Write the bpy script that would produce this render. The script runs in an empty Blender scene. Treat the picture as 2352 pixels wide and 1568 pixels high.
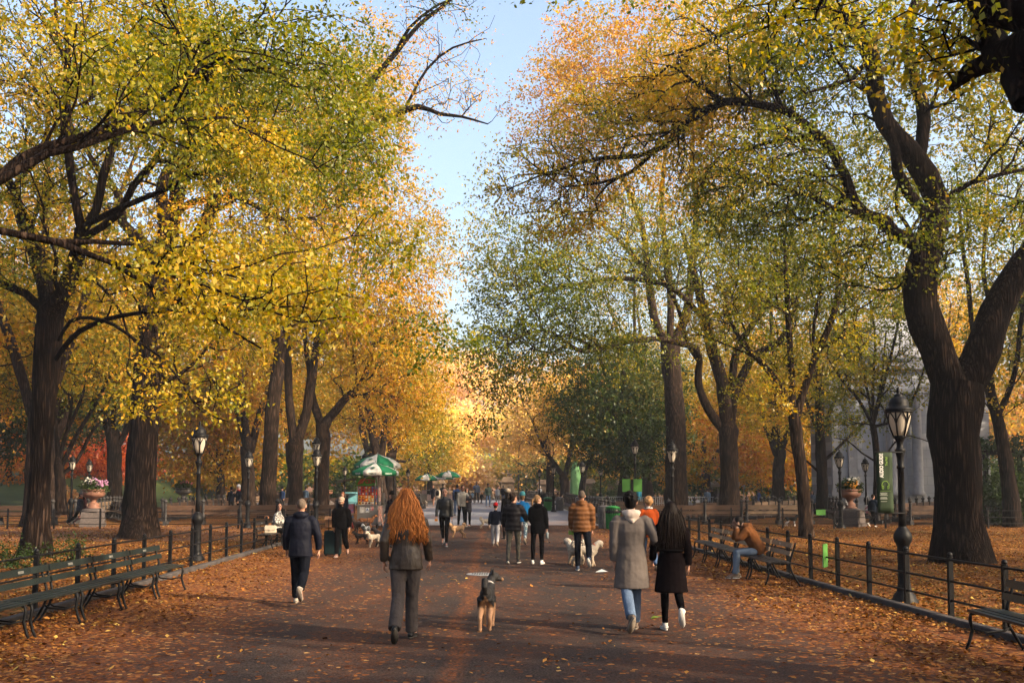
import bpy, math, random
import numpy as np
from mathutils import Vector, Matrix
R=math.radians
scene=bpy.context.scene
COL=scene.collection
# ------------------------------------------------------------------ camera maths (picture measured on a 2352 x 1568 grid)
F=35/36*2352.0; PITCH=R(4.5); CAMH=1.85; HZ=1113.0
SH=(HZ-784.0-F*math.tan(PITCH))/2352.0
cp,sp=math.cos(PITCH),math.sin(PITCH)
def ray(px,py):
    x=(px-1176.0)/F; y=(784.0-py)/F+SH*2352.0/F
    return np.array([x, cp-y*sp, sp+y*cp])
def P3(px,py,d):
    r=ray(px,py); t=d/r[1]
    return np.array([r[0]*t, d, CAMH+r[2]*t])
def at(px,py,z=0.0):
    r=ray(px,py); t=(z-CAMH)/r[2]
    return np.array([r[0]*t, r[1]*t, z])
def gx(px,d): return (px-1176.0)/F*d
# ------------------------------------------------------------------ object helpers
def tag(o,label=None,cat=None,group=None,kind=None):
    if label: o['label']=label
    if cat: o['category']=cat
    if group: o['group']=group
    if kind: o['kind']=kind
    return o
def thing(name,label,cat,loc=(0,0,0),rz=0.0,group=None):
    o=bpy.data.objects.new(name,None); o.empty_display_size=0.2; COL.objects.link(o)
    o.location=tuple(float(v) for v in loc); o.rotation_euler=(0,0,rz)
    return tag(o,label,cat,group)
def children(o): return list(o.children)
def copy_tree(o,parent=None):
    c=o.copy(); COL.objects.link(c)
    if parent is not None: c.parent=parent
    for ch in children(o): copy_tree(ch,c)
    return c
def retag(o,label=None,group=None):
    if label: o['label']=label
    if group: o['group']=group
class MB:
    """collects shapes and links them as one mesh object"""
    def __init__(s): s.v=[]; s.f=[]; s.m=[]; s.cm=0
    def add(s,vs,fs):
        b=len(s.v); s.v.extend([tuple(map(float,v)) for v in vs])
        s.f.extend([tuple(i+b for i in f) for f in fs]); s.m.extend([s.cm]*len(fs))
    def box(s,c,size,rz=0.0,M=None,taper=1.0):
        x,y,z=size[0]/2,size[1]/2,size[2]/2; vs=[]
        for dz in (-z,z):
            k=taper if dz>0 else 1.0
            for dx,dy in ((-x,-y),(x,-y),(x,y),(-x,y)): vs.append(Vector((dx*k,dy*k,dz)))
        T=M if M is not None else Matrix.Rotation(rz,4,'Z')
        vs=[T@v+Vector(c) for v in vs]
        s.add(vs,[(0,3,2,1),(4,5,6,7),(0,1,5,4),(1,2,6,5),(2,3,7,6),(3,0,4,7)])
    def tube(s,pts,rad,n=8,caps=True,ell=None,up=None,round_ends=False):
        """rad: number or list; ell: list of (a,b) giving elliptical sections on fixed axes from up"""
        P=[Vector(p) for p in pts]; k=len(P)
        if not hasattr(rad,'__len__'): rad=[rad]*k
        rad=list(rad)
        T=[]
        for i in range(k):
            a=P[max(i-1,0)]; b=P[min(i+1,k-1)]; t=(b-a)
            T.append(t.normalized() if t.length>1e-9 else Vector((0,0,1)))
        u=Vector(up) if up is not None else (Vector((1,0,0)) if abs(T[0].x)<0.8 else Vector((0,1,0)))
        if round_ends:
            nP=[];nr=[];nT=[]
            for (ang) in (80,55,25):
                nP.append(P[0]-T[0]*rad[0]*math.sin(R(ang))); nr.append(rad[0]*math.cos(R(ang))); nT.append(T[0])
            nP+=P; nr+=rad; nT+=T
            for (ang) in (25,55,80):
                nP.append(P[-1]+T[-1]*rad[-1]*math.sin(R(ang))); nr.append(rad[-1]*math.cos(R(ang))); nT.append(T[-1])
            P,rad,T=nP,nr,nT; k=len(P)
        vs=[]
        for i in range(k):
            t=T[i]; x=(u-t*u.dot(t))
            if x.length<1e-6: x=t.orthogonal()
            x.normalize(); y=t.cross(x); u=x if up is None else u
            a,b=(rad[i],rad[i]) if ell is None else ell[i]
            for j in range(n):
                q=2*math.pi*j/n; vs.append(P[i]+x*(a*math.cos(q))+y*(b*math.sin(q)))
        fs=[]
        for i in range(k-1):
            for j in range(n):
                j2=(j+1)%n; fs.append((i*n+j,i*n+j2,(i+1)*n+j2,(i+1)*n+j))
        if caps:
            fs.append(tuple(range(n-1,-1,-1))); fs.append(tuple((k-1)*n+j for j in range(n)))
        s.add(vs,fs)
    def lathe(s,prof,n=16,c=(0,0,0),caps=True,phase=0.0):
        vs=[];k=len(prof)
        for r,z in prof:
            for j in range(n):
                q=2*math.pi*j/n+phase; vs.append((c[0]+r*math.cos(q),c[1]+r*math.sin(q),c[2]+z))
        fs=[]
        for i in range(k-1):
            for j in range(n):
                j2=(j+1)%n; fs.append((i*n+j,i*n+j2,(i+1)*n+j2,(i+1)*n+j))
        if caps:
            fs.append(tuple(range(n-1,-1,-1))); fs.append(tuple((k-1)*n+j for j in range(n)))
        s.add(vs,fs)
    def ball(s,c,r,n=10,m=8,M=None):
        if not hasattr(r,'__len__'): r=(r,r,r)
        vs=[];fs=[]
        for i in range(1,m):
            th=math.pi*i/m
            for j in range(n):
                q=2*math.pi*j/n; vs.append(Vector((r[0]*math.sin(th)*math.cos(q),r[1]*math.sin(th)*math.sin(q),-r[2]*math.cos(th))))
        b=len(vs); vs.append(Vector((0,0,-r[2]))); vs.append(Vector((0,0,r[2])))
        for i in range(m-2):
            for j in range(n):
                j2=(j+1)%n; fs.append((i*n+j,i*n+j2,(i+1)*n+j2,(i+1)*n+j))
        for j in range(n):
            j2=(j+1)%n; fs.append((b,j2,j)); fs.append((b+1,(m-2)*n+j,(m-2)*n+j2))
        if M is not None: vs=[M@v for v in vs]
        s.add([v+Vector(c) for v in vs],fs)
    def prism(s,poly,h,M=None):
        """poly: 2D outline (x,y), extruded h along z, placed by matrix M"""
        n=len(poly); vs=[Vector((x,y,0)) for x,y in poly]+[Vector((x,y,h)) for x,y in poly]
        if M is not None: vs=[M@v for v in vs]
        fs=[tuple(range(n-1,-1,-1)),tuple(range(n,2*n))]+[(i,(i+1)%n,(i+1)%n+n,i+n) for i in range(n)]
        s.add(vs,fs)
    def build(s,name,mat,parent=None,smooth=False,mods=None):
        me=bpy.data.meshes.new(name); me.from_pydata(s.v,[],s.f)
        mats=mat if isinstance(mat,(list,tuple)) else [mat]
        for m in mats: me.materials.append(m)
        if len(mats)>1: me.polygons.foreach_set('material_index',s.m)
        if smooth: me.polygons.foreach_set('use_smooth',[True]*len(me.polygons))
        me.update()
        o=bpy.data.objects.new(name,me); COL.objects.link(o)
        if parent is not None: o.parent=parent
        return o
def np_mesh(name,V,Fq,mat,parent=None,smooth=False,attr=None):
    """big quad mesh from numpy arrays; attr = {name: per-face floats}"""
    me=bpy.data.meshes.new(name); nv=len(V); nf=len(Fq)
    me.vertices.add(nv); me.vertices.foreach_set('co',np.ascontiguousarray(V,dtype=np.float32).ravel())
    me.loops.add(nf*4); me.loops.foreach_set('vertex_index',np.ascontiguousarray(Fq,dtype=np.int32).ravel())
    me.polygons.add(nf); me.polygons.foreach_set('loop_start',np.arange(0,nf*4,4,dtype=np.int32))
    if smooth: me.polygons.foreach_set('use_smooth',np.ones(nf,dtype=bool))
    for m in (mat if isinstance(mat,(list,tuple)) else [mat]): me.materials.append(m)
    me.update(calc_edges=True)
    if attr:
        for k,a in attr.items():
            at_=me.attributes.new(k,'FLOAT','FACE'); at_.data.foreach_set('value',np.ascontiguousarray(a,dtype=np.float32))
    o=bpy.data.objects.new(name,me); COL.objects.link(o)
    if parent is not None: o.parent=parent
    return o
def vnoise(P,freq,seed=0):
    """smooth value noise in 0..1 at points P (n,3)"""
    Q=np.asarray(P)*freq+seed*17.31; i=np.floor(Q).astype(np.int64); f=Q-i; f=f*f*(3-2*f)
    def h(a,b,c):
        n=(a*73856093)^(b*19349663)^(c*83492791)^(seed*2654435)
        n=(n^(n>>13))*1274126177; n=n^(n>>16)
        return (n&0xffff)/65535.0
    o=0
    for dx in (0,1):
        for dy in (0,1):
            for dz in (0,1):
                w=(f[:,0] if dx else 1-f[:,0])*(f[:,1] if dy else 1-f[:,1])*(f[:,2] if dz else 1-f[:,2])
                o=o+w*h(i[:,0]+dx,i[:,1]+dy,i[:,2]+dz)
    return o
# ------------------------------------------------------------------ materials
MATS={}; KC=0.64   # every painted colour is kept a little below its nominal value
def newmat(name):
    m=bpy.data.materials.new(name); m.use_nodes=True
    nt=m.node_tree; nt.nodes.clear(); out=nt.nodes.new('ShaderNodeOutputMaterial')
    return m,nt,nt.nodes.new,nt.links.new,out
def mat(name,col,rough=0.7,var=0.12,scale=6.0,bump=0.0,bscale=40.0,metal=0.0,spec=0.15,stretch=(1,1,1),col2=None,coat=0.0,bdist=0.01):
    if name in MATS: return MATS[name]
    m,nt,N,L,out=newmat(name)
    b=N('ShaderNodeBsdfPrincipled'); L(b.outputs[0],out.inputs[0])
    b.inputs['Roughness'].default_value=rough; b.inputs['Metallic'].default_value=metal
    b.inputs['Specular IOR Level'].default_value=spec; b.inputs['Coat Weight'].default_value=coat
    tc=N('ShaderNodeTexCoord'); mp=N('ShaderNodeMapping'); L(tc.outputs['Object'],mp.inputs[0]); mp.inputs['Scale'].default_value=stretch
    n=N('ShaderNodeTexNoise'); n.inputs['Scale'].default_value=scale; n.inputs['Detail'].default_value=5; L(mp.outputs[0],n.inputs[0])
    r=N('ShaderNodeMapRange'); L(n.outputs[0],r.inputs[0]); r.inputs[1].default_value=0.3; r.inputs[2].default_value=0.7
    mx=N('ShaderNodeMix'); mx.data_type='RGBA'; L(r.outputs[0],mx.inputs['Factor'])
    col=tuple(x*KC for x in col); col2=tuple(x*KC for x in col2) if col2 else None
    c=col; a=tuple(max(0,x*(1-var)) for x in c)+(1,); d=tuple(min(1,x*(1+var)) for x in c)+(1,)
    if col2: d=tuple(col2)+(1,); a=tuple(c)+(1,)
    mx.inputs['A'].default_value=a; mx.inputs['B'].default_value=d
    L(mx.outputs['Result'],b.inputs['Base Color'])
    if bump>0:
        n2=N('ShaderNodeTexNoise'); n2.inputs['Scale'].default_value=bscale; n2.inputs['Detail'].default_value=4; L(mp.outputs[0],n2.inputs[0])
        bp=N('ShaderNodeBump'); bp.inputs['Strength'].default_value=bump; bp.inputs['Distance'].default_value=bdist; L(n2.outputs[0],bp.inputs['Height']); L(bp.outputs[0],b.inputs['Normal'])
    MATS[name]=m; return m
def ramp(nt,stops,interp='LINEAR'):
    r=nt.nodes.new('ShaderNodeValToRGB'); cr=r.color_ramp; cr.interpolation=interp
    while len(cr.elements)<len(stops): cr.elements.new(0.5)
    for e,(p,c) in zip(cr.elements,stops): e.position=p; e.color=tuple(c)+(1,)
    return r
def leaf_mat(name,stops,trans=0.45,kc=(.80,.78,.50)):
    m,nt,N,L,out=newmat(name)
    a=N('ShaderNodeAttribute'); a.attribute_name='tone'
    rp=ramp(nt,[(p,tuple(v*k for v,k in zip(c,kc))) for p,c in stops]); L(a.outputs['Fac'],rp.inputs[0])
    d=N('ShaderNodeBsdfDiffuse'); t=N('ShaderNodeBsdfTranslucent'); g=N('ShaderNodeBsdfGlossy'); g.inputs['Roughness'].default_value=0.42
    L(rp.outputs[0],d.inputs[0])
    hs=N('ShaderNodeHueSaturation'); hs.inputs['Saturation'].default_value=1.12; hs.inputs['Value'].default_value=1.2; L(rp.outputs[0],hs.inputs['Color']); L(hs.outputs[0],t.inputs[0])
    m1=N('ShaderNodeMixShader'); m1.inputs[0].default_value=trans; L(d.outputs[0],m1.inputs[1]); L(t.outputs[0],m1.inputs[2])
    m2=N('ShaderNodeMixShader'); m2.inputs[0].default_value=0.018; L(m1.outputs[0],m2.inputs[1]); L(g.outputs[0],m2.inputs[2])
    L(m2.outputs[0],out.inputs[0]); return m
def bark_mat(name,c1,c2,scale=1.0):
    m,nt,N,L,out=newmat(name)
    b=N('ShaderNodeBsdfPrincipled'); b.inputs['Roughness'].default_value=0.95; b.inputs['Specular IOR Level'].default_value=0.04; L(b.outputs[0],out.inputs[0])
    tc=N('ShaderNodeTexCoord'); mp=N('ShaderNodeMapping'); mp.inputs['Scale'].default_value=(17*scale,17*scale,1.35*scale); L(tc.outputs['Object'],mp.inputs[0])
    n=N('ShaderNodeTexNoise'); n.inputs['Scale'].default_value=1.0; n.inputs['Detail'].default_value=6; n.inputs['Roughness'].default_value=0.65; L(mp.outputs[0],n.inputs[0])
    v=N('ShaderNodeTexVoronoi'); v.feature='DISTANCE_TO_EDGE'; v.inputs['Scale'].default_value=0.9
    ad=N('ShaderNodeVectorMath'); ad.operation='MULTIPLY_ADD'; L(n.outputs['Color'],ad.inputs[0]); ad.inputs[1].default_value=(1.3,1.3,1.3); L(mp.outputs[0],ad.inputs[2]); L(ad.outputs[0],v.inputs['Vector'])
    mr=N('ShaderNodeMapRange'); mr.inputs[1].default_value=0.0; mr.inputs[2].default_value=0.32; L(v.outputs['Distance'],mr.inputs[0])
    mu=N('ShaderNodeMath'); mu.operation='MULTIPLY'; L(mr.outputs[0],mu.inputs[0]); L(n.outputs[0],mu.inputs[1])
    rp=ramp(nt,[(0.0,tuple(x*0.45 for x in c1)),(0.28,c1),(0.7,c2)]); L(mu.outputs[0],rp.inputs[0]); L(rp.outputs[0],b.inputs['Base Color'])
    bp=N('ShaderNodeBump'); bp.inputs['Strength'].default_value=0.9; bp.inputs['Distance'].default_value=0.05; L(mu.outputs[0],bp.inputs['Height']); L(bp.outputs[0],b.inputs['Normal'])
    return m
M_IRON=mat('black_iron',(0.007,0.007,0.008),0.5,0.3,9,0.2,60,0.0,0.10)
M_IRON2=mat('worn_black_iron',(0.010,0.009,0.010),0.55,0.4,5,0.3,50,0.0,0.08)
# ------------------------------------------------------------------ camera, light, world
cam=bpy.data.cameras.new('camera'); cam.lens=35; cam.sensor_width=36; cam.shift_y=SH; cam.clip_start=0.1; cam.clip_end=3000
camo=bpy.data.objects.new('camera',cam); COL.objects.link(camo); camo.location=(0,0,CAMH); camo.rotation_euler=(math.pi/2+PITCH,0,0); scene.camera=camo
SUN_AZ=R(118.0)   # clockwise from the view direction (+Y): right and a little behind
SUN_EL=R(28.0)
sdir=Vector((math.sin(SUN_AZ)*math.cos(SUN_EL),math.cos(SUN_AZ)*math.cos(SUN_EL),math.sin(SUN_EL)))
sl=bpy.data.lights.new('sun','SUN'); sl.energy=5.0; sl.angle=R(0.5); sl.color=(1.0,0.80,0.56)
so=bpy.data.objects.new('sun',sl); COL.objects.link(so); so.rotation_euler=(-sdir).to_track_quat('-Z','Y').to_euler()
w=bpy.data.worlds.new('World'); scene.world=w; w.use_nodes=True; nt=w.node_tree
bg=nt.nodes['Background']; sky=nt.nodes.new('ShaderNodeTexSky'); sky.sky_type='NISHITA'; sky.sun_disc=False
sky.sun_elevation=SUN_EL; sky.sun_rotation=SUN_AZ; sky.air_density=1.0; sky.dust_density=6.0; sky.ozone_density=0.5
nt.links.new(sky.outputs[0],bg.inputs[0]); bg.inputs[1].default_value=0.15
scene.view_settings.view_transform='Standard'; scene.view_settings.look='None'; scene.view_settings.gamma=1; scene.view_settings.use_curve_mapping=False
scene.view_settings.exposure=1.62
cy=scene.cycles
cy.max_bounces=6; cy.diffuse_bounces=4; cy.glossy_bounces=2; cy.transmission_bounces=4; cy.volume_bounces=0; cy.transparent_max_bounces=6
cy.use_denoising=True; cy.sample_clamp_indirect=6
try: cy.denoiser='OPENIMAGEDENOISE'
except Exception: pass
cy.caustics_reflective=False; cy.caustics_refractive=False
# ------------------------------------------------------------------ ground
def poly_sheet(name,pts,z,m,kind='structure',parent=None):
    mb=MB(); mb.add([(p[0],p[1],z) for p in pts],[tuple(range(len(pts)))]); o=mb.build(name,m,parent); tag(o,kind=kind); return o
# edges of the promenade: (x, y) along each side
LEFT_EDGE=[(-5.6,-14),(-6.1,0),(-6.45,8),(-6.65,14),(-6.75,20),(-6.95,27),(-7.2,38),(-7.6,60),(-8.6,90),(-9,122)]
RIGHT_EDGE=[(7.2,-14),(6.55,0),(6.2,8),(5.85,12.3),(5.65,16),(5.42,20),(5.1,28),(4.9,40),(5.1,60),(6.4,90),(7,122)]
def edge_x(E,y):
    return float(np.interp(y,[p[1] for p in E],[p[0] for p in E]))
def litter_nodes(nt,N,L,vec,base_col,leaf_stops,cover,scale=9.0):
    """leaf litter drawn as two layers of small cells over a base colour; cover is a socket or number 0..1"""
    col=base_col
    hs=[]
    for k,(sc,seed) in enumerate(((scale,0.0),(scale*1.37,3.7))):
        mp=N('ShaderNodeMapping'); mp.inputs['Location'].default_value=(seed,seed*1.7,0); mp.inputs['Scale'].default_value=(1,1.0,1); L(vec,mp.inputs[0])
        nz=N('ShaderNodeTexNoise'); nz.inputs['Scale'].default_value=sc*0.9; nz.inputs['Detail'].default_value=2; L(mp.outputs[0],nz.inputs[0])
        ad=N('ShaderNodeVectorMath'); ad.operation='MULTIPLY_ADD'; L(nz.outputs['Color'],ad.inputs[0]); ad.inputs[1].default_value=(0.09,0.09,0.0); L(mp.outputs[0],ad.inputs[2])
        v=N('ShaderNodeTexVoronoi'); v.voronoi_dimensions='2D'; v.inputs['Scale'].default_value=sc; v.inputs['Randomness'].default_value=1.0; L(ad.outputs[0],v.inputs['Vector'])
        sep=N('ShaderNodeSeparateColor'); L(v.outputs['Color'],sep.inputs[0])
        rp=ramp(nt,leaf_stops); L(sep.outputs[0],rp.inputs[0])
        lt=N('ShaderNodeMath'); lt.operation='LESS_THAN'; L(sep.outputs[1],lt.inputs[0])
        if hasattr(cover,'is_output'): L(cover,lt.inputs[1])
        else: lt.inputs[1].default_value=cover
        e=N('ShaderNodeMath'); e.operation='LESS_THAN'; L(v.outputs['Distance'],e.inputs[0]); e.inputs[1].default_value=0.46
        mk=N('ShaderNodeMath'); mk.operation='MULTIPLY'; L(lt.outputs[0],mk.inputs[0]); L(e.outputs[0],mk.inputs[1])
        mx=N('ShaderNodeMix'); mx.data_type='RGBA'; L(mk.outputs[0],mx.inputs['Factor']); L(col,mx.inputs['A']); L(rp.outputs[0],mx.inputs['B']); col=mx.outputs['Result']
        h=N('ShaderNodeMath'); h.operation='MULTIPLY'; L(mk.outputs[0],h.inputs[0]); L(sep.outputs[2],h.inputs[1]); hs.append(h.outputs[0])
    hm=N('ShaderNodeMath'); hm.operation='MAXIMUM'; L(hs[0],hm.inputs[0]); L(hs[1],hm.inputs[1])
    return col,hm.outputs[0]
LITTER=[(0.0, (0.0279, 0.0097, 0.0055)), (0.25, (0.0681, 0.0218, 0.0082)), (0.5, (0.1176, 0.0399, 0.013)), (0.75, (0.1672, 0.0635, 0.0205)), (0.92, (0.2229, 0.1028, 0.0308)), (1.0, (0.2848, 0.1693, 0.0684))]
def ground_mat():
    m,nt,N,L,out=newmat('leaf_strewn_lawn')
    b=N('ShaderNodeBsdfPrincipled'); b.inputs['Roughness'].default_value=0.9; b.inputs['Specular IOR Level'].default_value=0.03; L(b.outputs[0],out.inputs[0])
    tc=N('ShaderNodeTexCoord'); vec=tc.outputs['Object']
    n=N('ShaderNodeTexNoise'); n.inputs['Scale'].default_value=0.35; n.inputs['Detail'].default_value=5; L(vec,n.inputs[0])
    g=ramp(nt,[(0.40,(0.035,0.024,0.012)),(0.6,(0.04,0.045,0.013))]); L(n.outputs[0],g.inputs[0])
    cv=N('ShaderNodeMapRange'); cv.inputs[1].default_value=0.35; cv.inputs[2].default_value=0.7; cv.inputs[3].default_value=1.0; cv.inputs[4].default_value=0.55; L(n.outputs[0],cv.inputs[0])
    col,h=litter_nodes(nt,N,L,vec,g.outputs[0],LITTER,cv.outputs[0],12.0)
    L(col,b.inputs['Base Color'])
    bp=N('ShaderNodeBump'); bp.inputs['Strength'].default_value=0.9; bp.inputs['Distance'].default_value=0.035; L(h,bp.inputs['Height']); L(bp.outputs[0],b.inputs['Normal'])
    return m
def path_mat():
    m,nt,N,L,out=newmat('worn_asphalt')
    b=N('ShaderNodeBsdfPrincipled'); b.inputs['Roughness'].default_value=0.85; b.inputs['Specular IOR Level'].default_value=0.04; L(b.outputs[0],out.inputs[0])
    tc=N('ShaderNodeTexCoord'); vec=tc.outputs['Object']; sx=N('ShaderNodeSeparateXYZ'); L(vec,sx.inputs[0])
    # asphalt: aggregate grain, worn lanes
    g=N('ShaderNodeTexNoise'); g.inputs['Scale'].default_value=55; g.inputs['Detail'].default_value=3; L(vec,g.inputs[0])
    gc=ramp(nt,[(0.32,(0.012,0.009,0.0085)),(0.5,(0.027,0.0205,0.0185)),(0.72,(0.062,0.046,0.040))]); L(g.outputs[0],gc.inputs[0])
    # leaf dust: brown film in streaks lengthwise, thicker to the sides
    mp=N('ShaderNodeMapping'); mp.inputs['Scale'].default_value=(0.7,0.22,1); L(vec,mp.inputs[0])
    d=N('ShaderNodeTexNoise'); d.inputs['Scale'].default_value=1.0; d.inputs['Detail'].default_value=8; d.inputs['Roughness'].default_value=0.62; L(mp.outputs[0],d.inputs[0])
    cx=N('ShaderNodeMath'); cx.operation='MULTIPLY_ADD'; L(sx.outputs[1],cx.inputs[0]); cx.inputs[1].default_value=0.02; L(sx.outputs[0],cx.inputs[2])   # x measured from the drifting centre line
    ab=N('ShaderNodeMath'); ab.operation='ABSOLUTE'; L(cx.outputs[0],ab.inputs[0])
    sd=N('ShaderNodeMapRange'); sd.interpolation_type='SMOOTHSTEP'; sd.inputs[1].default_value=2.2; sd.inputs[2].default_value=5.6; L(ab.outputs[0],sd.inputs[0])
    # the thin line of leaf crumbs lying along the middle seam
    sw=N('ShaderNodeTexNoise'); sw.inputs['Scale'].default_value=0.5; sw.inputs['Detail'].default_value=3; L(vec,sw.inputs[0])
    so_=N('ShaderNodeMath'); so_.operation='MULTIPLY_ADD'; L(sw.outputs[0],so_.inputs[0]); so_.inputs[1].default_value=0.5; L(cx.outputs[0],so_.inputs[2])
    s2=N('ShaderNodeMath'); s2.operation='ADD'; L(so_.outputs[0],s2.inputs[0]); s2.inputs[1].default_value=0.16
    s3=N('ShaderNodeMath'); s3.operation='ABSOLUTE'; L(s2.outputs[0],s3.inputs[0])
    seam=N('ShaderNodeMapRange'); seam.inputs[1].default_value=0.0; seam.inputs[2].default_value=0.16; seam.inputs[3].default_value=1.0; seam.inputs[4].default_value=0.0; L(s3.outputs[0],seam.inputs[0])
    dd=N('ShaderNodeMapRange'); dd.inputs[1].default_value=0.44; dd.inputs[2].default_value=0.70; dd.inputs[3].default_value=0.0; dd.inputs[4].default_value=0.8; L(d.outputs[0],dd.inputs[0])
    a1=N('ShaderNodeMath'); a1.operation='ADD'; a1.use_clamp=True; L(dd.outputs[0],a1.inputs[0]); L(seam.outputs[0],a1.inputs[1])
    a2=N('ShaderNodeMath'); a2.operation='ADD'; a2.use_clamp=True; L(a1.outputs[0],a2.inputs[0]); L(sd.outputs[0],a2.inputs[1])
    fine=N('ShaderNodeTexNoise'); fine.inputs['Scale'].default_value=26; fine.inputs['Detail'].default_value=4; fine.inputs['Roughness'].default_value=0.7; L(vec,fine.inputs[0])
    fm=N('ShaderNodeMapRange'); fm.inputs[1].default_value=0.42; fm.inputs[2].default_value=0.6; L(fine.outputs[0],fm.inputs[0])
    a3=N('ShaderNodeMath'); a3.operation='MULTIPLY'; L(a2.outputs[0],a3.inputs[0]); L(fm.outputs[0],a3.inputs[1])
    mx=N('ShaderNodeMix'); mx.data_type='RGBA'; L(a3.outputs[0],mx.inputs['Factor']); L(gc.outputs[0],mx.inputs['A']); mx.inputs['B'].default_value=(0.125,0.043,0.016,1)
    # whole leaves: few in the middle, many along the sides
    cvm=N('ShaderNodeMath'); cvm.operation='MULTIPLY_ADD'; L(sd.outputs[0],cvm.inputs[0]); cvm.inputs[1].default_value=0.72; cvm.inputs[2].default_value=0.03
    cv2=N('ShaderNodeMath'); cv2.operation='MULTIPLY_ADD'; L(dd.outputs[0],cv2.inputs[0]); cv2.inputs[1].default_value=0.14; L(cvm.outputs[0],cv2.inputs[2])
    col,h=litter_nodes(nt,N,L,vec,mx.outputs['Result'],LITTER,cv2.outputs[0],14.0)
    L(col,b.inputs['Base Color'])
    hh=N('ShaderNodeMath'); hh.operation='MULTIPLY_ADD'; L(g.outputs[0],hh.inputs[0]); hh.inputs[1].default_value=0.25; L(h,hh.inputs[2])
    bp=N('ShaderNodeBump'); bp.inputs['Strength'].default_value=0.7; bp.inputs['Distance'].default_value=0.02; L(hh.outputs[0],bp.inputs['Height']); L(bp.outputs[0],b.inputs['Normal'])
    return m
def paver_mat():
    m,nt,N,L,out=newmat('grey_hexagon_pavers')
    b=N('ShaderNodeBsdfPrincipled'); b.inputs['Roughness'].default_value=0.75; L(b.outputs[0],out.inputs[0])
    tc=N('ShaderNodeTexCoord'); vec=tc.outputs['Object']
    br=N('ShaderNodeTexBrick'); br.inputs['Scale'].default_value=2.4; br.inputs['Color1'].default_value=(0.115,0.12,0.14,1); br.inputs['Color2'].default_value=(0.15,0.155,0.175,1); br.inputs['Mortar'].default_value=(0.07,0.07,0.08,1); br.inputs['Mortar Size'].default_value=0.02; L(vec,br.inputs[0])
    n=N('ShaderNodeTexNoise'); n.inputs['Scale'].default_value=0.16; n.inputs['Detail'].default_value=9; n.inputs['Roughness'].default_value=0.65; L(vec,n.inputs[0])
    r=N('ShaderNodeMapRange'); r.inputs[1].default_value=0.52; r.inputs[2].default_value=0.66; r.inputs[4].default_value=0.55; L(n.outputs[0],r.inputs[0])
    mx=N('ShaderNodeMix'); mx.data_type='RGBA'; L(r.outputs[0],mx.inputs['Factor']); L(br.outputs[0],mx.inputs['A']); mx.inputs['B'].default_value=(0.22,0.10,0.045,1)
    L(mx.outputs['Result'],b.inputs['Base Color']); return m
M_GROUND=ground_mat()
big=[(-900,-120),(900,-120),(900,1600),(-900,1600)]
poly_sheet('ground',big,0.0,M_GROUND)
pl=[p for p in LEFT_EDGE]; pr=[p for p in RIGHT_EDGE]
i48=[p for p in pl if p[1]<=46]+[(edge_x(LEFT_EDGE,46),46)]
j48=[p for p in pr if p[1]<=46]+[(edge_x(RIGHT_EDGE,46),46)]
poly_sheet('path',i48+j48[::-1],0.006,path_mat())
k1=[(edge_x(LEFT_EDGE,46),46)]+[p for p in pl if p[1]>46]; k2=[(edge_x(RIGHT_EDGE,46),46)]+[p for p in pr if p[1]>46]
poly_sheet('plaza_paving',[(-7.5,46),(-8,60),(-9.5,88),(-30,92),(-30,122),(34,122),(34,92),(6.6,88),(5.2,60),(4.9,46)],0.007,paver_mat())
# cross walks, brown with leaves, either side (46 m away)
poly_sheet('side_walk',[(-60,33),(-8.1,33),(-8.1,45),(-60,45)],0.004,mat('brown_gravel_walk',(0.16,0.075,0.04),0.9,0.35,5,0.4,30))
# a mown bank far off on the left
mb=MB(); vs=[];fs=[]
nx,ny=24,10
for j in range(ny):
    for i in range(nx):
        x=-95+i*2.9; y=58+j*6
        t=max(0,min(1,(y-60)/45)); u=max(0,min(1,(-27-x)/14))
        vs.append((x,y,-0.25+3.6*t*t*(3-2*t)*u*u*(3-2*u)+0.02))
for j in range(ny-1):
    for i in range(nx-1):
        a=j*nx+i; fs.append((a,a+1,a+nx+1,a+nx))
mb.add(vs,fs)
def grass_mat():
    return mat('mown_grass',(0.035,0.065,0.014),0.9,0.5,1.2,0.6,60,0,0.2,col2=(0.07,0.10,0.02))
o=mb.build('lawn_bank',grass_mat(),None,True); tag(o,kind='structure')
# stone edging either side
M_KERB=mat('dark_stone_kerb',(0.06,0.052,0.05),0.85,0.35,4,0.5,30)
def kerb(E,side,y0,y1):
    mb=MB(); ys=np.arange(y0,y1,1.2); prof=[(0,0.0),(0,0.085),(0.015,0.1),(0.125,0.1),(0.14,0.085),(0.14,0.0)]
    rnd=random.Random(5)
    vs=[];fs=[]; k=len(prof)
    for i,y in enumerate(ys):
        x=edge_x(E,y)
        j=rnd.uniform(-0.008,0.008)
        for (dx,z) in prof: vs.append((x+side*dx,y,z+j*(z>0)))
    for i in range(len(ys)-1):
        for j in range(k-1):
            q=(i*k+j,i*k+j+1,(i+1)*k+j+1,(i+1)*k+j); fs.append(q if side<0 else q[::-1])
    mb.add(vs,fs); o=mb.build('kerb',M_KERB); tag(o,kind='structure')
kerb(LEFT_EDGE,-1,-2,34); kerb(RIGHT_EDGE,1,-2,42)
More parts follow.
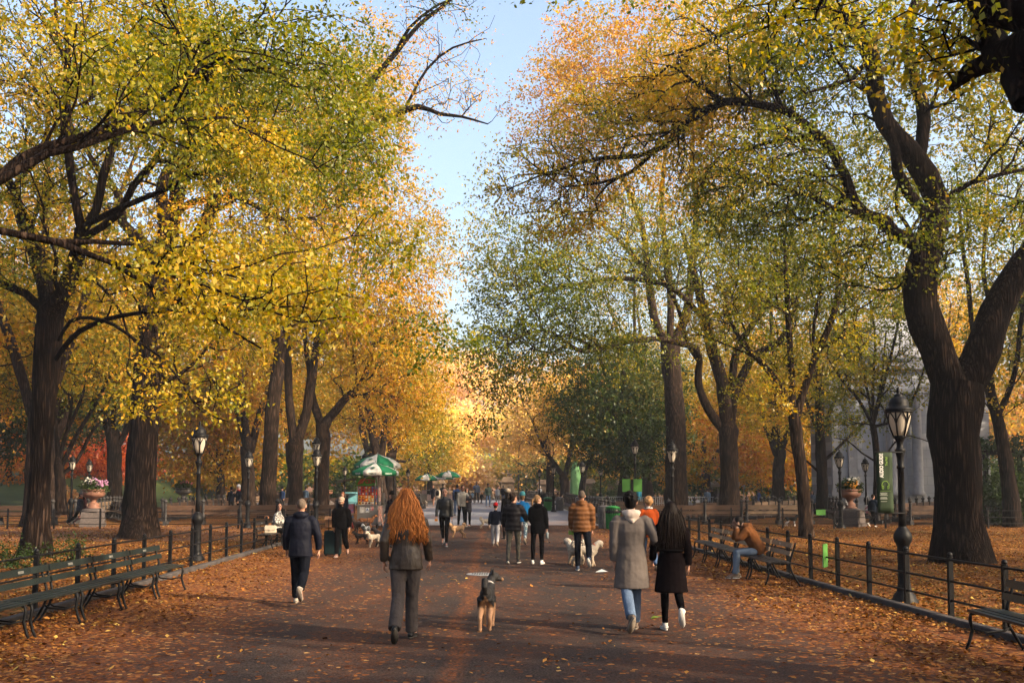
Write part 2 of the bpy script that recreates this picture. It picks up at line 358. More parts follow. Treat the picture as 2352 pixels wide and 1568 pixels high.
# fallen leaves as real little blades: thick along both sides and on the lawns, thin on the walk
M_FALLEN=leaf_mat('fallen_leaves',[(0.0,(0.045,0.017,0.009)),(0.3,(0.12,0.043,0.017)),(0.6,(0.21,0.085,0.030)),(0.85,(0.35,0.17,0.06)),(1.0,(0.46,0.32,0.12))],0.15)
def fallen(seed=3):
    rg=np.random.default_rng(seed); X=[];Y=[]
    # candidates in view: sample by distance, denser near
    n=520000
    y=3.2+ (rg.random(n)**1.7)*42; half=y*0.56+1.5
    x=(rg.random(n)*2-1)*half
    le=np.interp(y,[p[1] for p in LEFT_EDGE],[p[0] for p in LEFT_EDGE]); re=np.interp(y,[p[1] for p in RIGHT_EDGE],[p[0] for p in RIGHT_EDGE])
    P=np.stack([x,y,0*x],1)
    cl=vnoise(P*np.array([1.3,0.5,1]),1.1,4)*0.5+vnoise(P*np.array([1.3,0.7,1]),3.1,5)*0.5
    side=np.minimum(x-le,re-x)      # >0 on the walk
    w=np.where(side<0,0.9,np.clip(1.0-side/3.0,0,1)**1.7)
    prob=w*np.clip((cl-0.22)*2.6,0,1)+np.clip((cl-0.66)*1.0,0,0.08)+0.004
    k=rg.random(n)<prob; x,y=x[k],y[k]; n=len(x)
    sz=np.clip(rg.normal(0.060,0.016,n)*np.where(rg.random(n)<.5,.7,1.0),0.025,0.11); a=rg.random(n)*6.283
    d=np.stack([np.cos(a),np.sin(a),rg.normal(0.12,0.22,n)],1); s=np.stack([-np.sin(a),np.cos(a),rg.normal(0,0.35,n)],1)
    side=np.minimum(x-np.interp(y,[p[1] for p in LEFT_EDGE],[p[0] for p in LEFT_EDGE]),np.interp(y,[p[1] for p in RIGHT_EDGE],[p[0] for p in RIGHT_EDGE])-x)
    z=np.where(side<0,0.012,0.014)+rg.random(n)*0.02
    c=np.stack([x,y,z],1); up=np.array([0,0,1.0])
    h=sz[:,None]
    V=np.stack([c-d*h*0.5, c+s*h*0.32+up*h*0.10, c+d*h*0.55+up*h*0.06, c-s*h*0.32+up*h*0.10],1).reshape(-1,3)
    V[:,2]=np.maximum(V[:,2],0.009)
    Fq=np.arange(4*n).reshape(-1,4)
    o=np_mesh('fallen_leaves',V,Fq,M_FALLEN,attr={'tone':np.clip(rg.normal(0.48,0.25,n),0,1)})
    tag(o,'brown and orange fallen leaves drifted along both sides of the walk','leaves',kind='stuff')
fallen()
# ------------------------------------------------------------------ trees
G_STOPS=[(0.0,(0.022,0.045,0.010)),(0.25,(0.060,0.095,0.014)),(0.45,(0.17,0.185,0.020)),(0.6,(0.36,0.275,0.026)),(0.75,(0.54,0.31,0.032)),(0.9,(0.52,0.21,0.025)),(1.0,(0.36,0.11,0.02))]
M_LEAF=leaf_mat('autumn_elm_leaf',G_STOPS,0.5)
M_LEAF_RED=leaf_mat('maple_leaf',[(0.0,(0.05,0.06,0.015)),(0.3,(0.55,0.20,0.02)),(0.6,(0.58,0.13,0.012)),(1.0,(0.34,0.04,0.015))],0.5)
M_LEAF_DARK=leaf_mat('evergreen_leaf',[(0.0,(0.010,0.022,0.008)),(0.5,(0.025,0.048,0.012)),(0.8,(0.06,0.085,0.018)),(1.0,(0.22,0.17,0.03))],0.35)
M_LEAF_HAZED=leaf_mat('hazed_autumn_leaf',[(0.0,(0.10,0.13,0.035)),(0.3,(0.26,0.26,0.06)),(0.55,(0.50,0.34,0.08)),(0.8,(0.52,0.36,0.14)),(1.0,(0.50,0.32,0.17))],0.45,(1.35,1.3,1.25))  # brighter than the other leaves: distance haze put into the colour
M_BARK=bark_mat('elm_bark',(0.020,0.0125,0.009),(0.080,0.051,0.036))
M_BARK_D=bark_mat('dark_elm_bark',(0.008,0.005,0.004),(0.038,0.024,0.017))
def catmull(P,step):
    P=np.asarray(P,float)
    if len(P)<2: return P
    Q=np.vstack([2*P[0]-P[1],P,2*P[-1]-P[-2]]); out=[]
    for i in range(1,len(Q)-2):
        a,b,c,d=Q[i-1],Q[i],Q[i+1],Q[i+2]; L=np.linalg.norm(c[:3]-b[:3]); n=max(1,int(round(L/step)))
        for k in range(n):
            t=k/n; out.append(0.5*((2*b)+(c-a)*t+(2*a-5*b+4*c-d)*t*t+(-a+3*b-3*c+d)*t**3))
    out.append(P[-1]); return np.array(out)
class Tree:
    def __init__(s,seed,d):
        s.rg=np.random.default_rng(seed); s.d=d
        s.p=[];s.par=[];s.rad=[];s.pl=[]      # nodes: position, parent, given radius (0: from the twigs), way from the root
        s.limbs=[]
    def limb(s,pts,w0,w1,attach=None,d=None,flare=0.0,dd=None):
        """pts: picture points; w0,w1 widths in picture units at both ends; dd: depth offset at the far end"""
        d=d or s.d; n=len(pts); L=[]
        for i,(x,y) in enumerate(pts):
            t=i/(n-1); o=0.0 if dd is None else (dd*t if not hasattr(dd,'__len__') else dd[i])
            w=(w0+(w1-w0)*t) if not hasattr(w0,'__len__') else w0[i]
            q=P3(x,y,d+o); L.append([q[0],q[1],q[2],w*0.5*(d+o)/F])
        s.limb3(L,attach,flare)
    def limb3(s,L,attach=None,flare=0.0,step=0.55):
        C=catmull(L,step); C[:,3]=np.maximum(C[:,3],0.012)
        if flare:
            z0=C[0,2]; C[:,3]*=1+flare*np.exp(-np.maximum(C[:,2]-z0,0)/0.55)
        if attach is None and not s.p: par=-1
        else:
            A=np.array(s.p); par=int(np.argmin(((A-C[0,:3])**2).sum(1)))
        for k,c in enumerate(C):
            if k==0 and par>=0 and np.linalg.norm(np.array(s.p[par])-c[:3])<0.05: continue
            s.p.append(c[:3].copy()); s.par.append(par); s.rad.append(float(c[3]))
            s.pl.append(0.0 if par<0 else s.pl[par]+float(np.linalg.norm(c[:3]-s.p[par])))
            par=len(s.p)-1
    def crown(s,ells,n,minz=2.6,gap=0.36,gfreq=0.42,bf=0.28,twr=0.009,world=False):
        """ells: (px,py,rx,ry,d,rd,tone,weight); fills them with twig clusters joined to the limbs"""
        rg=s.rg; W=np.array([e[7] for e in ells],float); W/=W.sum(); pts=[];tn=[]
        for e,wt in zip(ells,W):
            k=e[4]/F; m=int(n*wt*2.2)+8
            if world: c=np.array(e[0:3]); ax=np.array(e[3:6])
            else: c=P3(e[0],e[1],e[4]); ax=np.array([e[2]*k,e[5],e[3]*k])
            u=rg.normal(size=(m,3)); u/=np.linalg.norm(u,axis=1)[:,None]; u*=(rg.random(m)**(1/2.6))[:,None]
            q=c+u*ax; ok=(vnoise(q,gfreq,int(abs(e[0])*7)%97)>gap)&(q[:,2]>minz); q=q[ok][:int(n*wt)]
            pts.append(q); tn.append(np.full(len(q),e[6]))
        q=np.vstack(pts); t=np.concatenate(tn)
        A=np.array(s.p); dist=np.sqrt(((q[:,None,:]-A[None,:,:])**2).sum(2)).min(1); o=np.argsort(dist); q=q[o];t=t[o]
        cap=len(s.p)+len(q)*9+10; NP=np.zeros((cap,3)); NL=np.zeros(cap); ND=np.zeros((cap,3)); k=len(s.p)
        NP[:k]=A; NL[:k]=s.pl; thin=np.array([r<0.40 for r in s.rad]); ok=np.zeros(cap,bool); ok[:k]=thin
        first=min([i for i in range(k)],key=lambda i:s.pl[i])
        for i in range(k):
            if s.par[i]>=0: v=NP[i]-NP[s.par[i]]; ND[i]=v/(np.linalg.norm(v)+1e-9)
            if NP[i,2]<minz*0.8: ok[i]=False
        if not ok[:k].any(): ok[:k]=True
        s.cl=[];s.cdir=[];s.ctone=t
        par=s.par;rad=s.rad
        for c in q:
            D=c-NP[:k]; L=np.sqrt((D*D).sum(1))+1e-6; cs=(D*ND[:k]).sum(1)/L
            cost=L*(1.35-0.45*cs)+bf*NL[:k]; cost[~ok[:k]]=1e9
            j=int(np.argmin(cost)); L=L[j]; nseg=max(1,min(8,int(L/0.55)+1)); a=NP[j].copy(); lastd=ND[j]
            b=a+lastd*L*0.35; b[2]+=0.05*L
            pr=j
            for sgi in range(1,nseg+1):
                u=sgi/nseg; pos=(1-u)**2*a+2*u*(1-u)*b+u*u*c
                if sgi<nseg: pos=pos+rg.normal(0,0.055*min(L/nseg,0.8)+0.01,3)
                v=pos-NP[pr]; ln=np.linalg.norm(v)+1e-9
                NP[k]=pos; NL[k]=NL[pr]+ln; ND[k]=v/ln; ok[k]=True; par.append(pr); rad.append(0.0); pr=k; k+=1
            s.cl.append(c); s.cdir.append(ND[k-1].copy())
        s.p=list(NP[:k]); s.pl=list(NL[:k]); s.cl=np.array(s.cl); s.cdir=np.array(s.cdir)
        # pipe model
        r=np.zeros(k); ex=2.35; acc=np.zeros(k)
        tips=np.ones(k,bool)
        for i in range(k):
            if par[i]>=0: tips[par[i]]=False
        for i in range(k-1,-1,-1):      # children always come after their parents, except limbs: use a sorted order
            pass
        order=np.argsort(-NL[:k],kind='stable')
        for i in order:
            v=twr if tips[i] else acc[i]**(1/ex)
            g=rad[i]
            rr=g if g>0 else v
            r[i]=rr
            if par[i]>=0: acc[par[i]]+=min(rr,v if g==0 else g)**ex
        for i in np.argsort(NL[:k],kind='stable'):
            if par[i]>=0 and rad[i]==0: r[i]=min(r[i],r[par[i]]*0.86)
        s.r=r
    def finish_radii(s):
        s.r=np.array(s.rad)
    def wood(s,name,m,parent,rmin=0.0,rough=0.06):
        k=len(s.p); ch=[[] for _ in range(k)]
        for i in range(k):
            if s.par[i]>=0: ch[s.par[i]].append(i)
        starts=[i for i in range(k) if s.par[i]<0]; chains=[]
        st=[(i,-1) for i in starts]
        while st:
            i,pr=st.pop(); c=[pr,i] if pr>=0 else [i]
            while ch[i]:
                b=max(ch[i],key=lambda j:s.r[j])
                for j in ch[i]:
                    if j!=b: st.append((j,i))
                c.append(b); i=b
            chains.append(c)
        Vs=[];Fs=[];b0=0
        for c in chains:
            P=np.array([s.p[i] for i in c]); Rr=np.array([s.r[i] for i in c])
            if s.par[c[0]]>=0 or len(c)>1 and s.par[c[1]]==c[0] and c[0] not in starts:
                if len(Rr)>1: Rr[0]=min(Rr[0],Rr[1]*1.25)
            if Rr.max()<rmin: continue
            rm=Rr.max(); n=4 if rm<0.03 else 6 if rm<0.09 else 10 if rm<0.25 else 20
            T=np.gradient(P,axis=0) if len(P)>1 else np.array([[0,0,1.0]]); T/=np.linalg.norm(T,axis=1)[:,None]+1e-9
            u=np.array([1.0,0,0]) if abs(T[0,0])<0.8 else np.array([0,1.0,0]); q=np.arange(n)*2*math.pi/n
            for i in range(len(P)):
                x=u-T[i]*u.dot(T[i]); x/=np.linalg.norm(x)+1e-9; y=np.cross(T[i],x); u=x
                ring=P[i]+np.outer(np.cos(q),x)*Rr[i]+np.outer(np.sin(q),y)*Rr[i]
                if rm>0.12:
                    f=(vnoise(ring,2.2/max(rm,0.2)**0.5,7)-0.5)*2*rough*2.2+(vnoise(ring*np.array([1,1,0.25]),7,8)-0.5)*rough*1.6
                    if len(c)>6 and P[i,2]<1.2 and rm>0.2: f=f+0.10*(1-P[i,2]/1.2)*np.sin(q*5+rm*40)
                    ring=P[i]+(ring-P[i])*(1+f)[:,None]
                Vs.append(ring)
            for i in range(len(P)-1):
                j=np.arange(n); j2=(j+1)%n; Fs.append(np.stack([b0+i*n+j,b0+i*n+j2,b0+(i+1)*n+j2,b0+(i+1)*n+j],1))
            b0+=len(P)*n
        return np_mesh(name,np.vstack(Vs),np.vstack(Fs),m,parent,True)
    def leaves(s,name,m,parent,per=26,size=0.1,spread=0.55,tspread=0.09,flat=0.45,droop=0.25,tnoise=0.22,zt=0.0):
        rg=s.rg; nc=len(s.cl); tw=4; n=nc*per
        ci=np.repeat(np.arange(nc),per)
        D=rg.normal(size=(nc,tw,3)); D[:,:,2]*=flat; D+=s.cdir[:,None,:]*0.8; D[:,:,2]-=droop*0.5; D/=np.linalg.norm(D,axis=2)[:,:,None]
        k=rg.integers(0,tw,n); d=D[ci,k]; t=rg.random(n)**0.8
        pos=s.cl[ci]+d*(t*spread*rg.uniform(0.7,1.3,n))[:,None]; pos[:,2]-=droop*0.3*t*t*spread
        pos+=rg.normal(0,0.025+size*0.14,(n,3))
        sz=size*rg.uniform(0.65,1.25,n)
        ld=d*0.6+rg.normal(0,0.55,(n,3)); ld[:,2]-=droop; ld/=np.linalg.norm(ld,axis=1)[:,None]
        nr=rg.normal(0,0.6,(n,3)); nr[:,2]+=0.9; sd=np.cross(ld,nr); sd/=np.linalg.norm(sd,axis=1)[:,None]+1e-9; up=np.cross(sd,ld)
        h=sz[:,None]; cv=up*h*rg.uniform(0.02,0.14,n)[:,None]
        V=np.stack([pos,pos+ld*h*0.42+sd*h*0.30+cv,pos+ld*h,pos+ld*h*0.42-sd*h*0.30+cv],1).reshape(-1,3)
        tone=s.ctone[ci]+tnoise*(vnoise(s.cl,0.55,3)[ci]-0.5)*2+rg.normal(0,tspread,n)
        if zt: tone+=zt*(pos[:,2]-s.cl[:,2].mean())
        return np_mesh(name,V,np.arange(4*n).reshape(-1,4),m,parent,attr={'tone':np.clip(tone,0,1)})
TREE_N=[0]
def make_tree(label,base,d,limbs,crowns,n,per,size,seed=1,mat_leaf=None,bark=None,cat='tree',group=None,tnoise=0.2,tspread=0.09,rmin=0.0,spread=0.6,droop=0.25,gap=0.36,minz=2.6,name='elm_tree',bf=0.28,twr=0.009,flat=0.45,gfreq=0.42):
    T=Tree(seed,d)
    for l in limbs:
        if isinstance(l,dict): T.limb(**l)
        else: T.limb(*l)
    T.crown(crowns,n,minz=minz,gap=gap,bf=bf,twr=twr*1.35,gfreq=gfreq)
    root=thing(name,label,cat,(0,0,0),0,group)
    b=np.array(T.p[0]); b[2]=0
    root.location=tuple(b)
    w=T.wood('trunk',bark or M_BARK,root,rmin); l=T.leaves('crown',mat_leaf or M_LEAF,root,per,size,spread,tspread,flat,droop,tnoise)
    for o in (w,l): o.matrix_parent_inverse=Matrix.Translation(-Vector(b))
    TREE_N[0]+=1
    return root
Q=1.05   # leaf density
def N_(x): return int(x*Q)
# ---- left side
make_tree('dark forked elm behind the slatted benches, a long low branch arching over the fence','L1',25.6,[
 ([(78,1284),(84,1200),(92,1121),(100,920),(113,778),(117,718)],[72,56,47,52,60,56],0,None,None,0.05),
 ([(117,718),(93,621),(64,541),(44,483),(32,427)],[40,34,28,24,20],0,1,None,0,2.0),
 ([(32,427),(14,408),(-8,380),(-30,340)],14,7,1),([(32,427),(77,378),(105,306),(120,220)],14,5,1),
 ([(117,718),(141,686),(173,597),(185,564),(189,531)],[44,40,36,36,32],0,1,None,0,-1.5),
 ([(189,531),(173,463),(161,382),(153,282),(155,161),(157,60),(160,-60)],22,14,1,24.0),
 ([(155,161),(135,90),(128,10),(125,-60)],12,7,1,24.0),([(157,200),(190,90),(215,-30)],10,5,1,24.0),
 ([(189,531),(221,483),(237,403),(258,342),(302,262),(362,209),(403,173),(470,120)],[22,20,20,18,15,12,10,6],0,1,24.0),
 ([(195,545),(274,491),(306,427),(354,370),(387,314),(407,242),(411,181),(430,90)],[18,17,16,15,14,12,9,5],0,1,24.0,0,-2),
 ([(200,515),(225,503),(282,475),(362,443),(423,415),(503,374),(564,322),(644,300)],[14,15,14,12,11,9,7,4],0,1,24.0,0,-3),
 ([(113,735),(101,714),(60,674),(0,650),(-60,640)],[18,20,20,18,14],0,1),
 ([(125,830),(149,795),(181,762),(242,734),(322,718),(403,714),(483,718),(564,712),(685,702)],[12,13,12,11,10,9,8,6,4],0,1,25.6,0,-5),
 ([(130,790),(161,738),(209,730),(262,746),(314,783),(362,815),(403,859),(431,903),(463,944),(524,968)],[8,9,9,8,7,6,5,5,4,3],0,1,25.6,0,-7),
 ([(150,670),(177,642),(213,642),(250,678),(282,726),(290,758),(310,787)],[7,8,8,7,6,4,3],0,1,25.6,0,-3),
 ],[(170,120,330,190,24,4.5,0.50,3.4),(60,400,200,150,25,4,0.47,1.2),(470,230,240,190,22,3.5,0.44,2.8),(560,400,150,110,21,2.5,0.50,0.9),
    (480,690,200,60,22,2.0,0.56,0.55),(330,640,180,70,23,2,0.56,0.3),(420,900,150,70,19,2,0.62,0.25),(80,600,150,60,25,2.5,0.5,0.4)],
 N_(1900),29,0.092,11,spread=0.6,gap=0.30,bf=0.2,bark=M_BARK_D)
make_tree('tall elm with thick ridged trunk and flared foot, left of the nearest left lamp','L2',34.7,[
 ([(322,1234),(326,1180),(330,1080),(338,919),(350,799),(352,698),(358,640)],[88,66,58,56,58,60,58],0,None,None,0.05),
 ([(358,640),(362,597),(330,560),(282,511),(278,463),(250,415),(225,386),(173,306)],[34,30,26,22,18,16,14,7],0,1),
 ([(358,640),(379,523),(370,443),(387,390),(419,342),(443,298),(470,210)],[40,32,28,26,22,17,9],0,1),
 ([(362,640),(423,584),(463,531),(491,463),(495,382),(515,314),(524,278),(545,170)],[38,36,32,30,26,22,18,9],0,1),
 ([(374,520),(435,467),(483,459),(540,451),(584,471),(644,503),(720,500)],[18,16,15,14,12,9,5],0,1,34.7,0,-2),
 ([(350,890),(410,862),(450,830),(490,780)],[10,9,8,5],0,1),([(335,900),(310,880),(290,850)],9,5,1)],
 [(330,200,280,240,35,5,0.62,2.4),(560,260,210,200,34,4.5,0.58,2.0),(560,520,210,130,33,4,0.62,1.2),(200,480,200,160,36,4,0.62,1.0),(420,760,200,90,34,3.5,0.66,0.7),(640,640,170,90,31,3,0.56,0.6),(720,420,120,150,33,3,0.52,0.8),(830,250,100,160,33,3,0.42,0.9)],
 N_(1900),26,0.12,12,gap=0.28,bf=0.22,spread=0.75)
make_tree('straight grey elm lit down its right side, first of three left of the twin lamp','L4',55,[
 ([(612,1190),(616,1121),(622,1000),(628,920),(640,839),(650,720),(655,620)],[42,36,33,32,28,22,18],0,None,None,0.05),
 ([(650,720),(625,600),(610,480),(600,380)],[14,12,10,6],0,1),([(655,640),(690,520),(720,400),(735,280)],[14,12,10,5],0,1),([(640,800),(600,740),(560,690)],10,5,1),([(655,620),(660,480),(665,330)],[14,10,5],0,1)],
 [(640,380,190,250,55,6,0.66,3),(560,640,150,100,54,5,0.68,0.8),(720,640,140,110,53,5,0.62,0.8)],
 N_(1150),24,0.176,13,gap=0.30,spread=1.0,twr=0.012)
make_tree('elm forking low into two dark stems just left of the twin lamp','L5',57,[
 ([(676,1192),(680,1121),(677,1060),(677,1024)],[40,32,36,40],0,None,None,0.05),
 ([(677,1024),(664,920),(660,799),(652,700),(640,560),(632,420)],[22,19,18,16,13,7],0,1),
 ([(677,1024),(701,960),(713,879),(733,758),(745,650),(770,520),(790,380)],[24,22,20,18,15,12,6],0,1),
 ([(713,879),(700,760),(705,640),(700,500)],[11,10,9,5],0,1),([(733,758),(790,700),(850,660)],[9,7,4],0,1)],
 [(800,330,170,230,57,6,0.68,2.4),(900,520,130,140,56,5,0.68,1.2),(760,640,170,120,55,5,0.66,1.0),(880,150,120,130,58,5,0.72,0.5),(880,720,120,100,56,5,0.66,0.8)],
 N_(1300),24,0.176,14,gap=0.33,spread=1.0,twr=0.012)
make_tree('knobbly elm with burls and two twisting limbs right behind the twin lamp','L6',60,[
 ([(738,1190),(739,1080),(742,1030),(741,980)],[36,32,34,34],0,None,None,0.05),
 ([(741,980),(725,940),(716,900),(722,840),(730,760)],[20,18,17,15,10],0,1),
 ([(741,980),(773,940),(797,911),(825,885),(850,830),(862,740)],[22,20,17,14,12,7],0,1),
 ([(797,911),(840,905),(890,880)],[9,7,4],0,1)],
 [(840,800,140,110,60,6,0.7,1.2),(930,880,110,110,59,5,0.7,1.0),(760,760,130,100,61,5,0.64,0.8),(940,700,90,120,60,5,0.7,0.8),(990,640,80,170,59,5,0.66,0.45),(960,960,70,70,62,4,0.72,0.35)],
 N_(950),24,0.176,15,gap=0.30,spread=1.0,twr=0.012,droop=0.5)
make_tree('dark leaning tree with an old pruned stub behind the pink flower urn','L3',60,[
 ([(262,1180),(264,1100),(262,1030),(258,995)],[36,32,31,30],0,None,None,0.05),
 ([(258,995),(240,960),(215,925),(195,890)],[24,20,16,8],0,1),([(262,1030),(285,1000),(300,950),(310,880)],[18,15,12,7],0,1),([(258,995),(262,930),(275,860)],[14,10,6],0,1)],
 [(200,820,150,110,60,6,0.5,1.2),(300,800,120,110,60,5,0.58,0.9),(110,760,120,110,62,5,0.6,0.8)],
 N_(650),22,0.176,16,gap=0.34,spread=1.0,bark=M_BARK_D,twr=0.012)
make_tree('slim brown multi-stemmed tree fanning out left of the pink flower urn','L3b',50,[
 ([(141,1182),(140,1120),(136,1070)],[28,23,24],0,None,None,0.05),
 ([(136,1070),(130,1000),(120,920),(95,840),(60,760)],[13,11,10,8,4],0,1),([(138,1080),(170,1010),(200,960),(235,900),(260,850)],[11,10,9,7,4],0,1),
 ([(138,1060),(150,1000),(185,920),(205,850)],[10,9,7,4],0,1),([(140,1090),(175,1060),(215,985),(245,960)],[10,9,7,3],0,1),([(134,1060),(160,960),(170,860)],[8,7,4],0,1)],
 [(130,780,190,110,50,5,0.5,1.3),(60,880,110,80,50,4,0.42,0.6),(230,880,90,70,50,4,0.45,0.5),(20,620,120,140,52,5,0.62,0.9)],
 N_(700),22,0.152,17,gap=0.34,spread=0.9,bark=M_BARK_D,twr=0.011)
make_tree('twin grey elms with peeling pale bark just behind the food cart umbrellas','L7',85,[
 ([(872,1170),(870,1100),(868,1050),(856,1000),(850,940)],[40,30,22,19,14],0,None,None,0.05),
 ([(870,1090),(880,1020),(885,950),(890,880)],[18,15,12,8],0,1),([(856,1000),(830,950),(815,890)],[10,8,5],0,1)],
 [(880,880,120,110,85,7,0.7,1.2),(800,900,110,90,85,6,0.68,0.8),(960,840,100,100,84,6,0.7,0.8)],
 N_(600),22,0.24,18,gap=0.30,spread=1.3,twr=0.016)
make_tree('elm with a wide dark fork standing right of the cart umbrellas','L8',88,[
 ([(896,1165),(897,1100),(899,1040)],[30,25,24],0,None,None,0.05),([(899,1040),(890,990),(885,940)],[13,11,8],0,1),([(899,1045),(925,1012),(937,992),(955,950)],[15,12,10,6],0,1),([(930,1060),(950,1050),(985,1030)],[6,5,3],0,None)],
 [(940,930,110,100,88,7,0.72,1.2),(985,1010,60,60,88,5,0.55,0.5),(870,820,100,100,88,6,0.7,0.7)],
 N_(520),22,0.24,19,gap=0.30,spread=1.3,twr=0.016)
# ---- right side
make_tree('huge dark elm with a massive forked and twisting trunk beside the banner lamp','R1',23.9,[
 ([(2207,1292),(2204,1215),(2203,1121),(2192,1000),(2195,919),(2200,880)],[128,108,98,112,122,120],0,None,None,0.05),
 ([(2190,900),(2150,799),(2114,698),(2118,617),(2132,560),(2146,523),(2154,463),(2126,403),(2086,342),(2033,282),(2013,221),(2009,161),(1993,101),(1945,52),(1893,16),(1830,-20),(1740,-60)],[84,74,80,74,66,62,58,54,50,44,40,40,44,46,40,34,24],0,1),
 ([(2110,380),(2122,282),(2118,234),(2098,181),(2082,121),(2086,60),(2106,0),(2130,-80)],[30,32,30,27,25,25,24,18],0,1,23.9,0,1.0),
 ([(2134,500),(2086,443),(2062,395),(2056,342),(2040,295)],[26,26,25,22,18],0,1,23.9,0,-0.8),
 ([(2120,565),(2054,536),(2033,507),(1989,495),(1961,463),(1941,403),(1913,350),(1864,298),(1812,258),(1731,238),(1663,234),(1611,258),(1570,290),(1529,334),(1464,358),(1400,362),(1327,375),(1267,395),(1186,403)],[40,34,30,27,25,25,24,22,20,18,19,18,17,15,12,10,8,6,3],0,1,23.9,0,[0,0,0,0,0,0,0,.3,.6,1,1.5,2,2.5,3,3.5,4,4.5,5,5.5]),
 ([(1500,350),(1450,395),(1380,420),(1290,430)],[10,9,7,4],0,1,27.3),
 ([(2205,905),(2243,839),(2287,718),(2315,658),(2352,605),(2420,520),(2470,420),(2520,280)],[84,80,72,66,62,54,44,30],0,1),
 ([(2000,130),(1960,180),(1900,200),(1850,215)],[12,11,9,5],0,1),([(1893,20),(1800,40),(1700,60),(1600,110),(1520,130)],[13,11,9,7,3],0,1,23.9,0,2),
 ([(2150,470),(2230,420),(2300,400),(2400,380)],[14,12,10,6],0,1),([(2100,120),(2170,60),(2230,-20)],[12,10,7],0,1)],
 [(1860,130,230,160,25,4,0.47,3.0),(1500,330,270,150,28,3.5,0.66,3.0),(1300,420,190,130,28.5,3,0.68,1.3),(1640,180,200,140,27,3.5,0.57,2.4),(2180,250,200,220,25,4,0.38,2.6),(2060,560,220,110,24,3.5,0.40,1.1),(1760,420,190,120,25,3,0.43,1.8),(2300,500,110,200,27,3.5,0.42,0.8)],
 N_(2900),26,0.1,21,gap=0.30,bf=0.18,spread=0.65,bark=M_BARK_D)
make_tree('stout brown elm with a curling low left limb behind the man seated on the bench','R2',48.6,[
 ([(1675,1202),(1675,1121),(1673,1040),(1673,990)],[60,44,42,46],0,None,None,0.05),
 ([(1668,1000),(1655,980),(1627,940),(1603,879),(1607,831),(1598,800),(1569,790),(1508,778),(1432,787),(1347,807),(1307,791),(1267,762),(1227,762),(1166,783)],[22,21,20,18,16,15,14,12,12,10,9,7,5,3],0,1,48.6,0,[0,0,0,0,0,-.5,-1,-2,-3,-4,-5,-6,-7,-8]),
 ([(1673,990),(1659,879),(1635,799),(1623,738),(1600,650),(1570,540)],[32,30,28,24,18,10],0,1),
 ([(1676,990),(1687,911),(1711,851),(1735,815),(1792,783),(1820,720)],[24,20,19,18,15,8],0,1),
 ([(1680,890),(1691,807),(1719,758),(1744,726),(1790,640),(1830,540)],[18,17,15,13,11,6],0,1),
 ([(1605,830),(1575,780),(1555,700),(1500,620),(1420,590)],[10,10,9,8,4],0,1),([(1623,738),(1540,660),(1440,640),(1340,650),(1240,670)],[13,12,10,7,4],0,1,48.6,0,-4)],
 [(1290,700,220,120,43,4,0.36,2.6),(1430,560,240,130,46,5,0.42,2.4),(1180,820,130,90,41,3,0.30,0.9),(1640,560,200,160,48,5,0.42,2.2),(1780,640,150,130,48,5,0.44,1.5),(1200,600,140,120,44,4,0.45,1.1),(1125,540,80,150,44,4,0.5,0.35),(1110,820,80,80,43,3,0.34,0.25),(1400,800,160,60,44,3,0.34,0.6),(1150,930,80,60,42,2.5,0.30,0.35)],
 N_(2100),26,0.136,22,gap=0.34,bf=0.2,spread=0.85,twr=0.011)
make_tree('slender elm forking into three steep stems in front of the stone bandshell','R3',35.6,[
 ([(1853,1236),(1850,1190),(1844,1121),(1832,1020),(1824,960)],[36,29,28,28,28],0,None,None,0.05),
 ([(1824,960),(1800,899),(1772,859),(1740,823),(1703,783),(1660,700)],[16,15,15,13,11,5],0,1),
 ([(1822,950),(1818,859),(1812,758),(1806,650),(1800,520)],[17,16,14,11,6],0,1),
 ([(1826,960),(1852,879),(1868,831),(1897,766),(1921,698),(1925,617),(1913,537),(1930,400)],[18,17,16,15,14,12,10,5],0,1),
 ([(1868,831),(1870,740),(1885,650)],[8,7,4],0,1),([(1740,823),(1690,800),(1640,780),(1590,760)],[7,6,5,3],0,1)],
 [(1820,560,210,150,36,4.5,0.44,2.2),(1950,660,150,110,36,4,0.42,1.1),(1680,700,130,110,35,3.5,0.5,0.9),(1860,800,140,70,35,3,0.5,0.45),(1950,420,150,130,36,4,0.46,1.0),(1760,900,90,50,35,2,0.55,0.2)],
 N_(1300),26,0.116,23,gap=0.34,bf=0.2,spread=0.75)
make_tree('twin-stemmed tall grey elm behind the lamp post right of the green bin','R4',62,[
 ([(1553,1178),(1553,1040),(1549,920),(1541,820),(1538,780)],[58,46,44,46,44],0,None,None,0.05),
 ([(1536,790),(1505,740),(1490,640),(1475,520),(1440,430),(1400,330)],[22,20,17,14,11,6],0,1),
 ([(1545,790),(1577,718),(1590,600),(1600,480),(1590,360),(1600,220)],[22,20,18,14,11,6],0,1),([(1540,790),(1538,650),(1520,480),(1530,330)],[17,15,12,7],0,1),
 ([(1490,640),(1430,560),(1370,510),(1300,500)],[10,9,7,4],0,1),([(1590,600),(1650,520),(1700,430)],[12,10,6],0,1)],
 [(1430,180,190,200,62,7,0.76,2.6),(1290,270,130,130,63,6,0.77,1.1),(1580,130,220,170,63,7,0.74,1.8),(1330,130,90,120,66,6,0.75,0.6),(1520,450,200,110,61,6,0.64,1.0),(1700,330,150,160,62,6,0.66,0.9)],
 N_(1700),26,0.184,24,gap=0.27,spread=1.05,twr=0.012)
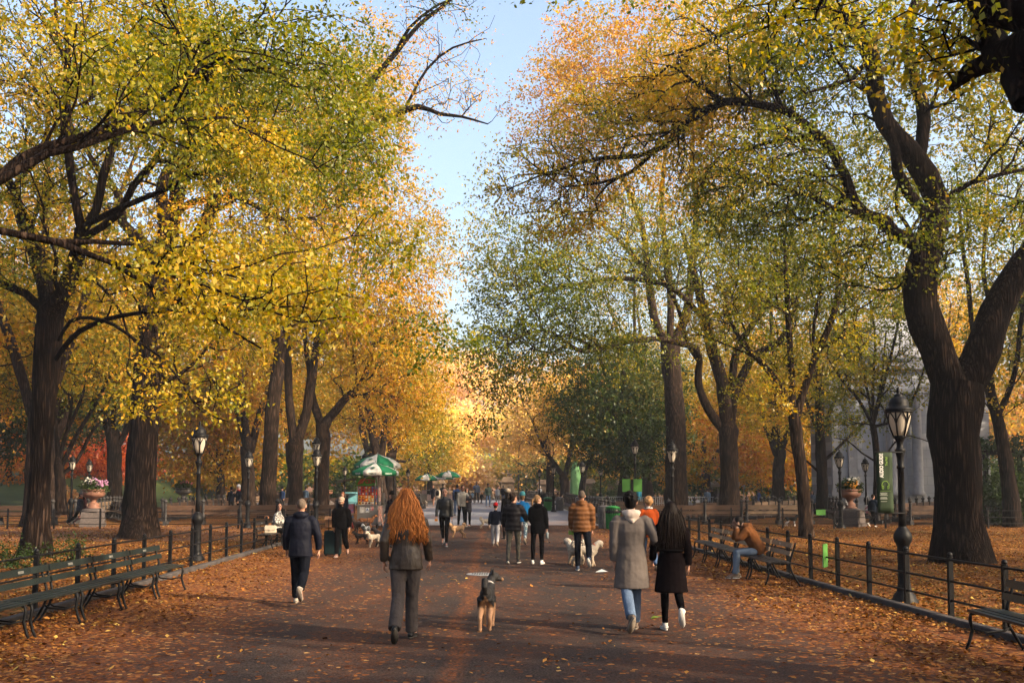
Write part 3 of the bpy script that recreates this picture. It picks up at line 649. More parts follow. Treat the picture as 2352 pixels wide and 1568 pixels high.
make_tree('dense dark green tree beside the green park signboard','R5',68,[
 ([(1430,1180),(1436,1080),(1436,960),(1432,860)],[34,26,24,14],0,None,None,0.05),
 ([(1436,1000),(1400,940),(1360,900),(1310,890)],[10,9,7,3],0,1),([(1436,1010),(1480,960),(1520,940)],[10,8,4],0,1),([(1436,960),(1390,860),(1370,800)],[9,7,4],0,1)],
 [(1430,900,160,110,68,6,0.62,2),(1370,960,110,80,67,5,0.58,0.9),(1500,980,90,80,67,4.5,0.55,0.7),(1400,1040,80,50,67,4,0.62,0.35),(1440,1060,60,60,66,3,0.5,0.35)],
 N_(950),31,0.208,25,gap=0.24,spread=1.0,mat_leaf=M_LEAF_DARK,bark=M_BARK_D,tnoise=0.35,tspread=0.14,twr=0.012)
make_tree('dark tree with a bent arching low branch against the pale bandshell wall','R6',58,[
 ([(1888,1180),(1888,1121),(1884,1000),(1880,879),(1876,780)],[30,25,23,16,8],0,None,None,0.05),
 ([(1886,1062),(1913,1040),(1953,1000),(1985,972),(2010,960)],[8,7,6,5,3],0,1),([(1884,1000),(1913,930),(1945,860)],[10,8,4],0,1),([(1884,1000),(1855,930),(1840,860)],[10,8,4],0,1),([(1887,1090),(1855,1060),(1820,1040)],[7,5,3],0,1)],
 [(1880,830,130,90,58,5,0.48,1.2),(1930,960,70,60,57,3,0.38,0.22),(1800,960,90,70,58,4,0.6,0.35)],
 N_(420),22,0.16,26,gap=0.36,spread=0.9,bark=M_BARK_D,twr=0.011)
make_tree('vase-shaped slim tree of many stems rising behind the banner','R7',48,[
 ([(2014,1205),(2013,1120),(2013,1040),(2005,975)],[20,15,14,15],0,None,None,0.05),
 ([(2006,980),(1973,919),(1933,871),(1900,820)],[8,7,6,3],0,1),([(2005,975),(2005,879),(2010,780),(2000,690)],[8,7,5,3],0,1),([(2006,975),(2041,839),(2065,730),(2075,640)],[8,7,5,3],0,1),([(2008,980),(2070,960),(2090,930),(2112,880),(2130,820)],[8,7,6,5,3],0,1),([(2005,970),(2025,870),(2035,760)],[7,5,3],0,1),([(2005,970),(1985,860),(1965,760)],[7,5,3],0,1),
 ([(2012,1060),(1980,1040),(1945,1010),(1915,1005)],[5,4,3,2],0,1),([(2013,1080),(2060,1010),(2090,1000),(2150,1020)],[5,4,3,2],0,1)],
 [(2010,760,140,110,48,4,0.44,1.3),(1990,900,130,110,50,3,0.44,0.6),(2060,890,80,70,48,3,0.45,0.3),(1940,860,90,60,48,3,0.46,0.4)],
 N_(480),22,0.144,27,gap=0.36,spread=0.85,bark=M_BARK_D,twr=0.010)
make_tree('sparse many-limbed tree rising past the right edge beyond the huge elm','R9',44,[
 ([(2325,1215),(2320,1120),(2300,1000),(2275,900),(2268,840)],[40,34,28,22,20],0,None,None,0.05),
 ([(2268,840),(2235,760),(2225,660),(2210,560),(2200,430)],[14,12,11,9,5],0,1),([(2270,840),(2285,740),(2260,640),(2262,540),(2270,420)],[14,12,10,8,4],0,1),([(2290,960),(2330,860),(2345,740),(2370,600)],[14,12,10,6],0,1),([(2285,740),(2320,640),(2330,540)],[8,6,3],0,1)],
 [(2270,480,130,200,44,5,0.52,1.4),(2290,800,110,170,44,4,0.48,0.6),(2380,650,90,260,44,4,0.42,0.9)],
 N_(620),22,0.144,28,gap=0.38,spread=0.9,bark=M_BARK_D,twr=0.011)
make_tree('group of pale-barked stems leaning left, beyond the grey barriers','R8',100,[
 ([(1262,1165),(1263,1100),(1258,1040),(1240,960)],[20,16,13,8],0,None,None,0.05)],
 [(1210,1010,110,70,100,7,0.72,1.0),(1270,930,110,80,100,7,0.7,1.0)],
 N_(380),22,0.288,29,gap=0.30,spread=1.5,twr=0.018,mat_leaf=M_LEAF_HAZED)
make_tree('wide forked tree with a sunlit right stem before the green tarpaulin','R8b',95,[
 ([(1296,1165),(1297,1130),(1295,1095)],[24,20,22],0,None,None,0.05),([(1295,1095),(1270,1060),(1245,1020),(1220,960)],[12,10,8,4],0,1),([(1296,1100),(1310,1040),(1320,970)],[13,10,6],0,1),([(1330,1165),(1339,1110),(1345,1075),(1370,1030),(1395,990)],[16,14,11,8,4],0,None)],
 [(1310,960,110,80,95,7,0.68,1.2),(1390,960,90,70,95,6,0.58,0.8),(1250,880,100,80,96,6,0.72,0.6)],
 N_(520),22,0.272,30,gap=0.30,spread=1.4,twr=0.018)

# ---- limbs reaching in from trees that stand just outside the frame
def xyz(px,py,d,r): q=P3(px,py,d); return [q[0],q[1],q[2],r]
def overhang(label,trunk,limbs,crowns,n,per,size,seed,**k):
    T=Tree(seed,12); T.limb3(trunk,None,0.25)
    for l in limbs: T.limb3([xyz(*q) if len(q)==4 and q[0]!='w' else list(q[1:]) for q in l],1)
    T.crown(crowns,n,minz=2.4,gap=k.get('gap',0.34),bf=0.15,gfreq=0.6)
    b=np.array(T.p[0]); b[2]=0
    root=thing('elm_tree',label,'tree',b)
    w=T.wood('trunk',M_BARK_D,root); l=T.leaves('crown',M_LEAF,root,per,size,k.get('spread',0.5),0.08,0.4,0.3,0.2)
    for o in (w,l): o.matrix_parent_inverse=Matrix.Translation(-Vector(b))
overhang('pale sunlit limbs and big green-gold leaves of an elm reaching in at the far left',
 [[-8.6,11.5,0,.5],[-8.6,11.6,2.2,.42],[-8.5,11.8,3.6,.38],[-8.6,12,5.2,.30],[-9.0,12.2,8,.2],[-9.4,12.6,11,.12]],
 [[('w',-8.5,11.8,4.4,.12),(-60,445,12.6,.085),(60,360,13,.065),(100,338,13.2,.06),(230,302,13.6,.05),(330,255,14,.04),(460,160,14.6,.028),(560,60,15.2,.02)],
  [('w',-8.6,12,4.8,.12),(-20,425,12.3,.06),(110,352,12.6,.05),(170,340,12.8,.042),(290,298,13.3,.045),(380,278,13.8,.035),(520,270,14.3,.02)],
  [('w',-8.5,11.7,3.4,.1),(-60,515,11.6,.06),(0,530,11.8,.05),(130,556,12,.045),(250,601,12.2,.036),(400,690,12.4,.026),(500,740,12.5,.02),(600,800,12.6,.012)],
  [(130,556,12,.035),(300,560,12.4,.028),(430,610,12.6,.02),(560,640,12.8,.014)],
  [(250,601,12.2,.026),(420,640,12,.02),(560,690,11.8,.014),(690,740,11.6,.01)]],
 [(330,240,220,120,13.5,2.0,0.50,1.0),(640,250,250,170,15,2.0,0.38,2.6),(520,640,210,110,12.3,1.2,0.53,0.9),(680,690,150,90,11.9,1.1,0.53,0.7),(120,600,160,50,12,1.0,0.56,0.35),(780,330,130,110,15.5,1.6,0.34,0.9),(500,60,380,90,15,2.5,0.48,1.4),(860,560,110,70,15,1.2,0.40,0.5),(1000,760,90,60,16,1.2,0.36,0.3)],
 N_(820),24,0.08,41)
overhang('near elm limb, almost black, crossing the top right corner above the walk',
 [[7.4,7.6,0,.55],[7.4,7.6,3,.46],[7.0,7.7,5.2,.42],[7.2,7.8,8,.3],[7.4,8,11,.2]],
 [[('w',7.1,7.7,4.6,.34),(2470,90,8.2,.27),(2370,110,8.6,.23),(2300,130,9,.15),(2225,165,9.4,.085),(2185,205,9.6,.03)],
  [('w',7.0,7.7,5.2,.3),(2400,40,8.4,.19),(2250,-10,9,.13),(2160,-60,9.5,.09)],
  [(2290,135,9,.14),(2260,60,9.3,.11),(2240,-20,9.6,.08)],
  [(2350,120,8.7,.16),(2335,180,8.7,.13),(2352,240,8.5,.10)],
  [(2160,-50,9.5,.09),(1900,-60,10.5,.05),(1700,-40,11.5,.025),(1500,-10,12.5,.012)]],
 [(2200,80,190,110,9.4,1.2,0.5,1.0),(2330,210,60,90,9,1.0,0.45,0.4),(1800,30,260,60,11,1.2,0.5,0.9),(1420,-30,200,60,12.5,1.0,0.4,0.5)],
 N_(260),14,0.08,42,gap=0.4)
overhang('bare-twigged branch with few leaves reaching across the sky gap from the left, top centre',
 [[-13.5,36,0,.5],[-13.3,36,6,.42],[-12.6,36,11,.32],[-12,36,15,.2],[-12,36,19,.1]],
 [[(790,330,36,.22),(850,290,36,.16),(905,265,35.8,.12),(960,245,35.6,.10),(1010,262,35.5,.07),(1060,268,35.4,.05),(1120,285,35.3,.025)],
  [(800,250,36,.18),(860,180,36,.12),(910,120,35.8,.10),(960,60,35.6,.08),(1010,20,35.4,.06),(1060,-20,35.2,.04)],
  [(910,120,35.8,.07),(940,65,34.8,.06),(1000,15,34,.045),(1060,-10,33.5,.025)],
  [(930,250,35.7,.06),(980,160,35.5,.05),(1040,110,35.3,.04),(1110,90,35.2,.02)]],
 [(1000,120,140,130,35.5,2.5,0.74,1.0),(1050,240,110,60,35.4,2,0.74,0.6),(880,260,120,130,36,3,0.70,0.9),(1030,10,130,30,33,1.5,0.2,0.35),(880,480,120,120,36,3,0.66,0.6)],
 N_(420),8,0.096,43,gap=0.3,spread=0.8)
# ---- ordinary elms of the same four rows, copied; some stand outside the frame and shade the walk
def generic_elm(seed,h,wd,tone,label,group,n=1200,per=20,size=0.2,m=None,bark=None):
    rr=random.Random(seed); T=Tree(seed,40); z1=h*0.22
    T.limb3([[0,0,0,.5],[rr.uniform(-.1,.1),0,z1*.5,.40],[rr.uniform(-.3,.3),rr.uniform(-.3,.3),z1,.38]],None,0.25)
    k=rr.choice((4,5)); a0=rr.random()*6
    for i in range(k):
        a=a0+i*6.283/k+rr.uniform(-.3,.3); e=wd*rr.uniform(.45,.75)*0.5
        c,s_=math.cos(a),math.sin(a)
        T.limb3([[T.p[-1][0]*0 + c*0.1,s_*.1,z1-.3,.24],[c*e*.35,s_*e*.35,z1+h*.17,.2],[c*e*.7+rr.uniform(-.5,.5),s_*e*.7,z1+h*.38,.14],[c*e+rr.uniform(-.6,.6),s_*e,z1+h*.6,.06]],1)
    T.crown([(0,0,h*.66,wd*.46,wd*.46,h*.32,tone,2.2),(wd*.2,0,h*.45,wd*.4,wd*.4,h*.17,tone-.05,1.0),(-wd*.2,wd*.1,h*.48,wd*.4,wd*.4,h*.2,tone,1.0)],n,minz=h*.2,gap=0.33,bf=.22,twr=.012,gfreq=.33,world=True)
    root=thing('elm_tree',label,'tree',(0,0,0),0,group)
    T.wood('trunk',bark or M_BARK,root); T.leaves('crown',m or M_LEAF,root,per,size,1.0,.09,.45,.25,.2)
    return root
def place(proto,x,y,rz,sc,used,label=None,group=None):
    o=proto if not used.get(proto.name) else copy_tree(proto); used[proto.name]=1
    o.location=(x,y,0); o.rotation_euler=(0,0,rz); o.scale=(sc,sc,sc*random.Random(int(x*7+y)).uniform(.92,1.12))
    retag(o,label,group); return o
GL='golden-green elm in the grove left of the walk, standing behind the nearer trunks'; GR='green-gold elm in the grove right of the walk, standing behind the nearer trunks'
GO='full-crowned elm beside the walk, outside the frame, shading it'
used={}
gA=generic_elm(51,20,13,.66,GL,'elms in the left grove'); gB=generic_elm(52,22,14,.56,GR,'elms in the right grove'); gC=generic_elm(53,18,12,.72,GL,'elms in the left grove')
for i,(p,x,y,rz,s_) in enumerate([(gA,-21,44,0.3,1.0),(gC,-27,58,1.0,1.1),(gA,-34,50,2.1,1.05),(gC,-19,72,2.9,1.15),(gA,-30,80,4.0,1.1),(gC,-40,70,5.0,1.1),(gA,-22,100,5.5,1.15),(gC,-16,112,0.9,1.2),(gC,-44,96,1.9,1.2)]):
    place(p,x,y,rz,s_,used,GL,'elms in the left grove')
for i,(p,x,y,rz,s_) in enumerate([(gB,30,44,2.2,1.05),(gA,20,75,1.2,1.1),(gC,33,82,3.1,1.1),(gB,12,88,4.1,1.1),(gA,26,104,5.0,1.2),(gC,42,100,0.7,1.2),(gB,37,60,2.6,1.1)]):
    place(p,x,y,rz,s_,used,GR,'elms in the right grove')
for i,(p,x,y,rz,s_) in enumerate([(gA,25,14,1.4,1.0),(gB,14,-6,2.5,1.0),(gB,26,33,1.9,.95),(gB,27,-5,3.5,1.0),(gA,30,-9,0.8,1.1),(gA,-12,-4,2.0,1.0),(gB,44,62,0.4,1.1),(gA,52,57,1.7,1.15),(gB,41,50,2.6,1.1),(gA,58,68,3.3,1.15),(gB,50,44,4.5,1.1)]):
    place(p,x,y,rz,s_,used,GO,'elms outside the frame')
# ---- named trees further off
def far_tree(label,px,base_d,crowns,n,per,size,seed,m,bark=None,cat='tree',trunk_w=14,top=1040,minz=1.2,**k):
    make_tree(label,'F',base_d,[([(px,HZ+CAMH*F/base_d),(px+2,HZ-5),(px-1,top),(px-4,top-60)],[trunk_w*1.3,trunk_w,trunk_w*.8,trunk_w*.4],0,None,None,.05),([(px,top+20),(px-40,top-40),(px-70,top-90)],trunk_w*.5,3,1),([(px,top+20),(px+40,top-40),(px+70,top-90)],trunk_w*.5,3,1)],
     crowns,n,per,size,seed,m,bark,cat,None,.22,.1,0,1.5,.3,.28,minz,**k)
far_tree('low-branched tree in full bright yellow leaf between the left lamps',505,78,[(470,980,130,110,78,6,.74,2),(560,1010,100,90,78,6,.72,1.2),(420,900,110,80,79,6,.72,.8),(560,880,100,80,79,6,.72,.8),(440,1070,60,40,77,4,.72,.3)],N_(1000),20,.28,61,M_LEAF,None,'tree',18,1050,name='yellow_tree')
far_tree('flaming orange maple at the left edge beyond the grass bank',20,88,[(30,990,120,110,88,7,.36,2),(-60,930,120,110,88,7,.4,1),(60,1080,60,40,87,5,.32,.4),(60,880,90,60,88,5,.3,.5)],N_(800),20,.3,62,M_LEAF_RED,None,'maple tree',14,1050,name='maple_tree')
far_tree('crimson maple behind the pink flower urn',238,96,[(225,1070,90,60,96,6,.82,1.5),(290,1050,60,60,96,6,.86,1),(170,1090,50,40,95,5,.7,.5)],N_(560),20,.3,63,M_LEAF_RED,M_BARK_D,'maple tree',10,1080,name='maple_tree')
far_tree('dark green tree with low spreading boughs behind the left trunks',90,72,[(90,930,130,70,72,5,.60,1.2),(180,960,110,70,72,5,.6,1),(40,1010,70,40,71,4,.5,.4)],N_(520),22,.26,64,M_LEAF_DARK,M_BARK_D,'tree',18,1020,name='dark_green_tree')
far_tree('orange-gold tree glowing behind the stout brown elm on the right',1620,92,[(1620,1000,90,110,92,7,.8,1.3),(1740,1010,110,110,93,7,.76,1.6),(1790,1060,80,60,91,6,.76,.7),(1560,1060,60,50,92,5,.76,.4),(1720,920,90,70,93,6,.86,.6)],N_(1000),20,.32,65,M_LEAF,None,'tree',20,1060,name='orange_tree')
far_tree('green and yellow tree leaning over the terrace left of centre',985,112,[(990,1000,100,80,112,8,.5,1.4),(930,1050,60,50,112,6,.52,.6),(1040,1040,50,50,112,5,.45,.5)],N_(480),18,.4,66,M_LEAF_HAZED,None,'tree',12,1060,name='green_yellow_tree')
# ---- the wood that closes the view beyond the terrace: reads as one mass
def far_wood(name,label,spec,seed,m,per=14,size=.55):
    rg=np.random.default_rng(seed); C=[];TN=[]
    for (px,py,rx,ry,d,rd,tone,n) in spec:
        c=P3(px,py,d); k=d/F; u=rg.normal(size=(n,3)); u/=np.linalg.norm(u,axis=1)[:,None]; u*=(rg.random(n)**(1/2.4))[:,None]
        q=c+u*np.array([rx*k,rd,ry*k]); ok=(q[:,2]>.3)&(vnoise(q,.16,int(px)%50)>.3); C.append(q[ok]); TN.append(np.full(ok.sum(),tone)+(rg.random()-.5)*.1)
    T=Tree(seed,100); T.cl=np.vstack(C); T.ctone=np.concatenate(TN); T.cdir=np.tile(np.array([0,0,.3]),(len(T.cl),1))
    o=T.leaves(name,m,None,per,size,1.8,.1,.6,.3,.24); tag(o,label,'wood',kind='stuff'); return o
def band(x0,x1,step,y,ry,d,tones,seed,n):
    rr=random.Random(seed); out=[]; x=x0
    while x<x1:
        out.append((x,y+rr.uniform(-.35,.25)*ry,step*rr.uniform(.7,1.15),ry*rr.uniform(.75,1.25),d+rr.uniform(-15,15),9,rr.choice(tones),n)); x+=step*rr.uniform(.7,1.2)
    return out
far_wood('distant_woodland','hazy pale gold and green wood beyond the terrace',
 band(880,1330,70,1010,75,190,(.25,.45,.6,.75,.9,.8),71,420)+band(930,1290,55,1085,32,150,(.15,.3,.55,.85,.95),72,260)+band(850,1420,90,900,80,230,(.6,.7,.85,.9,.95),73,420),74,M_LEAF_HAZED,12,.75)
far_wood('left_woodland','yellow and green wood filling the far left behind the benches',
 band(-150,900,110,960,110,135,(.5,.62,.7,.75,.55),75,420)+band(-150,900,90,1090,36,120,(.25,.4,.6,.7,.2),76,230)+band(-200,820,150,760,130,140,(.6,.66,.72),77,380),78,M_LEAF,13,.55)
far_wood('right_woodland','gold and dark green wood filling the far right behind the benches',
 band(1330,2500,110,960,110,135,(.5,.7,.75,.8,.3),79,420)+band(1330,2500,80,1095,34,115,(.2,.3,.45,.7,.15),80,230)+band(2150,2550,150,760,130,140,(.55,.6,.68),81,360),82,M_LEAF,13,.55)
# ------------------------------------------------------------------ fences
def post_mesh(h=.93):
    mb=MB(); mb.box((0,0,h*.46),(.062,.062,h*.92)); mb.lathe([(.034,h*.92),(.040,h*.925),(.040,h*.94),(.020,h*.945)],10); mb.ball((0,0,h*.965),.037,10,8); return mb
def fence(pts,label,spacing,h=.93,rails=(.83,.54,.28),m=None,bm=.016):
    m=m or M_IRON; P=[Vector(p) for p in pts]; root=thing('rail_fence',label,'fence',P[0]); o0=P[0]
    # walk along the polyline
    seg=[(P[i+1]-P[i]).length for i in range(len(P)-1)]; tot=sum(seg); n=int(tot/spacing); Q=[]
    for k in range(n+1):
        s=k*tot/n; i=0
        while i<len(seg)-1 and s>seg[i]: s-=seg[i]; i+=1
        Q.append(P[i].lerp(P[i+1],min(1,s/seg[i]))-o0)
    pm=post_mesh(h); first=None; rr=random.Random(len(label))
    for q in Q:
        if first is None: first=pm.build('post',m,root,True); o=first; o.data.set_sharp_from_angle(angle=R(35)) if hasattr(o.data,'set_sharp_from_angle') else None
        else: o=first.copy(); COL.objects.link(o); o.parent=root
        o.location=q; o.rotation_euler=(rr.uniform(-.012,.012),rr.uniform(-.012,.012),math.atan2(P[-1].y-P[0].y,P[-1].x-P[0].x))
    for z in rails:
        mb=MB(); mb.tube([Vector((q.x,q.y,q.z+z*h/.93)) for q in Q],bm,8); mb.build('rail',m,root,True)
    return root
def mat_rail():
    return mat('polished_iron_rail',(0.03,0.03,0.034),0.25,0.3,3,0,0,0.6,0.5)
fence([(edge_x(LEFT_EDGE,y)-.22,y,0) for y in (4,8,12,16,20,24,28,32,37)],'near black fence with ball-topped posts along the left edge of the walk',1.45)
fence([(edge_x(RIGHT_EDGE,y)+.22,y,0) for y in (3,7,10,13,16,19,22,26,30,34,38)],'near black fence with ball-topped posts along the right edge of the walk',1.32)
fence([(-27,42,0),(-7.7,42.4,0)],'thin dark fence crossing the leaves in front of the left bench backs',1.9,.86,(.78,.5,.22),M_IRON2,.013)
fence([(5.0,42,0),(9,42.6,0),(29,42.6,0)],'thin dark fence crossing the leaves in front of the right bench backs',2.15,.88,(.8,.5,.22),M_IRON2,.013)
fence([(-45,54,0),(-25,56,0),(-14,66,0)],'far low fence along the foot of the grass bank',1.8,.9,(.82,.5,.25),M_IRON2,.013)
# ------------------------------------------------------------------ lamp posts
def glass_mat():
    m,nt,N,L,out=newmat('frosted_lamp_glass'); b=N('ShaderNodeBsdfPrincipled'); b.inputs['Base Color'].default_value=(.46,.41,.34,1); b.inputs['Roughness'].default_value=.35
    t=N('ShaderNodeBsdfTranslucent'); t.inputs[0].default_value=(.5,.46,.38,1); x=N('ShaderNodeMixShader'); x.inputs[0].default_value=.45; L(b.outputs[0],x.inputs[1]); L(t.outputs[0],x.inputs[2]); L(x.outputs[0],out.inputs[0]); return m
M_GLASS=glass_mat()
def make_lamp(h=3.42):
    root=thing('lamp_post','lamp','street lamp'); z0=h-1.0   # height of the luminaire's foot
    mb=MB(); mb.lathe([(.20,0),(.20,.05),(.185,.07),(.17,.12),(.125,.17),(.105,.24),(.10,.30),(.092,.34),(.092,.86),(.10,.90),(.115,.93),(.135,.97),(.145,1.02),(.140,1.07),(.115,1.12),(.095,1.15),(.07,1.18),(.062,1.2)],12,caps=True)
    mb.lathe([(.215,0),(.215,.03),(.2,.05)],8); mb.build('base',M_IRON,root,True).data.set_sharp_from_angle(angle=R(40))
    mb=MB(); prof=[(.062,1.19),(.054,1.5),(.048,z0-.32),(.060,z0-.31),(.062,z0-.28),(.048,z0-.26),(.052,z0-.14),(.075,z0-.05),(.085,z0-.02),(.075,z0),(.052,z0+.02),(.05,z0+.1),(.065,z0+.14),(.085,z0+.17),(.07,z0+.2)]
    mb.lathe(prof,16); mb.build('shaft',M_IRON,root,True)
    zl=z0+.19
    mb=MB(); G=[(.085,0),(.12,.10),(.155,.22),(.18,.34),(.185,.40),(.17,.44)]; mb.lathe([(r,zl+z) for r,z in G],20); mb.build('lamp_glass',M_GLASS,root,True)
    mb=MB()
    for k in range(6):
        a=k*math.pi/3
        mb.tube([(math.cos(a)*(r+.006),math.sin(a)*(r+.006),zl+z) for r,z in G[:5]],[.016,.015,.013,.013,.014],6)
        for s in (-1,1):   # each rib branches into two arms near the top
            mb.tube([(math.cos(a+s*t*.5)*(.160+.034*t),math.sin(a+s*t*.5)*(.160+.034*t),zl+.20+.19*t**.7) for t in (0,.3,.6,1)],.011,5)
    for rr_,zz in ((.092,0.0),(.198,.40)):
        mb.lathe([(rr_+.008,zl+zz-.018),(rr_+.016,zl+zz),(rr_+.008,zl+zz+.018)],20)
    mb.build('frame',M_IRON,root,True)
    mb=MB(); mb.lathe([(.20,zl+.40),(.218,zl+.43),(.205,zl+.46),(.15,zl+.475),(.155,zl+.53),(.135,zl+.59),(.10,zl+.63),(.06,zl+.655),(.075,zl+.665),(.05,zl+.68),(.02,zl+.70),(.032,zl+.73),(.03,zl+.75),(.008,zl+.80)],20); mb.build('cap',M_IRON,root,True)
    return root
LAMPS=[(458,24.3,0,'black lamp post with frosted lantern standing inside the left fence, nearest on the left'),
 (2067,15.85,0,'largest black lamp post, on the right, carrying the green audio banner'),
 (728,40.4,0,'lamp post whose lantern overlaps another just above it, left of the food cart'),
 (839,46,0,'lamp post rising right behind the food cart umbrellas'),
 (906,63.8,0,'lamp post just right of the food cart umbrellas'),
 (938,93,0,'distant lamp post right of the cart, before the leaning green tree'),
 (977,110,0,'small distant lamp post near the far green and white umbrella'),
 (1543,34,0,'lamp post standing against the tall twin-stemmed grey elm'),
 (1379,81,0,'lamp post behind the grey barriers, right of the green tarpaulin'),
 (1208,113,0,'small distant lamp post beside the tall thin sign pole'),
 (1239,93,0,'distant lamp post before the pale leaning stems'),
 (1271,68.6,0,'lamp post left of the wide forked tree'),
 (1337,62,0,'dark lamp post whose lantern is lost in leaves above the barriers'),
 (572,43,0,'lamp post with sunlit lantern in front of the bright yellow tree'),
 (168,50,0,'lamp post between the slim trunks left of the pink flower urn'),
 (207,58,0,'lamp post right behind the pink flower urn'),
 (793,80,0,'distant lamp post left of the food cart awning'),
 (1927,43,0,'lamp post against the left edge of the stone bandshell'),
 (1986,55,0,'lamp post in front of the bandshell, right of the flower urn'),
 (1624,93,0,'distant lamp post between the two brown elm trunks on the right')]
lamp0=None
for px,d,rz,lb in LAMPS:
    if lamp0 is None: lamp0=make_lamp(); o=lamp0
    else: o=copy_tree(lamp0)
    o.location=(gx(px,d),d,0); o.rotation_euler=(0,0,.3+d*.37); retag(o,lb,'park lamp posts')
tall=make_lamp(4.2); tall.location=(gx(727,47),47,0); retag(tall,'taller lamp post whose lantern shows just above another, left of the cart','park lamp posts')
o=copy_tree(tall); o.location=(gx(1458,50),50,0); retag(o,'taller lamp post beside the dark green tree, above the signboard','park lamp posts')
# banner on the right lamp
M_BANNER=mat('dark_green_banner_cloth',(0.022,0.038,0.018),.75,.12,8,.1,30); M_WHITE=mat('white_lettering',(.72,.72,.68),.6,.02); M_LIME=mat('lime_lettering',(.24,.42,.06),.6,.02)
def text(body,size,parent,m,name='lettering',M=None,bold=0.0,extr=.001,align='LEFT'):
    c=bpy.data.curves.new(name,'FONT'); c.body=body; c.size=size; c.extrude=extr; c.offset=bold; c.align_x=align; c.align_y='CENTER'; c.resolution_u=2
    c.materials.append(m); tmp=bpy.data.objects.new(name,c); COL.objects.link(tmp)
    me=bpy.data.meshes.new_from_object(tmp.evaluated_get(bpy.context.evaluated_depsgraph_get())); bpy.data.objects.remove(tmp); bpy.data.curves.remove(c)
    o=bpy.data.objects.new(name,me); COL.objects.link(o); o.parent=parent
    if M is not None: o.matrix_local=M
    return o
bx,by=gx(2027,15.78),15.72
bn=thing('banner','dark green audio guide banner with white upright lettering hung from the right lamp','banner',(bx,by,0),-.04)
mb=MB(); nz=10; vs=[];fs=[]
for i in range(nz+1):
    z=1.41+.95*i/nz
    for j in range(5):
        x=-.125+.25*j/4; vs.append((x,.012*math.sin(j*1.4+i*.5)*math.sin(math.pi*i/nz),z))
for i in range(nz):
    for j in range(4): a=i*5+j; fs.append((a,a+1,a+6,a+5))
mb.add(vs,fs); ob=mb.build('cloth',M_BANNER,bn,True); sm=ob.modifiers.new('thick','SOLIDIFY'); sm.thickness=.004
for z in (2.365,1.405):
    mb=MB(); mb.tube([(-.14,.0,z),(.30,.05,z)],.012,8,round_ends=True); mb.build('bracket',M_IRON,bn,True)
up90=lambda x,z,y=-.016: Matrix.Translation((x,y,z))@Matrix.Rotation(R(90),4,'X')
upr=lambda x,z,y=-.016: Matrix.Translation((x,y,z))@Matrix.Rotation(R(-90),4,'Y')@Matrix.Rotation(R(90),4,'X')
text('AUDIO GUIDE',.082,bn,M_WHITE,M=upr(-.052,1.965),bold=.0022).scale=(.72,1.0,1)
text('The Mall',.05,bn,M_LIME,M=upr(.028,2.15)).scale=(.8,1,1)
mb=MB()
mb.tube([(.055*math.cos(a),-.016,1.845+.055*math.sin(a)*1.15) for a in np.linspace(-.15,math.pi+.15,13)],.004,5)
for s in (-1,1): mb.tube([(s*.05,-.016,1.835),(s*.052,-.016,1.80),(s*.038,-.016,1.785),(s*.03,-.016,1.79),(s*.03,-.016,1.835),(s*.05,-.016,1.835)],.004,5)
mb.box((0,-.013,1.755),(.17,.003,.003))
mb.build('headphone_emblem',M_LIME,bn)
mb=MB(); rr=random.Random(3)
for z in (1.725,1.712,1.699,1.686,1.655,1.642,1.629,1.592):
    mb.box((-.03+.04*rr.random()*0,-.013,z),(.085+.05*rr.random(),.003,.006))
mb.build('small_print',mat('pale_small_print',(.4,.42,.36),.7,.02),bn)
# ------------------------------------------------------------------ slatted benches with iron ends
M_SLAT=mat('dark_bench_slat',(0.016,0.013,0.013),.4,.35,3,.25,25,0,.5,(1,8,1)); M_SLAT_G=mat('green_bench_slat',(0.010,0.016,0.016),.34,.35,3,.25,25,0,.5,(1,8,1)); M_SLAT_P=mat('pale_worn_bench_slat',(0.24,0.17,0.11),.5,.25,4,.25,25,0,.4,(1,8,1))
def iron_end(mb,y):
    # seen from the side: x forward
    mb.tube([(.30,y,0.0),(.335,y,.02),(.30,y,.10),(.265,y,.22),(.285,y,.34),(.275,y,.40),(.20,y,.425),(.0,y,.41),(-.10,y,.42)],[.016,.017,.018,.019,.020,.02,.018,.018,.018],6)
    mb.tube([(-.28,y,0.0),(-.30,y,.02),(-.24,y,.12),(-.16,y,.26),(-.12,y,.38),(-.14,y,.49),(-.18,y,.62),(-.22,y,.74),(-.235,y,.80)],[.016,.017,.018,.018,.02,.02,.018,.017,.016],6)
    mb.tube([(.26,y,.24),(.1,y,.20),(-.1,y,.22),(-.16,y,.26)],.013,6)
def slat_bench(L,ms,mt,label,group):
    root=thing('slatted_bench',label,'bench',(0,0,0),0,group)
    for y in (0.06,L-.06):
        mb=MB(); iron_end(mb,y); mb.build('iron_leg',M_IRON,root,True)
    mb=MB()
    for k,x in enumerate((.25,.165,.08,-.005,-.09)): mb.box((x,L/2,.445-.006*abs(k-2)+.004),(.072,L,.028))
    mb.build('seat',ms,root)
    mb=MB()
    for (x,z,h,t) in ((-.195,.745,.09,.2),(-.160,.60,.08,.22)):
        mb.box((x+.035,L/2,z),(.026,L-.02,h),M=Matrix.Rotation(-t,4,'Y'))
    mb.build('backrest',mt,root)
    mb=MB(); mb.box((-.195+.052,L*.45,.745),(.004,.14,.035),M=Matrix.Rotation(-.2,4,'Y')); mb.build('plaque',mat('pale_metal_plaque',(.55,.55,.52),.3,.1,8,0,0,.8),root)
    return root
BL=1.38
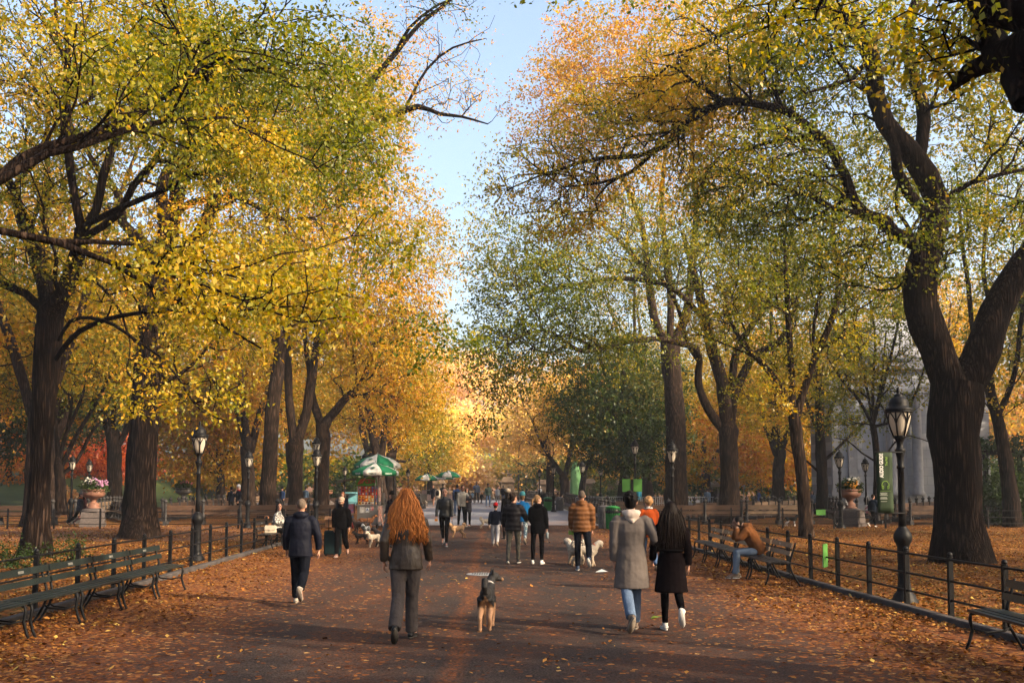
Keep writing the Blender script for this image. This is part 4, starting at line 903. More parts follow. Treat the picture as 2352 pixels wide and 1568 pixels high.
def bench_row(x_of,y0,n,facing,ms,mt,labels,group,step=1.42):
    """facing +1: seat toward +x"""
    b=None
    for k in range(n):
        y=y0+k*step; b2=slat_bench(BL,ms,mt,labels[k],group) if b is None else copy_tree(b); b=b or b2
        if facing>0: b2.location=(x_of(y),y,0); b2.rotation_euler=(0,0,0)
        else: b2.location=(x_of(y+BL),y+BL,0); b2.rotation_euler=(0,0,math.pi)
        b2['label']=labels[k]
    return b
ORD=['nearest','second','third','fourth','fifth','sixth']
bench_row(lambda y:-6.08,10.7,5,1,M_SLAT_G,M_SLAT_G,['dark green slatted bench cut by the left picture edge','dark slatted bench second from the left picture edge','dark slatted bench in the middle of the left row of five','dark slatted bench one before the far end of the left row','dark slatted bench at the far end of the left row'],'slatted benches in the near left row')
bench_row(lambda y:4.88+(25.7-y)*.012,18.3,5,-1,M_SLAT,M_SLAT_P,['pale-backed bench at the near end, right of the seated man','pale-backed bench the hunched man in brown sits on','pale-backed bench just beyond the seated man','pale-backed bench fourth from the near end of the right row','pale-backed bench at the far end, behind the dark-haired woman'],'slatted benches in the right row')
bench_row(lambda y:5.48-(y-9)*.02,8.6,2,-1,M_SLAT_G,M_SLAT_G,['dark slatted bench lying mostly outside the bottom right corner','dark slatted bench in the bottom right corner before the fence'],'slatted benches in the bottom right corner')
bench_row(lambda y:-7.12-(y-28)*.02,28.5,5,1,M_SLAT,M_SLAT,['slatted bench with a cream handbag on it, woman seated','slatted bench just beyond the seated woman','slatted bench behind the man in the dark navy jacket','slatted bench with a cardboard box on it','slatted bench nearest to the food cart'],'slatted benches by the food cart')
# ------------------------------------------------------------------ long settees with ball finials on the posts
M_CAST=mat('dark_cast_post',(0.045,0.042,0.042),.6,.35,6,.3,30); M_PLANK=mat('brown_bench_plank',(0.085,0.045,0.026),.6,.35,2.5,.3,18,0,.3,(1.5,1.5,9))
M_PLANK_SUN=mat('sunlit_bench_plank',(0.20,0.13,0.08),.65,.3,2.5,.3,18,0,.3,(1.5,1.5,9))  # paler copy of the brown plank, sunlight put into its colour
def settee_post():
    mb=MB(); mb.box((-.06,0,.09),(.62,.17,.18)); mb.box((-.30,0,.20),(.12,.11,.34))
    mb.tube([(.02,0,.1),(.02,0,.5),(.05,0,.72),(.085,0,.98)],[.1,.085,.08,.075],8,ell=[(.11,.075),(.085,.07),(.08,.065),(.075,.065)],up=(1,0,0))
    mb.lathe([(.07,.97),(.085,.985),(.06,1.0),(.05,1.01),(.09,1.05),(.105,1.09),(.09,1.13),(.05,1.165),(.03,1.175),(.038,1.19),(.022,1.21),(.006,1.25)],12,c=(.085,0,0)); return mb
def settee(p0,p1,label,spacing=1.5,mp=None,group='long settees with ball finials',flip=False):
    a=Vector((p0[0],p0[1],0)); b=Vector((p1[0],p1[1],0)); L=(b-a).length; n=max(1,int(round(L/spacing)))
    ang=math.atan2((b-a).y,(b-a).x)-math.pi/2     # local +y runs along; local -x is the seat side
    root=thing('long_settee',label,'bench',a,ang,group); pm=settee_post(); first=None; s=-1 if flip else 1
    for k in range(n+1):
        if first is None: first=pm.build('post',M_CAST,root,True); o=first; o.data.set_sharp_from_angle(angle=R(40))
        else: o=first.copy(); COL.objects.link(o); o.parent=root
        o.location=(0,k*L/n,0); o.scale=(s,1,1)
    mb=MB()
    for x,z,h,t in ((.035,.56,.16,.06),(.06,.79,.22,.08)): mb.box((s*x,L/2,z),(.04,L-.1,h),M=Matrix.Rotation(s*t,4,'Y'))
    mb.build('backrest',mp or M_PLANK,root)
    mb=MB()
    for x in (-.08,-.20,-.32,-.44): mb.box((s*x,L/2,.41-.0*x),(.10,L+.3,.04))
    mb.build('seat',mp or M_PLANK,root); return root
# fronto-parallel rows behind the crossing fences
settee((gx(-60,46),46),(gx(128,46),46),'brown settee seen from behind at the left picture edge',1.5)
settee((gx(385,46.3),46.3),(gx(640,47),47),'brown settee seen from behind between the thick elm and the left lamp',1.5)
settee((gx(645,47.2),47.2),(gx(775,48),48),'brown settee seen from behind the man in the dark navy jacket',1.5)
settee((gx(1450,47),47),(gx(1700,47),47),'brown settee seen from behind, left of the stout brown elm',1.5)
settee((gx(1712,47.2),47.2),(gx(1860,47.2),47.2),'brown settee seen from behind between two right trunks',1.5,M_PLANK_SUN)
settee((gx(2085,46.5),46.5),(gx(2420,46.5),46.5),'brown settee seen from behind the huge dark elm',1.5)
# rows running away from the viewer
settee((gx(182,48),48),(gx(268,60),60),'pale settee in sun left of the pink flower urn',1.3,M_PLANK_SUN,flip=True)
settee((gx(318,49),49),(gx(246,63),63),'pale settee in sun behind the pink flower urn',1.4,M_PLANK_SUN)
settee((gx(380,51),51),(gx(560,74),74),'long settee slanting away behind the left lamp',1.8,None,flip=True)
settee((gx(425,60),60),(gx(600,86),86),'far settee slanting away under the yellow tree',2.0,M_PLANK_SUN,flip=True)
settee((gx(655,74),74),(gx(800,74),74),'far settee behind the three left trunks',1.9)
settee((gx(889,49),49),(gx(884,66),66),'settee running away just right of the food cart',1.7,flip=True)
settee((gx(968,78),78),(gx(925,104),104),'far settee running away left of the terrace',2.0,flip=True)
settee((gx(1404,43.5),43.5),(gx(1298,82),82),'long settee running away on the right of the walk',1.9)
settee((gx(1264,88),88),(gx(1212,116),116),'far settee running away to the terrace on the right',2.0)
settee((gx(1480,58),58),(gx(1395,58),58),'settee in front of the dark green tree',1.5)
settee((gx(1570,66),66),(gx(1450,66),66),'far settee behind the lamp and signboard',1.6)
settee((gx(1590,52),52),(gx(1770,62),62),'settee slanting away behind the stout brown elm',1.5,None)
settee((gx(1725,54),54),(gx(1890,70),70),'pale settee in sun slanting away right of the brown elm',1.5,M_PLANK_SUN)
settee((gx(1960,47.5),47.5),(gx(1880,62),62),'settee slanting away left of the yellow flower urn',1.5)
settee((gx(2010,47.5),47.5),(gx(2140,58),58),'settee slanting away below the bandshell wall',1.5)
settee((gx(2210,52),52),(gx(2420,54),54),'second settee row behind the huge dark elm',1.6)
# ------------------------------------------------------------------ stone flower urns
M_TERRA=mat('reddish_stone_urn',(0.19,0.09,0.06),.55,.2,6,.2,40); M_GRANITE=mat('grey_granite',(0.085,0.07,0.066),.7,.3,14,.25,60); M_DARKURN=mat('dark_grey_urn',(0.11,0.10,0.10),.6,.25,6,.2,40)
def urn(px,d,sc,m,label,flowers,rot=0.0,ped=True):
    root=thing('flower_urn',label,'urn',(gx(px,d),d,0),rot); 
    mb=MB(); 
    mb.box((0,0,.09),(1.08,1.08,.18)); mb.box((0,0,.42),(1.0,1.0,.5),taper=.94); mb.lathe([(.52,.66),(.5,.74),(.36,.80),(.36,.82)],20)
    mb.build('pedestal',M_GRANITE,root)
    mb=MB(); mb.lathe([(.30,.80),(.30,.86),(.22,.90),(.25,.98),(.20,1.03),(.12,1.10),(.12,1.16),(.2,1.22),(.2,1.25),(.36,1.30),(.46,1.38),(.485,1.47),(.46,1.54),(.455,1.57),(.50,1.60),(.51,1.65),(.48,1.66),(.44,1.6)],28); mb.build('bowl',m,root,True)
    # plants: a mound of small leaves and flower heads
    rg=np.random.default_rng(int(px)); T=Tree(int(px),d); n=110
    u=rg.normal(size=(n,3)); u/=np.linalg.norm(u,axis=1)[:,None]; u[:,2]=np.abs(u[:,2]); T.cl=u*np.array([.5,.5,.42])*(rg.random(n)**.4)[:,None]+np.array([0,0,1.62]); T.cdir=u; T.ctone=np.full(n,.35)
    T.leaves('foliage',M_LEAF_DARK,root,24,.09,.16,.2,.9,.2,.2)
    for (nm,col,cx,w,k,z) in flowers:
        mb=MB()
        for _ in range(k):
            x=cx+rg.normal(0,w); y=rg.uniform(-.38,.1); zz=1.72+z+rg.uniform(0,.28)-abs(x)*.15
            for _ in range(3): mb.ball((x+rg.normal(0,.03),y+rg.normal(0,.03),zz+rg.normal(0,.03)),(.036,.036,.028),6,4)
        mb.build(nm,mat(nm.replace('_blossoms','_petals'),col,.7,.2,20),root)
    root.scale=(sc,sc,sc)
    return root
urn(219,44.5,1.0,M_TERRA,'reddish stone urn of pink flowers on a grey pedestal, left',[('pink_blossoms',(.42,.20,.34),.28,.16,34,.12),('white_blossoms',(.6,.58,.5),-.26,.08,12,.18),('pale_pink_blossoms',(.42,.25,.36),.0,.14,14,.12)],.35)
urn(1949,44.5,1.0,M_TERRA,'reddish stone urn of orange, white and pink flowers by the bandshell',[('orange_blossoms',(.68,.28,.02),-.2,.1,26,.0),('white_blossoms',(.62,.6,.55),.08,.12,24,.16),('pink_blossoms',(.45,.2,.33),.34,.1,16,.02)],.9)
urn(424,62,1.0,M_DARKURN,'dark grey flower urn half hidden behind the left lamp',[('red_blossoms',(.4,.08,.1),.2,.2,14,.1)],.5)
urn(752,72,.9,M_TERRA,'small reddish stone urn beside the knobbly elm',[('red_blossoms',(.35,.1,.06),.1,.2,10,.1)],.5)
# ------------------------------------------------------------------ bins
M_BIN=mat('bright_green_bin',(0.02,0.22,0.04),.5,.15,5,.15,30); M_BING=mat('grey_ribbed_bin',(0.15,0.14,0.14),.6,.2,5,.15,30); M_BAG=mat('black_bin_liner',(0.012,0.012,0.014),.25,.2,9,.4,20)
def bin_(x,y,m,label,sc=1.0,rim=None):
    root=thing('litter_bin',label,'bin',(x,y,0)); mb=MB(); n=22; 
    for k in range(n):
        a=k*2*math.pi/n; c,s=math.cos(a),math.sin(a)
        mb.tube([(c*.235,s*.235,.03),(c*.25,s*.25,.4),(c*.285,s*.285,.86)],.034,4)
    mb.lathe([(.215,.03),(.23,.4),(.265,.84)],22); mb.build('body',m,root)
    mb=MB(); mb.lathe([(.30,.68),(.312,.75),(.305,.88),(.26,.89),(.24,.7)],22,caps=False); mb.build('liner',M_BAG if rim is None else rim,root,True)
    mb=MB(); mb.lathe([(.31,.88),(.305,.93),(.2,.97),(.05,.99)],22); mb.build('lid',m,root,True)
    root.scale=(sc,sc,sc); return root
bin_(gx(1406,41.5),41.5,M_BIN,'bright green ribbed bin with black liner beside a grey one')
bin_(gx(1388,42.4),42.4,M_BING,'grey ribbed bin just left of the bright green bin',1,M_BING)
bin_(gx(1258,71),71,M_BIN,'far green bin behind the pushchair'); bin_(gx(1285,71.5),71.5,M_BING,'far grey bin right of the far green bin',1,M_BING)
bin_(gx(88,50),50,M_BIN,'green bin at the left edge behind the settee')
# ------------------------------------------------------------------ signs
M_SIGN=mat('plain_green_sign',(0.085,0.26,0.05),.55,.08,3); M_SIGNW=mat('pale_sign_strip',(.5,.55,.42),.6,.05)
s=thing('park_signboard','plain green double signboard on a dark post beside the dark tree','sign',(gx(1451,40),40,0)); mb=MB(); mb.box((0,0,1.03),(.09,.09,2.06)); mb.build('post',M_IRON2,s)
for x in (-.225,.225):
    mb=MB(); mb.box((x,.0,1.83),(.34,.02,.50)); mb.build('panel',M_SIGN,s)
s=thing('small_fence_sign','plain small green sign on the thin far right fence','sign',(gx(1882,42.5),42.52,0)); mb=MB(); mb.box((0,0,.69),(.40,.015,.235)); mb.build('panel',M_SIGN,s)
fx=edge_x(RIGHT_EDGE,18.3)+.19
s=thing('fence_notice','green and white notice tied to the near right fence','sign',(fx,18.3,0),R(58)); mb=MB(); mb.box((0,0,.57),(.30,.012,.42)); mb.build('panel',M_SIGN,s)
mb=MB(); mb.box((0,0.012,.455),(.29,.005,.16)); mb.box((0,0.012,.40),(.2,.006,.02)); mb.build('white_strip',M_SIGNW,s)
mb=MB()
for z in (.72,.685,.65,.60): mb.box((0,.012,z),(.2,.005,.014))
mb.build('printed_lines',M_SIGNW,s)
s=thing('tall_sign_pole','tall thin pole with a small dark name board, before the terrace','sign',(gx(1191,112),112,0)); mb=MB(); mb.tube([(0,0,0),(0,0,6.2)],.07,8); mb.build('pole',M_IRON2,s); mb=MB(); mb.box((-.62,0,3.0),(1.15,.05,.26)); mb.build('name_board',mat('brown_name_board',(.06,.045,.035),.6),s)
# ------------------------------------------------------------------ manhole cover, litter
mh=thing('manhole_cover','round pale metal manhole cover in the walk ahead of the dog','manhole',at(1108,1318,0.006)); mb=MB(); mb.lathe([(.33,0),(.33,.008),(.29,.012),(.02,.012)],28); mb.build('plate',mat('worn_steel_cover',(.34,.37,.40),.35,.2,18,.5,40,.5),mh)
mb=MB()
for i in range(-5,6):
    for j in range(-5,6):
        if i*i+j*j<24: mb.box((i*.05,j*.05,.014),(.026,.026,.006),rz=.78)
mb.build('raised_studs',mat('dark_steel_studs',(.12,.13,.14),.4,.2,18,0,0,.5),mh)
p=at(1381,1313,.008); mb=MB(); mb.add([(-.13,-.08,.004),(.12,-.10,.02),(.16,.02,.004),(.02,.10,.055),(-.10,.06,.01)],[(0,1,3),(1,2,3),(0,3,4)]); o=mb.build('paper_scrap',mat('white_paper',(.62,.62,.6),.7,.05)); o.location=p; tag(o,'crumpled white paper scrap on the walk beside the brown-coated man','litter')
p=at(1508,1419,.012); mb=MB(); mb.add([(-.09,-.03,.0),(0,-.06,.02),(.1,.0,.03),(.04,.05,.02),(-.04,.04,.03)],[(0,1,4),(1,2,3),(1,3,4)]); o=mb.build('green_leaf',mat('fresh_green_leaf',(.14,.22,.02),.6,.2)); o.location=p; tag(o,'single green leaf lying between the couple','leaf')
# ------------------------------------------------------------------ crowd barriers
M_GALV=mat('galvanised_barrier',(.40,.43,.47),.4,.15,8,0,0,.6)
def barrier(label):
    root=thing('crowd_barrier',label,'barrier'); mb=MB(); L=2.2
    mb.tube([(0,0,.15),(0,0,1.0),(.06,0,1.06),(L-.06,0,1.06),(L,0,1.0),(L,0,.15),(0,0,.15)],.024,6); mb.build('frame',M_GALV,root,True)
    mb=MB()
    for k in range(1,16): mb.tube([(k*L/16,0,.15),(k*L/16,0,1.05)],.013,5)
    mb.build('bars',M_GALV,root,True)
    for x in (.25,L-.25):
        mb=MB(); mb.tube([(x,-.3,.0),(x,0,.15),(x,.3,.0)],.02,6); mb.build('foot',M_GALV,root,True)
    return root
b0=None; LB='grey metal crowd barrier, one of a line before the dark green tree'
for k in range(5):
    b=barrier(LB) if b0 is None else copy_tree(b0); b0=b0 or b
    b.location=(gx(1322,66)+k*2.1,66+(.4 if k%2 else 0)-.9*k*.3,0); b.rotation_euler=(0,0,-.08 if k<3 else -.2); b['group']='crowd barriers'
# ------------------------------------------------------------------ food cart
M_STEEL=mat('brushed_steel',(.30,.28,.25),.38,.12,3,.15,30,.7,.5,(1,1,12)); M_UG=mat('green_umbrella_cloth',(0.015,.20,.085),.7,.1,4,.1,20); M_UW=mat('white_umbrella_cloth',(.62,.60,.55),.75,.06,4,.1,20)
M_TXT=mat('dark_green_print',(.01,.06,.04),.7,.02); M_TXW=mat('white_print',(.75,.75,.7),.7,.02)
def umbrella(loc,rz,label,r=.97,zr=2.42,zt=2.80,pole0=.9,texts=True,sc=1.0,emb=True):
    root=thing('striped_umbrella',label,'umbrella',loc,rz,'green and white cart umbrellas')
    mb=MB(); mb.tube([(0,0,pole0),(0,0,zt)],.02,8); mb.tube([(0,0,zt),(0,0,zt+.07)],[.03,.012],8); mb.build('pole',M_STEEL,root,True)
    for col,m,par in (('green_panels',M_UG,0),('white_panels',M_UW,1)):
        mb=MB()
        for k in range(par,8,2):
            a0=k*math.pi/4; a1=a0+math.pi/4; vs=[];fs=[]
            rows=[(0.02,zt+.0),(.3*r,zt-.115),(.65*r,zt-.215),(r,zr),(r*1.0,zr-.17)]
            for (q,z) in rows:
                for t in (0,.25,.5,.75,1):
                    a=a0+(a1-a0)*t; sag=1-.035*math.sin(math.pi*t)*(q/r); rr=q*(math.cos(math.pi/8)/math.cos((t-.5)*math.pi/4))*sag*1.04
                    vs.append((rr*math.cos(a),rr*math.sin(a),z-.02*math.sin(math.pi*t)*(q/r)))
            for i in range(4):
                for j in range(4): b=i*5+j; fs.append((b,b+1,b+6,b+5))
            mb.add(vs,fs)
        o=mb.build(col,m,root,True); sd=o.modifiers.new('thick','SOLIDIFY'); sd.thickness=.004
    if texts:
        for k in range(8):
            a=(k+.5)*math.pi/4; rr=r*math.cos(math.pi/8)*1.01+.006; w=(k%2==1)
            M=Matrix.Rotation(a+math.pi/2,4,'Z')@Matrix.Translation((0,-rr,zr-.105))@Matrix.Rotation(R(90),4,'X')
            text('KEEP PARK CLEAN' if w else 'HOT DOGS & PRETZELS',.105 if w else .085,root,M_TXT if w else M_TXW,M=M,bold=.003,align='CENTER').scale=(.72,1,1)
            if w and emb:   # leaf emblem on each white panel
                mbl=MB(); mbl.prism([(0,.14),(.03,.07),(.09,.09),(.07,.03),(.13,.0),(.06,-.02),(.06,-.06),(.01,-.05),(.01,-.12),(-.01,-.12),(-.01,-.05),(-.06,-.06),(-.06,-.02),(-.13,0),(-.07,.03),(-.09,.09),(-.03,.07)],.004)
                sl=math.atan2(.165,.35*r); 
                o=mbl.build('leaf_emblem',mat('emblem_print',(.04,.12,.09),.7,.05),root)
                o.matrix_local=Matrix.Rotation(a+math.pi/2,4,'Z')@Matrix.Translation((0,-r*.74,zt-.245))@Matrix.Rotation(R(90)-(math.pi/2-sl)+.02,4,'X')
    root.scale=(sc,sc,sc); return root
cd=42.3; cxx=gx(822,cd)
cart=thing('food_cart','tall steel hot dog cart covered in snack pictures, under two striped umbrellas','food cart',(cxx,cd,0),-.05)
W=.86; D=1.9
mb=MB(); mb.box((W/2,D/2,.60),(W,D,.78)); mb.box((W/2,D/2,.20),(W*.9,D*.9,.06)); mb.box((W/2,-.015,1.0),(W+.05,.06,.05)); mb.build('steel_body',M_STEEL,cart)
mb=MB(); mb.box((W/2,.30,1.40),(W,.55,.80)); mb.box((W/2,D*.55,1.25),(W*.98,D*.8,.5)); mb.build('glass_case',mat('dull_steel_case',(.12,.11,.10),.45,.2),cart)
# menu of little pictures: a grid of colour cards
cards=thing; mb=MB(); mats=[mat('menu_'+n,c,.5,.25,30) for n,c in (('red',(.55,.035,.015)),('deep_orange',(.65,.13,.015)),('yellow',(.70,.36,.04)),('blue',(.10,.20,.38)),('cream',(.60,.52,.40)),('brown',(.14,.04,.02)))]
rr=random.Random(8)
for i in range(6):
    for j in range(6):
        x=.05+i*.135; z=1.075+j*.13; k=(0 if rr.random()<.6 else 1) if j>=3 else (2 if rr.random()<.6 else 1); 
        if j==0: k=4 if rr.random()<.6 else 2
        if i==5 and rr.random()<.5: k=3
        mb.cm=k; mb.box((x+.06,-.004+.02,z),(.128,.02,.122))
        mb.cm=rr.choice((4,5,3,2,0,4,5)); mb.ball((x+.06,.004,z+.01),(.036+.014*rr.random(),.012,.042),7,5); mb.cm=rr.choice((4,0,3)); mb.box((x+.06+.03*rr.uniform(-1,1),.004,z-.04),(.08*rr.uniform(.4,1),.008,.018))
mb.build('menu_board',mats,cart)
mb=MB(); mb.box((W/2-.04,.0,1.99),(W+.0,.05,.33)); mb.build('sign_board',mat('leaf_green_sign',(.08,.30,.02),.5,.1),cart)
mb=MB()
for x,z,t in ((.10,1.98,.5),(.18,2.0,.5),(.26,2.02,.5)): mb.tube([(x-.06,-.035,z-.09),(x,-.045,z),(x+.06,-.035,z+.09)],.035,7,round_ends=True)
for q,(x,z,rd) in enumerate(((.44,2.0,.085),(.56,2.0,.08))): mb.tube([(x+rd*math.cos(a),-.035,z+rd*.9*math.sin(a)) for a in np.linspace(0,6.28,13)],.024,6)
mb.ball((.73,-.03,2.0),(.06,.03,.075),10,6); mb.build('food_pictures',mat('sausage_red_brown',(.45,.10,.03),.5,.35,14),cart)
mb=MB(); mb.box((.22,-.012,.80),(.21,.006,.27)); mb.build('paper_notice',mat('grey_paper',(.52,.50,.46),.7,.15,25),cart)
mb=MB(); mb.box((.44,-.012,.79),(.15,.006,.2)); o=mb.build('grade_card',mat('grade_card_white',(.66,.66,.64),.6,.04),cart)
text('A',.16,o,mat('grade_blue',(.02,.06,.22),.6,.02),M=Matrix.Translation((.44,-.017,.80))@Matrix.Rotation(R(90),4,'X'),bold=.004,align='CENTER')
mb=MB(); mb.box((.63,-.012,.86),(.14,.006,.21)); mb.build('red_sticker',mat('red_white_sticker',(.5,.05,.04),.5,.5,14,col2=(.6,.55,.5)),cart)
mb=MB(); mb.box((W+.005,.7,.62),(.012,1.0,.66)); mb.box((W+.008,.5,1.45),(.012,.5,.6)); mb.build('side_pictures',mat('pink_side_poster',(.38,.10,.09),.5,.6,9,col2=(.5,.42,.36)),cart)
for y in (.35,1.55):
    for x in (.06,W-.06):
        mb=MB(); mb.tube([(x-.03,y,.13),(x+.03,y,.13)],.13,14); mb.build('wheel',mat('black_rubber',(.012,.012,.012),.8,.2),cart)
mb=MB()
for x in (.02,W+.02): mb.tube([(x,.02,1.0),(x,.02,2.2)],.018,6)
mb.tube([(W+.02,1.0,1.0),(W+.02,1.0,2.2)],.018,6); mb.build('frame_poles',M_STEEL,cart,True)
mb=MB(); mb.box((-.42,.5,2.06),(.8,1.2,.035),M=Matrix.Rotation(-.14,4,'Y')); mb.build('awning_flap',mat('brown_awning',(.11,.075,.05),.7,.2),cart)
umbrella((cxx+.78,cd-.15,0),.39,'nearer green and white umbrella reading KEEP PARK CLEAN over the food cart')
umbrella((cxx+.66,cd+1.35,0),.10,'farther green and white umbrella, higher, over the food cart',.97,2.74,3.20)
bb=thing('drinks_crate','blue-labelled drinks crate stack standing left of the food cart','crate',(cxx-.36,cd+.1,0)); mb=MB(); mb.box((0,.2,.85),(.40,.4,.38)); mb.build('snack_box',mat('blue_snack_box',(.03,.10,.22),.5,.7,12,col2=(.4,.06,.04)),bb)
for k in range(8):
    mb=MB(); x=-.16+(k%4)*.105; z=0 if k<4 else .3; mb.lathe([(.042,z+.0),(.045,z+.2),(.02,z+.26),(.02,z+.29)],8,c=(x,.05,0)); mb.build('bottle',mat(('red_bottle','blue_bottle','clear_bottle')[k%3],((.3,.03,.02),(.03,.1,.2),(.3,.35,.36))[k%3],.25,.2),bb,True)
mb=MB(); mb.box((0,.2,.62),(.44,.42,.03)); mb.build('shelf',M_STEEL,bb)
cb=thing('cardboard_box','brown cardboard box on the bench left of the suitcase man','box',(gx(790,35.2),33.4,0.455)); mb=MB(); mb.box((0,0,.17),(.5,.36,.34)); mb.box((0,-.3,.30),(.5,.22,.01),M=Matrix.Rotation(.5,4,'X')); mb.build('carton',mat('brown_cardboard',(.30,.15,.075),.85,.12),cb)
lean=thing('leaning_board','narrow picture board leaning against the right side of the cart','board',(cxx+W+.32,cd-.1,0)); mb=MB(); mb.box((-.13,0,.42),(.03,.4,.86),M=Matrix.Rotation(-.3,4,'Y')); mb.build('board',mat('pale_poster_board',(.42,.32,.26),.6,.5,10,col2=(.35,.1,.06)),lean)
# far vending umbrellas and carts
for px,d,zt,lb in ((981,98,2.95,'far striped umbrella over a small cart, left of a pair'),(1018,103,3.1,'far striped umbrella, back one of the pair'),(1031,97,3.25,'far striped umbrella, front one of the pair')):
    umbrella((gx(px,d),d,0),.3,lb,1.15,zt-.52,zt,.3,False,1.0)
for px,d,lb in ((983,98.5,'small far cart with pale shelves under a striped umbrella'),(1030,97.6,'small far cart in front of the pair of umbrellas')):
    c=thing('snack_cart',lb,'food cart',(gx(px,d),d,0)); mb=MB(); mb.box((0,0,.55),(1.2,.8,.8)); mb.box((0,0,1.35),(1.1,.7,.06)); mb.build('body',M_STEEL,c)
    mb=MB(); mb.box((.2,-.42,.6),(.5,.02,.6)); mb.box((-.3,-.3,1.15),(.4,.3,.34)); mb.build('poster',mat('pink_menu_poster',(.5,.25,.24),.6,.5,9,col2=(.6,.55,.5)),c)
# ------------------------------------------------------------------ terrace
M_STONE=mat('tan_terrace_stone',(.26,.20,.14),.85,.3,3,.3,12); M_STONE_D=mat('brown_terrace_stone',(.17,.12,.08),.85,.3,3,.3,12)
def pier(px,d,w,h,label,fin=True):
    r=thing('stone_pier',label,'pier',(gx(px,d),d,0)); mb=MB(); mb.box((0,0,.15),(w*1.12,w*1.12,.3)); mb.box((0,0,h*.42),(w,w,h*.84-.3)); mb.box((0,0,h*.45),(w*.62,w*1.04,h*.4)); mb.box((0,0,h*.80),(w*1.2,w*1.2,.14)); mb.build('shaft',M_STONE_D,r)
    mb=MB(); mb.box((0,0,h*.80+.07+h*.1),(w*1.1,w*1.1,h*.2),taper=.6); mb.build('roof',M_STONE_D,r)
    if fin:
        mb=MB(); z=h*1.02; mb.tube([(0,0,z-.1),(0,0,z+.25),(0,0,z+.62)],[.14,.07,.05],8); mb.ball((0,0,z+.3),.13,8,6); mb.ball((0,0,z+.66),.1,8,6); mb.tube([(-.22,0,z+.45),(.22,0,z+.45)],.06,6,round_ends=True); mb.build('finial',M_STONE_D,r,True)
    return r
pier(1166,121,1.55,2.75,'stone pier with roof and cross finial on the terrace, right of centre')
pier(1008,121,1.5,2.5,'stone pier with finial behind the far umbrellas')
pier(1250,121,1.7,2.4,'stone pier of the terrace behind the white-haired woman',False)
pier(1322,118,1.7,2.5,'stone pier of the terrace left of the green tarpaulin',False)
pier(1352,118,1.6,2.5,'stone pier of the terrace right of the green tarpaulin',False)
pier(1412,112,1.6,2.3,'carved stone pier behind the barriers',False)
pier(830,108,1.5,2.6,'stone pier with finial behind the lamp left of the cart')
pier(1640,100,1.7,2.4,'carved stone pier between the right trunks',False)
def balustrade(x0,x1,d,label):
    r=thing('stone_balustrade',label,'balustrade',(gx(x0,d),d,0)); L=gx(x1,d)-gx(x0,d)
    mb=MB(); mb.box((L/2,0,.13),(L,.55,.26)); mb.box((L/2,-.9,.35),(L,.5,.1)); mb.box((L/2,-.9,.15),(L*.98,.3,.3)); mb.build('plinth',M_STONE_D,r)
    mb=MB(); mb.box((L/2,0,1.03),(L,.55,.16)); mb.build('coping',M_STONE,r)
    mb=MB(); n=int(L/.55)
    for k in range(n): 
        x=(k+.5)*L/n; mb.box((x,.0,.6),(.24,.24,.70)); mb.ball((x+L/n/2,0,.6),(.16,.12,.22),8,5)
    mb.build('carved_screen',M_STONE,r); return r
balustrade(880,1158,123,'carved stone balustrade closing the walk, left of the pier'); balustrade(1180,1330,123,'carved stone balustrade closing the walk, right of the pier'); balustrade(560,830,112,'low stone wall behind the left trunks')
# bronze angel on the fountain below
an=thing('angel_statue','dark bronze winged angel seen beyond the terrace wall','statue',(gx(1086,155),155,-1.2)); M_BRONZE=mat('dark_bronze',(.05,.07,.075),.5,.3)
mb=MB(); mb.tube([(0,0,0),(0,0,1.1),(0,0,1.9),(0,0,2.5),(0,0,2.8)],[.62,.5,.34,.36,.14],10); mb.ball((0,0,3.0),.22,10,8); mb.tube([(.2,0,2.5),(.55,-.2,2.2),(.7,-.5,2.3)],[.13,.1,.08],7); mb.build('figure',M_BRONZE,an,True)
for s in (-1,1):
    mb=MB(); mb.prism([(0,2.0),(.05,2.6),(.6,3.0),(1.3,3.35),(2.25,3.6),(1.8,3.15),(1.3,2.75),(.8,2.2),(.4,1.6)],.12,Matrix.Scale(s,4,(1,0,0))@Matrix.Rotation(R(90),4,'X')); mb.build('wing',M_BRONZE,an)
# pale green sheeting over a scaffold
tp=thing('draped_scaffold','tall bright green sheeting draped over a scaffold behind the forked tree','scaffold',(gx(1321,114),114,0)); mb=MB(); vs=[];fs=[]; n=22
for i,z in enumerate((0,1.4,3,4.2,4.6)):
    for j in range(n):
        a=j*2*math.pi/n; w=(.62,.60,.55,.36,.05)[i]*(1+.12*math.sin(a*5+i)); vs.append((w*math.cos(a),w*math.sin(a),z))
for i in range(4):
    for j in range(n): fs.append((i*n+j,i*n+(j+1)%n,(i+1)*n+(j+1)%n,(i+1)*n+j))
mb.add(vs,fs); mb.build('green_sheeting',mat('pale_green_sheeting',(.13,.30,.12),.7,.15),tp,True)
